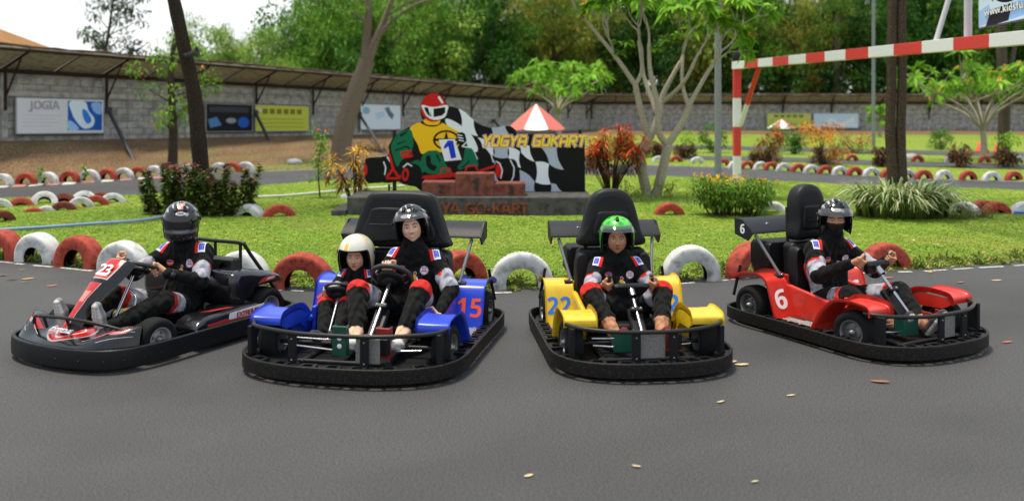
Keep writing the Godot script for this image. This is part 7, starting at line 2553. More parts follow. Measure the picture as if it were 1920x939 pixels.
		g.prism(PackedVector2Array([Vector2(0.60, 0.37), Vector2(0.69, 0.375), Vector2(0.70, 0.388), Vector2(0.63, 0.388)]), 0.002, Transform3D(Basis(Vector3(0, 0, -1), Vector3(0, 1, 0), Vector3(1, 0, 0)), Vector3(0.488 if s > 0 else -0.490, 0, 0)))
		part(cover, "stripe", g, M("decal_silver"))
	g = Geo.new()
	g.box(Vector3(0.15, 0.485, -0.50), Vector3(0.27, 0.10, 0.10), 0.012)
	part(k, "air_box", g, paint("airbox_black", 0.013, 0.013, 0.014, 0.55))
	# roll hoop
	g = Geo.new()
	g.tube(curve([Vector3(0.40, 0.10, -0.915), Vector3(0.40, 0.16, -0.885), Vector3(0.32, 0.52, -0.64), Vector3(0.30, 0.615, -0.58), Vector3(0.27, 0.645, -0.56), Vector3(0.0, 0.645, -0.56), Vector3(-0.27, 0.645, -0.56), Vector3(-0.30, 0.615, -0.58), Vector3(-0.32, 0.52, -0.64), Vector3(-0.40, 0.16, -0.885), Vector3(-0.40, 0.10, -0.915)], 4), 0.0145, 10)
	for x in [0.265, 0.0, -0.265]: g.tube([Vector3(x, 0.40, -0.56), Vector3(x, 0.64, -0.56)], 0.0125, 8)
	part(k, "roll_hoop", g, M("dark_steel"))

# ---------------------------------------------------------------- people
const SKIN := Color(0.54, 0.29, 0.175)
const SUIT := Color(0.0085, 0.0085, 0.0095)
const SUIT_GREY := Color(0.36, 0.36, 0.41)
const SUIT_RED := Color(0.58, 0.03, 0.025)
const SUIT_BLUE := Color(0.06, 0.08, 0.42)

func fist(f: Field, wrist: Vector3, bar: Vector3, axis: Vector3, towards: Vector3, s: float, open := false) -> void:
	# bar: middle of what is held; axis: along it; towards: from the wrist over the knuckles
	var g := axis.normalized()
	var fw := (towards - g * towards.dot(g)).normalized()
	var nn := (bar - wrist)
	nn = (nn - g * nn.dot(g) - fw * nn.dot(fw))
	if nn.length() < 0.004: nn = g.cross(fw)
	nn = nn.normalized()
	var R := (0.025 if not open else 0.05) * s
	var c := bar
	var palm := c - nn * (R + 0.004 * s)
	f.bone(wrist, palm - fw * 0.03 * s, 0.022 * s, 0.022 * s, "skin", 0.012)
	var offs := [-0.030, -0.0105, 0.009, 0.028]
	var lens := [0.82, 0.96, 1.0, 0.92]
	for i in 4:
		var off: Vector3 = g * offs[i] * s
		f.bone(palm - fw * 0.035 * s + off * 0.8, palm + off + fw * 0.018 * s, 0.0125 * s, 0.0115 * s, "skin", 0.008)
		var prev := palm + off + fw * 0.018 * s
		var k := 0
		for deg in ([55.0, 120.0, 185.0] if not open else [40.0, 75.0, 105.0]):
			var a: float = deg_to_rad(deg * lens[i])
			var p: Vector3 = c + off + (-nn * cos(a) + fw * sin(a)) * R
			f.bone(prev, p, [0.0098, 0.0092, 0.0085][k] * s, [0.0092, 0.0085, 0.0075][k] * s, "skin", 0.0035)
			prev = p
			k += 1
	var tb := palm - fw * 0.022 * s + g * 0.03 * s
	var t1 := c + g * 0.047 * s + (-nn * 0.5 - fw * 0.75).normalized() * R
	var t2 := c + g * 0.050 * s + (nn * 0.55 - fw * 0.8).normalized() * R * 1.05
	var t3 := c + g * 0.040 * s + (nn * 1.0 - fw * 0.1).normalized() * R * 1.1
	f.bone(tb, t1, 0.0135 * s, 0.0115 * s, "skin", 0.01)
	f.bone(t1, t2, 0.0110 * s, 0.0100 * s, "skin", 0.005)
	f.bone(t2, t3, 0.0100 * s, 0.0082 * s, "skin", 0.005)

func head(g: Geo, t: Transform3D, s: float, skin: Color, cfg: Dictionary) -> void:
	var rows := []
	var cols := []
	var hood := Color(0.009, 0.009, 0.010)
	for j in 131:
		var el := lerpf(-PI / 2 + 0.02, PI / 2 - 0.02, j / 130.0)
		var row := PackedVector3Array()
		for i in 96:
			var q := i / 96.0 * 2.0 - 1.0
			var az := PI * (0.55 * q + 0.45 * q * q * q)
			var d := Vector3(sin(az) * cos(el), sin(el), cos(az) * cos(el))
			var p := Vector3(d.x * 0.073, d.y * 0.112, d.z * 0.092)
			if d.y < 0.0: p.x *= 1.0 - 0.26 * d.y * d.y
			var x := absf(p.x)
			var y := p.y
			var o := 0.0
			if d.z > 0.0:
				o += 0.019 * exp(-pow(p.x / 0.0105, 2) - pow((y + 0.016) / 0.014, 2))
				o += 0.008 * exp(-pow(x - 0.010, 2) / 0.00005 - pow((y + 0.020) / 0.008, 2))
				o += 0.010 * exp(-pow(p.x / 0.010, 2) - pow((y - 0.006) / 0.022, 2))
				o -= 0.0095 * exp(-pow((x - 0.030) / 0.015, 2) - pow((y - 0.012) / 0.011, 2))
				o += 0.0055 * exp(-pow((x - 0.031) / 0.011, 2) - pow((y - 0.010) / 0.0065, 2))
				o += 0.0045 * exp(-pow((x - 0.028) / 0.02, 2) - pow((y - 0.030) / 0.007, 2))
				o += 0.006 * exp(-pow((x - 0.040) / 0.018, 2) - pow((y + 0.018) / 0.018, 2))
				o += 0.0065 * exp(-pow(p.x / 0.021, 2) - pow((y + 0.051) / 0.009, 2))
				o -= 0.0045 * exp(-pow(p.x / 0.022, 2) - pow((y + 0.050) / 0.0022, 2))
				o += 0.008 * exp(-pow(p.x / 0.02, 2) - pow((y + 0.088) / 0.016, 2))
			var ex := (x - 0.031) / 0.0145
			var ey := (y - 0.0105) / 0.0058
			var c := skin
			var lip_w: float = cfg.get("lip_w", 0.021)
			var smile: float = cfg.get("smile", 0.0)
			var ly := y + 0.051 - smile * (p.x * p.x) * 9.0
			if d.z > 0.0:
				if ex * ex + ey * ey < 1.0:
					c = Color(0.50, 0.47, 0.45)
					if Vector2(x - 0.031, y - 0.0115).length() < 0.0062: c = Color(0.02, 0.012, 0.008)
				elif ex * ex + ey * ey < 1.75 and y > 0.009: c = Color(0.03, 0.018, 0.014)
				if x > 0.012 and x < 0.048 and absf(y - 0.0305 - 0.006 * sin((x - 0.012) / 0.036 * PI)) < 0.0032: c = Color(0.028, 0.018, 0.012)
				if x < lip_w and absf(ly) < 0.0095 * sqrt(maxf(0.0, 1.0 - pow(x / lip_w, 2))) + 0.001: c = cfg.get("lips", Color(0.38, 0.14, 0.11))
				if smile > 0.0 and x < lip_w * 0.82 and absf(ly - 0.0005) < 0.0048: c = Color(0.75, 0.73, 0.70)
				elif smile == 0.0 and x < lip_w * 0.9 and absf(ly) < 0.0013: c = Color(0.16, 0.05, 0.04)
				if Vector2(x - 0.0085, y + 0.0265).length() < 0.0032: c = Color(0.13, 0.05, 0.035)
			var fy: float = cfg.get("cover", -1.0)
			var inside: bool = d.z > 0.0 and pow(p.x / 0.063, 2) + pow((y + 0.010) / 0.090, 2) < 1.0 and y > fy
			if not inside:
				c = hood
				o = o * (0.35 if fy > -0.5 else 0.0) + 0.006
			p += Vector3(d.x * 0.4, d.y * 0.25, d.z).normalized() * o
			row.append(t * (p * s))
			cols.append(c)
		rows.append(row)
	var b := g.v.size()
	g.net(rows, false, true)
	for i in cols.size(): g.c[b + i] = cols[i]

func helmet(parent: Node, t: Transform3D, s: float, cfg: Dictionary) -> void:
	var h := Node3D.new()
	h.name = "helmet"
	parent.add_child(h)
	h.transform = t.scaled_local(Vector3.ONE * s)
	h.set_meta("label", cfg.label)
	var at := func(th: float, ph: float, k: float) -> Vector3:
		var y: float
		var w: float
		if ph >= 0.0:
			y = sin(ph) * 0.137
			w = cos(ph)
		else:
			y = -0.137 * 0.95 * (ph / -1.08)
			w = 1.0 - 0.13 * pow(ph / 1.08, 2)
		return Vector3(sin(th) * w * 0.131, y, cos(th) * w * 0.152 - 0.006) * k
	var full: bool = cfg.get("full", false)
	var lowest := func(th: float) -> float:
		var a := rad_to_deg(absf(th))
		var side := smoothstep(52.0, 76.0, a) if not full else smoothstep(58.0, 82.0, a)
		var front: float = cfg.get("brow", 16.0)
		return deg_to_rad(lerpf(front, -62.0 + 14.0 * smoothstep(110, 170, a), side))
	var g := Geo.new()
	var rows := []
	var N := 96
	var K := 26
	for j in K + 1:
		var row := PackedVector3Array()
		for i in N:
			var th := TAU * i / N - PI
			row.append(at.call(th, lerpf(PI / 2 - 0.01, lowest.call(th), j / float(K)), 1.0))
		rows.append(row)
	for j in 7:
		var row := PackedVector3Array()
		for i in N:
			var th := TAU * i / N - PI
			row.append(at.call(th, lerpf(lowest.call(th), PI / 2 - 0.01, j / 6.0), 0.9))
		rows.append(row)
	g.net(rows, false, true)
	var tint: Callable = cfg.tint
	for j in K + 1:
		for i in N:
			var th := TAU * i / N - PI
			g.c[j * N + i] = tint.call(th, lerpf(PI / 2 - 0.01, lowest.call(th), j / float(K)))
	for i in range((K + 1) * N, g.c.size()): g.c[i] = Color(0.012, 0.012, 0.013)
	var gm := vertexed("helmet_gloss", 0.16)
	gm.clearcoat_enabled = true
	gm.clearcoat = 0.3
	gm.clearcoat_roughness = 0.08
	part(h, "shell", g, gm)
	# rubber edge round the opening
	g = Geo.new()
	var loop := []
	for i in N:
		var th := TAU * i / N - PI
		loop.append(at.call(th, lowest.call(th), 0.985))
	g.tube(loop, 0.006, 6, true)
	part(h, "edge_trim", g, M("black"))
	if full:
		g = Geo.new()
		rows = []
		for j in 13:
			var row := PackedVector3Array()
			for i in 41:
				var th := deg_to_rad(lerpf(-98, 98, i / 40.0))
				var ph := deg_to_rad(lerpf(-20.0, -76.0, j / 12.0))
				var p: Vector3 = at.call(th, maxf(ph, -1.25), 1.0)
				p.z += 0.022 * pow(maxf(0, cos(th)), 2) * sin(j / 12.0 * PI * 0.8 + 0.3)
				p *= 1.0 - 0.05 * smoothstep(8, 12, j)
				row.append(p)
			rows.append(row)
		g.net(rows, false, false, Vector3(0, 0, 1))
		var b := g.v.size()
		var inner := []
		for r in rows:
			var q := PackedVector3Array()
			for p in r: q.append(p * 0.92)
			inner.append(q)
		g.net(inner, false, false, Vector3(0, 0, -1))
		g.net([rows[0], inner[0]], false, false, Vector3.UP)
		g.net([rows[12], inner[12]], false, false, Vector3.DOWN)
		for i in g.c.size(): g.c[i] = Color(0.012, 0.012, 0.014)
		for i in range(13 * 41):
			var j := i / 41
			if j >= 2 and j <= 3: g.c[i] = Color(0.11, 0.115, 0.12)
		part(h, "chin_bar", g, gm)
	# visor
	var glass := paint("visor_smoke", 0.10, 0.105, 0.11, 0.06)
	glass.transparency = BaseMaterial3D.TRANSPARENCY_ALPHA
	glass.albedo_color.a = 0.28
	var dark := paint("visor_dark", 0.015, 0.016, 0.018, 0.05)
	dark.transparency = BaseMaterial3D.TRANSPARENCY_ALPHA
	dark.albedo_color.a = 0.86
	if cfg.has("visor"):
		var vz: Array = cfg.visor
		g = Geo.new()
		rows = []
		for j in 9:
			var row := PackedVector3Array()
			for i in 41:
				var th := deg_to_rad(lerpf(-86, 86, i / 40.0))
				var fade := pow(absf(i / 20.0 - 1.0), 4)
				var ph := deg_to_rad(lerpf(lerpf(vz[0], -4.0, fade), lerpf(vz[1], 6.0, fade), j / 8.0))
				var p: Vector3 = at.call(th, ph, 1.045)
				p.z += vz[2] * (1.0 - j / 8.0) * pow(maxf(0, cos(th)), 1.5)
				row.append(p)
			rows.append(row)
		g.net(rows, false, false, Vector3(0, 0, 1))
		part(h, "visor", g, dark if full else glass)
	for s2: float in [-1.0, 1.0]:
		g = Geo.new()
		g.lathe([Vector2(0.016, 0), Vector2(0.016, 0.006), Vector2(0.010, 0.009), Vector2(0.001, 0.009)], 14, Transform3D(Basis(Vector3(0, 0, 1), -PI / 2 * s2), Vector3(s2 * 0.132, 0.01, 0.0)))
		part(h, "pivot", g, M("black"))
	if cfg.has("badge"):
		g = Geo.new()
		var el := PackedVector2Array()
		for i in 28: el.append(Vector2(cos(TAU * i / 28) * 0.036, sin(TAU * i / 28) * 0.0145))
		var bt := Transform3D(basis_to(Vector3(cfg.badge, 0.45, 1)), at.call(cfg.badge * 0.9, 0.50, 1.0))
		g.puff(el, [[0.0, -0.008], [0.0, 0.003], [0.002, 0.005]], bt)
		var bd := part(h, "badge", g, M("white"))
		if full: letters(bd, "lettering", "NHC", 0.016, 0.002, M("black"), bt * Transform3D(Basis(), Vector3(0, 0, 0.0055)), true, 0.2, 0, 1.2)
	for v in cfg.get("vents", []):
		g = Geo.new()
		var c: Vector3 = at.call(v[0], v[1], 1.0)
		g.puff(smooth2([Vector2(-0.012, -0.022), Vector2(0.012, -0.022), Vector2(0.009, 0.02), Vector2(-0.009, 0.02)]), [[0.0, -0.006], [0.0, 0.004], [0.005, 0.008]], Transform3D(basis_to(c + Vector3(0, 0.001, 0.001)), c))
		part(h, "vent", g, M("black"))

func decal(person: Node, f: Field, called: String, from: Vector3, dir: Vector3, w: float, h: float, mat: Material, roll := 0.0, label := "") -> void:
	var b := basis_to(-dir) * Basis(Vector3(0, 0, 1), roll)
	var g := Geo.new()
	var rows := []
	for j in 9:
		var row := PackedVector3Array()
		for i in 9:
			var p := from + b * Vector3((i / 8.0 - 0.5) * w, (0.5 - j / 8.0) * h, 0)
			p = f.hit(p, dir.normalized())
			row.append(p - dir.normalized() * 0.0028)
		rows.append(row)
	g.net(rows, false, false, -dir)
	var o := part(person, called, g, mat)
	if label: o.set_meta("label", label)

func shoe(person: Node, heel: Vector3, toe: Vector3, sole: Vector3, s: float, upper: Color, rubber: Color) -> void:
	var f := Field.new()
	var d := (toe - heel).normalized()
	sole = (sole - d * sole.dot(d)).normalized()
	var side := d.cross(sole).normalized()
	f.bone(heel - sole * 0.045 * s, heel + d * 0.02 * s - sole * 0.01 * s, 0.035 * s, 0.034 * s, "", 0.02)
	for q in [-1.0, 1.0]:
		f.bone(heel + side * q * 0.008 * s, heel.lerp(toe, 0.6) + side * q * 0.014 * s, 0.030 * s, 0.028 * s, "", 0.02)
		f.bone(heel.lerp(toe, 0.6) + side * q * 0.014 * s, toe + side * q * 0.010 * s + sole * 0.004, 0.028 * s, 0.022 * s, "", 0.02)
		f.bone(heel + side * q * 0.018 * s + sole * 0.026 * s, heel.lerp(toe, 0.6) + side * q * 0.028 * s + sole * 0.026 * s, 0.012 * s, 0.012 * s, "", 0.008)
		f.bone(heel.lerp(toe, 0.6) + side * q * 0.028 * s + sole * 0.026 * s, toe + side * q * 0.014 * s + sole * 0.024 * s, 0.012 * s, 0.012 * s, "", 0.008)
	f.bone(heel + sole * 0.026 * s, toe + sole * 0.025 * s, 0.013 * s, 0.013 * s, "", 0.008)
	var g := Geo.new()
	f.build(g, 0.006, func(_t, _k, p: Vector3) -> Color: 
		if (p - heel).dot(sole) <= 0.016 * s: return upper
		return rubber * (0.62 if sin((p - heel).dot(d) * 260.0) + sin((p - heel).dot(side) * 220.0) < -0.5 else 1.0))
	part(person, "shoe", g, vertexed("shoe_cloth", 0.7))

func person(cfg: Dictionary) -> void:
	var o := thing("person", cfg.label, "person", cfg.at, cfg.yaw, "drivers and riders in the go-karts")
	var s: float = cfg.s
	var f := Field.new()
	var hp: Array = cfg.hips
	var sh: Array = cfg.shoulders
	var ch: Vector3 = cfg.chest
	var pel: Vector3 = (hp[0] + hp[1]) * 0.5
	var top: Vector3 = (sh[0] + sh[1]) * 0.5
	var across: Vector3 = (sh[1] - sh[0]).normalized()
	var wd: float = sh[0].distance_to(sh[1])
	f.bone(hp[0], hp[1], 0.092 * s, 0.092 * s, "torso", 0.05)
	for q in [-1.0, 1.0]:
		f.bone(pel + across * q * 0.05 * s + Vector3(0, 0.03, 0), ch + across * q * wd * 0.20, 0.104 * s, 0.110 * s, "torso", 0.05)
		f.bone(ch + across * q * wd * 0.20, top + across * q * wd * 0.30 - Vector3(0, 0.035 * s, 0), 0.108 * s, 0.082 * s, "torso", 0.05)
	f.bone(sh[0].lerp(sh[1], 0.06), sh[0].lerp(sh[1], 0.94), 0.070 * s, 0.070 * s, "torso", 0.04)
	var nk: Vector3 = cfg.head - Vector3(0, 0.085 * s, 0.012)
	for q in [0.18, 0.82]:
		f.bone(sh[0].lerp(sh[1], q), nk - Vector3(0, 0.03 * s, 0), 0.060 * s, 0.050 * s, "torso", 0.05)
	f.bone(top + Vector3(0, 0.01, 0), nk, 0.082 * s, 0.066 * s, "neck", 0.04)
	for i in 2:
		f.bone(sh[i], cfg.elbows[i], 0.070 * s, 0.059 * s, "arm", 0.03)
		f.bone(cfg.elbows[i], cfg.wrists[i], 0.057 * s, 0.040 * s, "fore", 0.025)
		f.bone(hp[i], cfg.knees[i], 0.102 * s, 0.078 * s, "thigh", 0.035)
		f.bone(cfg.knees[i], cfg.ankles[i], 0.076 * s, 0.050 * s, "shin", 0.025)
		# cloth folds at elbow and knee
		var m: Vector3 = cfg.knees[i]
		for q in 3:
			var u: Vector3 = m.lerp(cfg.ankles[i], 0.2 + q * 0.24)
			f.bone(u + Vector3(0.03, 0.012, -0.028) * s, u + Vector3(-0.03, -0.012, -0.03) * s, 0.046 * s, 0.040 * s, "fold", 0.02)
		for q in 2:
			var u2: Vector3 = sh[i].lerp(cfg.elbows[i], 0.55 + q * 0.3)
			f.bone(u2 + Vector3(0.02, 0.014, 0.018) * s, u2 + Vector3(-0.02, -0.014, 0.018) * s, 0.048 * s, 0.046 * s, "sleeve", 0.02)
	var bare: float = cfg.get("bare_ankle", 0.0)
	var skin: Color = cfg.skin
	var front_knee: bool = cfg.get("front_knee", false)
	var grey_side: bool = cfg.get("grey_side", false)
	var g := Geo.new()
	f.build(g, 0.011, func(tg: String, t: float, p: Vector3) -> Color:
		match tg:
			"skin": return skin
			"neck": return Color(0.009, 0.009, 0.010)
			"arm":
				if t < 0.16: return SUIT
				if t > 0.52 and t < 0.60: return SUIT_RED
				if t >= 0.60 and t < 0.97: return SUIT_GREY
				return SUIT
			"sleeve": return SUIT_GREY
			"fore":
				return SUIT
			"thigh":
				if front_knee:
					if p.y < 0.22 * s or t < 0.70: return SUIT
					return SUIT_GREY if t < 0.92 else SUIT_RED
				if t > 0.56 and t < 0.82 and p.y > 0.22 * s: return SUIT_GREY
				if t >= 0.82 and p.y > 0.22 * s: return SUIT_RED if t < 0.97 else SUIT
				return SUIT
			"shin":
				return skin if t > 1.0 - bare else (SUIT_RED if front_knee and t < 0.03 else SUIT)
			"torso":
				var side := absf((p - ch).dot(across)) / wd
				if grey_side and side > 0.40 and p.y < ch.y + 0.03: return SUIT_GREY if p.z > ch.z - 0.02 else SUIT_RED
				return SUIT
		return SUIT)
	# hands and face: the second surface of the same mesh
	var sg := Geo.new()
	for i in 2:
		var fh := Field.new()
		var hold: Array = cfg.hands[i]
		fist(fh, cfg.wrists[i], hold[0], hold[1], hold[2], s, hold.size() > 3)
		fh.bone(cfg.wrists[i].lerp(cfg.elbows[i], 0.12), cfg.wrists[i], 0.027 * s, 0.024 * s, "skin", 0.01)
		fh.build(sg, 0.0042, func(_t, _k, _p) -> Color: return skin)
	var hy: float = cfg.look - cfg.yaw
	var hb := Basis(Vector3.UP, deg_to_rad(hy)) * Basis(Vector3.RIGHT, deg_to_rad(cfg.get("nod", 0.0))) * Basis(Vector3(0, 0, 1), deg_to_rad(cfg.get("roll", 0.0)))
	var hs: float = cfg.get("head_s", 1.0)
	head(sg, Transform3D(hb, cfg.head), hs, skin, cfg.face)
	var cloth := vertexed("suit_cloth", 0.78)
	cloth.metallic_specular = 0.2
	cloth.uv1_triplanar = true
	cloth.uv1_scale = Vector3(2.6, 1.7, 2.6)
	cloth.heightmap_enabled = true
	cloth.heightmap_texture = noise_tex("cloth_folds", 0.014, 512, [], 1)
	cloth.heightmap_scale = 3.0
	cloth.rim_enabled = true
	cloth.rim = 0.06
	cloth.rim_tint = 0.6
	var flesh := vertexed("skin", 0.55)
	flesh.metallic_specular = 0.4
	flesh.subsurf_scatter_enabled = true
	flesh.subsurf_scatter_strength = 0.12
	var whole := g.mesh()
	whole.add_surface_from_arrays(Mesh.PRIMITIVE_TRIANGLES, sg.mesh().surface_get_arrays(0))
	whole.surface_set_material(0, cloth)
	whole.surface_set_material(1, flesh)
	show_mesh(o, "body", whole, null)
	helmet(o, Transform3D(hb, cfg.head + hb * Vector3(0, 0.036, -0.004) * hs), cfg.helm_s, cfg.helmet)
	for i in 2:
		var ft: Array = cfg.feet[i]
		shoe(o, ft[0], ft[1], ft[2], s, cfg.get("upper", Color(0.03, 0.03, 0.033)), cfg.get("rubber", Color(0.6, 0.6, 0.58)))
	# badges
	var fwd: Vector3 = -(across.cross(Vector3.UP)).normalized()
	if fwd.z < 0: fwd = -fwd
	var chest_out: Vector3 = ch + fwd * 0.3
	decal(o, f, "chest_emblem", chest_out + across * 0.03 * s + Vector3(0, 0.012 * s, 0), -fwd, 0.115 * s, 0.105 * s, emblem_mat)
	decal(o, f, "round_badge", chest_out + across * 0.095 * s + Vector3(0, 0.075 * s, 0), -fwd, 0.068 * s, 0.068 * s, badge_mat)
	decal(o, f, "oval_badge", chest_out - across * 0.085 * s + Vector3(0, 0.08 * s, 0), -fwd, 0.07 * s, 0.05 * s, patch_mat)
	for i in 2:
		var d := 1.0 if i == 1 else -1.0
		var sp: Vector3 = sh[i] + across * d * 0.02 * s
		decal(o, f, "shoulder_flash", sp + Vector3(0, 0.12, 0) + fwd * 0.12 - across * d * 0.02, (Vector3(0, -1, 0) - fwd).normalized(), 0.075 * s, 0.10 * s, flash_mat[i], d * 0.35)
	if cfg.has("watch"):
		g = Geo.new()
		var ax: Vector3 = (cfg.wrists[1] - cfg.elbows[1]).normalized()
		var c: Vector3 = cfg.wrists[1].lerp(cfg.elbows[1], 0.10)
		var b := basis_to(ax)
		var loop := []
		for i in 20: loop.append(c + b * Vector3(cos(TAU * i / 20) * 0.037, sin(TAU * i / 20) * 0.037, 0))
		g.tube(loop, 0.009, 6, true, 0.5)
		g.lathe([Vector2(0.020, 0), Vector2(0.020, 0.010), Vector2(0.001, 0.011)], 16, Transform3D(Basis(b.z, b.x, b.y), c + b.x * 0.036))
		part(o, "wristwatch", g, paint("watch_dark", 0.04, 0.04, 0.042, 0.3, 0.5))

var emblem_mat: Material
var badge_mat: Material
var patch_mat: Material
var flash_mat := []

func build_people() -> void:
	var bg := SUIT.linear_to_srgb()
	var cv := Canvas.new(0, 0, 100, 92, 3.0, bg)
	cv.ell(46, 14, 11, 12, Color(0.85, 0.85, 0.85))
	cv.ell(46, 14, 8.5, 9.5, Color(0.75, 0.08, 0.08))
	cv.poly([26, 28, 50, 24, 62, 34, 52, 58, 34, 56], Color(0.95, 0.72, 0.1))
	cv.poly([14, 42, 28, 32, 36, 52, 26, 66, 12, 60], Color(0.05, 0.45, 0.25))
	cv.poly([36, 54, 56, 54, 62, 74, 40, 76], Color(0.1, 0.5, 0.3))
	cv.poly([54, 40, 66, 36, 70, 56, 58, 60], Color(0.9, 0.9, 0.95))
	cv.line([62, 56, 90, 62], 3, Color(0.5, 0.55, 0.9))
	for c in [[20, 76], [70, 74], [90, 74]]:
		cv.ell(c[0], c[1], 9, 9, Color(0.85, 0.85, 0.85))
		cv.ell(c[0], c[1], 6, 6, bg)
	cv.poly([26, 70, 66, 68, 66, 73, 26, 75], Color(0.8, 0.12, 0.1))
	emblem_mat = printed("emblem_print", cv.tex(), 0.75)
	cv = Canvas.new(0, 0, 60, 60, 4.0, bg)
	cv.ell(30, 30, 28, 28, Color(0.85, 0.78, 0.85))
	cv.ell(30, 30, 24, 24, Color(0.72, 0.2, 0.28))
	cv.ell(30, 30, 22, 22, Color(0.88, 0.86, 0.9))
	for i in 3:
		for j in 3: if (i + j) % 2 == 0: cv.rect(16 + i * 9, 12 + j * 6, 25 + i * 9, 18 + j * 6, Color(0.15, 0.15, 0.2))
	cv.rect(12, 33, 48, 40, Color(0.75, 0.12, 0.15))
	badge_mat = printed("badge_print", cv.tex(), 0.7)
	cv = Canvas.new(0, 0, 60, 44, 4.0, bg)
	cv.ell(30, 22, 27, 19, Color(0.8, 0.3, 0.12))
	cv.ell(30, 18, 20, 11, Color(0.35, 0.3, 0.65))
	cv.rect(10, 24, 50, 30, Color(0.9, 0.55, 0.2))
	patch_mat = printed("patch_print", cv.tex(), 0.7)
	for side in 2:
		cv = Canvas.new(0, 0, 60, 80, 3.0, Color(0.78, 0.80, 0.88))
		var x := 0.0 if side == 1 else 40.0
		cv.rect(x, 0, x + 20, 80, Color(0.80, 0.13, 0.10))
		cv.rect(25 if side == 1 else 5, 14, 55 if side == 1 else 35, 66, Color(0.25, 0.27, 0.68))
		for i in 3: cv.line([30 if side == 1 else 10, 25 + i * 16, 50 if side == 1 else 30, 25 + i * 16], 2, Color(0.7, 0.75, 0.9))
		flash_mat.append(printed("shoulder_print_%d" % side, cv.tex(), 0.7))
	var black_helm := func(th: float, ph: float) -> Color:
		var a := sin(th * 5.0 + ph * 6.0) * sin(ph * 9.0 + 1.3 * cos(th * 3.0))
		return Color(0.42, 0.43, 0.45) if a > 0.66 else (Color(0.06, 0.062, 0.066) if a > 0.45 else Color(0.006, 0.006, 0.007))
	# driver of the racing kart
	person({"label": "person in black race suit and closed full-face helmet steering the low black kart", "at": Vector3(-2.604, 0, -6.86), "yaw": -28.0, "s": 1.0, "skin": SKIN, "head": Vector3(0, 0.81, -0.215), "look": 17.0, "nod": 4.0, "head_s": 1.0, "helm_s": 1.02,
		"hips": [Vector3(-0.085, 0.185, -0.2), Vector3(0.085, 0.185, -0.2)], "chest": Vector3(0, 0.45, -0.29), "shoulders": [Vector3(-0.165, 0.585, -0.24), Vector3(0.165, 0.60, -0.29)],
		"elbows": [Vector3(-0.29, 0.45, -0.03), Vector3(0.28, 0.42, -0.14)], "wrists": [Vector3(-0.19, 0.565, 0.15), Vector3(0.185, 0.50, 0.075)],
		"hands": [[Vector3(-0.135, 0.595, 0.20), Vector3(0.2, 0.6, 0.3), Vector3(0.3, 0.1, 0.5)], [Vector3(0.14, 0.53, 0.145), Vector3(-0.25, 0.75, 0.45), Vector3(-0.4, 0.1, 0.6)]],
		"knees": [Vector3(-0.17, 0.335, 0.25), Vector3(0.19, 0.31, 0.12)], "ankles": [Vector3(-0.14, 0.215, 0.61), Vector3(0.14, 0.20, 0.545)],
		"feet": [[Vector3(-0.14, 0.20, 0.655), Vector3(-0.15, 0.385, 0.70), Vector3(0, -0.3, 1)], [Vector3(0.14, 0.185, 0.585), Vector3(0.15, 0.375, 0.635), Vector3(0, -0.3, 1)]], "upper": Color(0.22, 0.21, 0.2), "rubber": Color(0.52, 0.51, 0.49), "watch": true,
		"face": {}, "helmet": {"label": "black full-face helmet with dark visor", "full": true, "brow": 14.0, "visor": [-22.0, 17.0, 0.004], "badge": 0.02, "tint": func(th: float, ph: float) -> Color:
			if absf(th) < 0.5 and ph > 0.78 and ph < 1.25: return Color(0.62, 0.18, 0.12) if sin(th * 14.0) * sin(ph * 16.0) > -0.3 else Color(0.7, 0.6, 0.55)
			return black_helm.call(th, ph), "vents": [[0.35, 0.8], [-0.35, 0.8]]}})
	# woman at the wheel of the blue kart
	person({"label": "smiling person in black race suit and open black helmet driving the blue kart", "at": Vector3(-0.928, 0, -6.55), "yaw": -10.9, "s": 0.95, "skin": Color(0.72, 0.44, 0.30), "head": Vector3(0.15, 0.822, -0.27), "look": 3.0, "front_knee": true, "nod": 2.0, "roll": 8.0, "head_s": 0.98, "helm_s": 1.0,
		"hips": [Vector3(0.09, 0.20, -0.25), Vector3(0.25, 0.20, -0.25)], "chest": Vector3(0.165, 0.455, -0.315), "shoulders": [Vector3(0.015, 0.595, -0.30), Vector3(0.325, 0.585, -0.31)],
		"elbows": [Vector3(-0.045, 0.455, -0.12), Vector3(0.475, 0.40, -0.16)], "wrists": [Vector3(0.045, 0.575, 0.015), Vector3(0.44, 0.285, 0.04)],
		"hands": [[Vector3(0.075, 0.605, 0.055), Vector3(1, 0.05, 0.1), Vector3(0.1, -0.15, 1)], [Vector3(0.40, 0.275, 0.10), Vector3(0.2, 0.3, 1), Vector3(-0.3, -0.2, 1), true]],
		"knees": [Vector3(-0.115, 0.43, 0.13), Vector3(0.335, 0.445, 0.13)], "ankles": [Vector3(-0.02, 0.175, 0.43), Vector3(0.29, 0.19, 0.43)],
		"feet": [[Vector3(-0.02, 0.135, 0.46), Vector3(-0.03, 0.19, 0.61), Vector3(0, -1, 0.6)], [Vector3(0.29, 0.145, 0.46), Vector3(0.285, 0.20, 0.61), Vector3(0, -1, 0.6)]], "upper": Color(0.55, 0.53, 0.5), "bare_ankle": 0.16,
		"face": {"smile": 1.0, "lip_w": 0.024, "lips": Color(0.50, 0.13, 0.12)}, "helmet": {"label": "open-face black helmet with silver pattern and raised clear visor", "brow": 23.0, "visor": [18.0, 38.0, 0.03], "badge": -0.25, "tint": black_helm, "vents": [[0.5, 0.75], [-0.45, 0.95], [0.05, 1.15]]}})
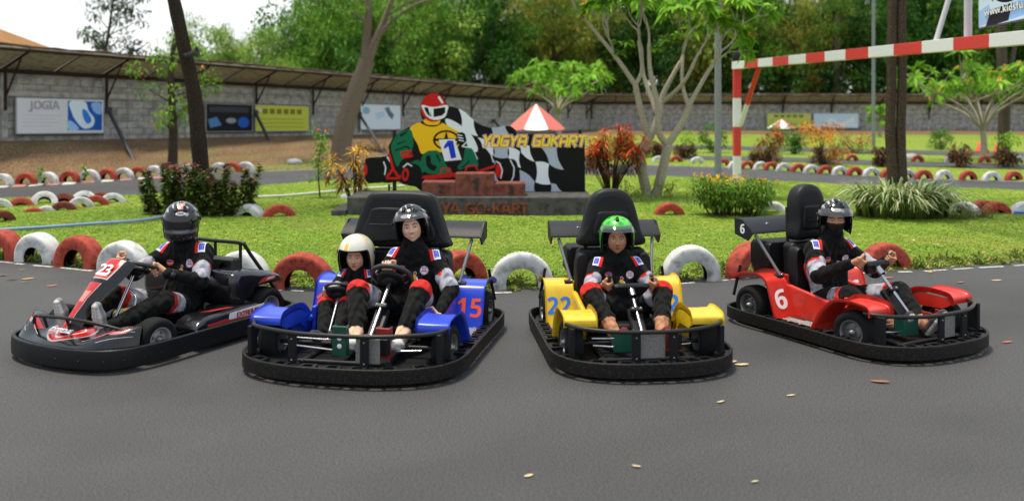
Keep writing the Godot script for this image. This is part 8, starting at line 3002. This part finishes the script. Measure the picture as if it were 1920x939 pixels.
	# child beside her
	person({"label": "child in black race suit and cream helmet sitting in the blue kart", "at": Vector3(-0.928, 0, -6.55), "yaw": -10.9, "s": 0.74, "skin": Color(0.60, 0.34, 0.215), "head": Vector3(-0.272, 0.592, -0.26), "front_knee": true, "look": -5.0, "nod": 5.0, "head_s": 0.9, "helm_s": 1.03,
		"hips": [Vector3(-0.335, 0.18, -0.24), Vector3(-0.215, 0.18, -0.24)], "chest": Vector3(-0.272, 0.35, -0.30), "shoulders": [Vector3(-0.375, 0.44, -0.28), Vector3(-0.165, 0.44, -0.28)],
		"elbows": [Vector3(-0.435, 0.33, -0.14), Vector3(-0.12, 0.31, -0.12)], "wrists": [Vector3(-0.385, 0.385, 0.03), Vector3(-0.165, 0.345, 0.03)],
		"hands": [[Vector3(-0.355, 0.405, 0.085), Vector3(0.1, 0.9, 0.35), Vector3(0.3, 0, 1)], [Vector3(-0.17, 0.36, 0.09), Vector3(-0.2, 0.9, 0.35), Vector3(-0.3, 0, 1)]],
		"knees": [Vector3(-0.36, 0.315, 0.10), Vector3(-0.20, 0.33, 0.12)], "ankles": [Vector3(-0.285, 0.19, 0.345), Vector3(-0.165, 0.20, 0.36)],
		"feet": [[Vector3(-0.285, 0.155, 0.365), Vector3(-0.30, 0.215, 0.475), Vector3(0, -0.7, 1)], [Vector3(-0.165, 0.165, 0.38), Vector3(-0.165, 0.225, 0.49), Vector3(0, -0.7, 1)]], "upper": Color(0.05, 0.05, 0.055),
		"face": {"lip_w": 0.017}, "helmet": {"label": "glossy cream open-face helmet with an orange square", "brow": 18.0, "tint": func(th: float, ph: float) -> Color:
			if th > -0.62 and th < -0.18 and ph > 0.30 and ph < 0.72: return Color(0.80, 0.42, 0.05) if th > -0.52 and th < -0.26 else Color(0.75, 0.70, 0.55)
			if absf(th) > 1.1 and absf(th) < 1.8 and sin(th * 9.0 + ph * 7.0) * sin(ph * 13.0) > 0.35: return Color(0.68, 0.42, 0.08)
			return Color(0.56, 0.56, 0.48)}})
	# boy in the yellow kart
	person({"label": "person in black race suit and bright green helmet in the yellow kart", "at": Vector3(0.798, 0, -6.586), "yaw": 5.8, "s": 0.88, "skin": Color(0.42, 0.205, 0.115), "head": Vector3(0.0, 0.728, -0.265), "front_knee": true, "look": -4.0, "nod": 3.0, "head_s": 0.98, "helm_s": 1.0,
		"hips": [Vector3(-0.08, 0.195, -0.22), Vector3(0.08, 0.195, -0.22)], "chest": Vector3(0, 0.41, -0.30), "shoulders": [Vector3(-0.148, 0.525, -0.29), Vector3(0.148, 0.525, -0.29)],
		"elbows": [Vector3(-0.235, 0.385, -0.10), Vector3(0.235, 0.385, -0.10)], "wrists": [Vector3(-0.185, 0.445, 0.065), Vector3(0.195, 0.445, 0.065)],
		"hands": [[Vector3(-0.138, 0.475, 0.125), Vector3(-0.15, 0.75, 0.6), Vector3(0.45, 0.1, 1)], [Vector3(0.158, 0.475, 0.125), Vector3(0.15, 0.75, 0.6), Vector3(-0.45, 0.1, 1)]],
		"knees": [Vector3(-0.265, 0.415, 0.10), Vector3(0.245, 0.415, 0.10)], "ankles": [Vector3(-0.155, 0.19, 0.40), Vector3(0.16, 0.19, 0.40)],
		"feet": [[Vector3(-0.15, 0.155, 0.42), Vector3(-0.125, 0.255, 0.535), Vector3(0, -0.8, 1)], [Vector3(0.155, 0.155, 0.42), Vector3(0.16, 0.255, 0.535), Vector3(0, -0.8, 1)]], "upper": Color(0.16, 0.03, 0.03), "bare_ankle": 0.30,
		"face": {"lip_w": 0.019, "lips": Color(0.30, 0.10, 0.08)}, "helmet": {"label": "bright green open-face helmet with raised clear visor", "brow": 24.0, "visor": [17.0, 40.0, 0.034], "tint": func(th: float, ph: float) -> Color:
			if ph > 0.62:
				var a := sin(th * 6.0) * sin(ph * 10.0)
				return Color(0.09, 0.55, 0.05) if a < 0.35 else Color(0.03, 0.28, 0.03)
			return Color(0.02, 0.17, 0.03) if ph > 0.45 else Color(0.05, 0.34, 0.05), "vents": [[0.0, 1.1]]}})
	# masked driver of the red kart
	person({"label": "masked person in black race suit with grey sleeves driving the red kart", "at": Vector3(2.586, 0, -7.0), "yaw": 28.3, "s": 0.98, "skin": Color(0.46, 0.23, 0.135), "head": Vector3(0.0, 0.822, -0.205), "look": -13.0, "nod": 3.0, "head_s": 0.98, "helm_s": 1.0, "grey_side": true,
		"hips": [Vector3(-0.085, 0.20, -0.24), Vector3(0.085, 0.20, -0.24)], "chest": Vector3(0, 0.455, -0.30), "shoulders": [Vector3(-0.165, 0.60, -0.275), Vector3(0.165, 0.595, -0.255)],
		"elbows": [Vector3(-0.285, 0.44, -0.10), Vector3(0.28, 0.44, -0.07)], "wrists": [Vector3(-0.165, 0.545, 0.085), Vector3(0.21, 0.54, 0.09)],
		"hands": [[Vector3(-0.115, 0.568, 0.15), Vector3(0.1, 0.7, 0.6), Vector3(0.5, 0.1, 1)], [Vector3(0.18, 0.568, 0.15), Vector3(0.1, 0.7, 0.6), Vector3(-0.4, 0.1, 1)]],
		"knees": [Vector3(-0.205, 0.32, 0.12), Vector3(0.215, 0.325, 0.21)], "ankles": [Vector3(-0.10, 0.16, 0.435), Vector3(0.11, 0.16, 0.50)],
		"feet": [[Vector3(-0.10, 0.125, 0.465), Vector3(-0.105, 0.265, 0.555), Vector3(0, -0.4, 1)], [Vector3(0.11, 0.115, 0.525), Vector3(0.13, 0.27, 0.64), Vector3(0, -0.4, 1)]], "upper": Color(0.06, 0.05, 0.048), "bare_ankle": 0.14,
		"face": {"cover": -0.004}, "helmet": {"label": "open-face black helmet with raised clear visor over a black mask", "brow": 17.0, "visor": [10.0, 34.0, 0.03], "badge": 0.0, "tint": black_helm, "vents": [[0.45, 0.8], [-0.45, 0.8], [0.0, 1.2]]}})
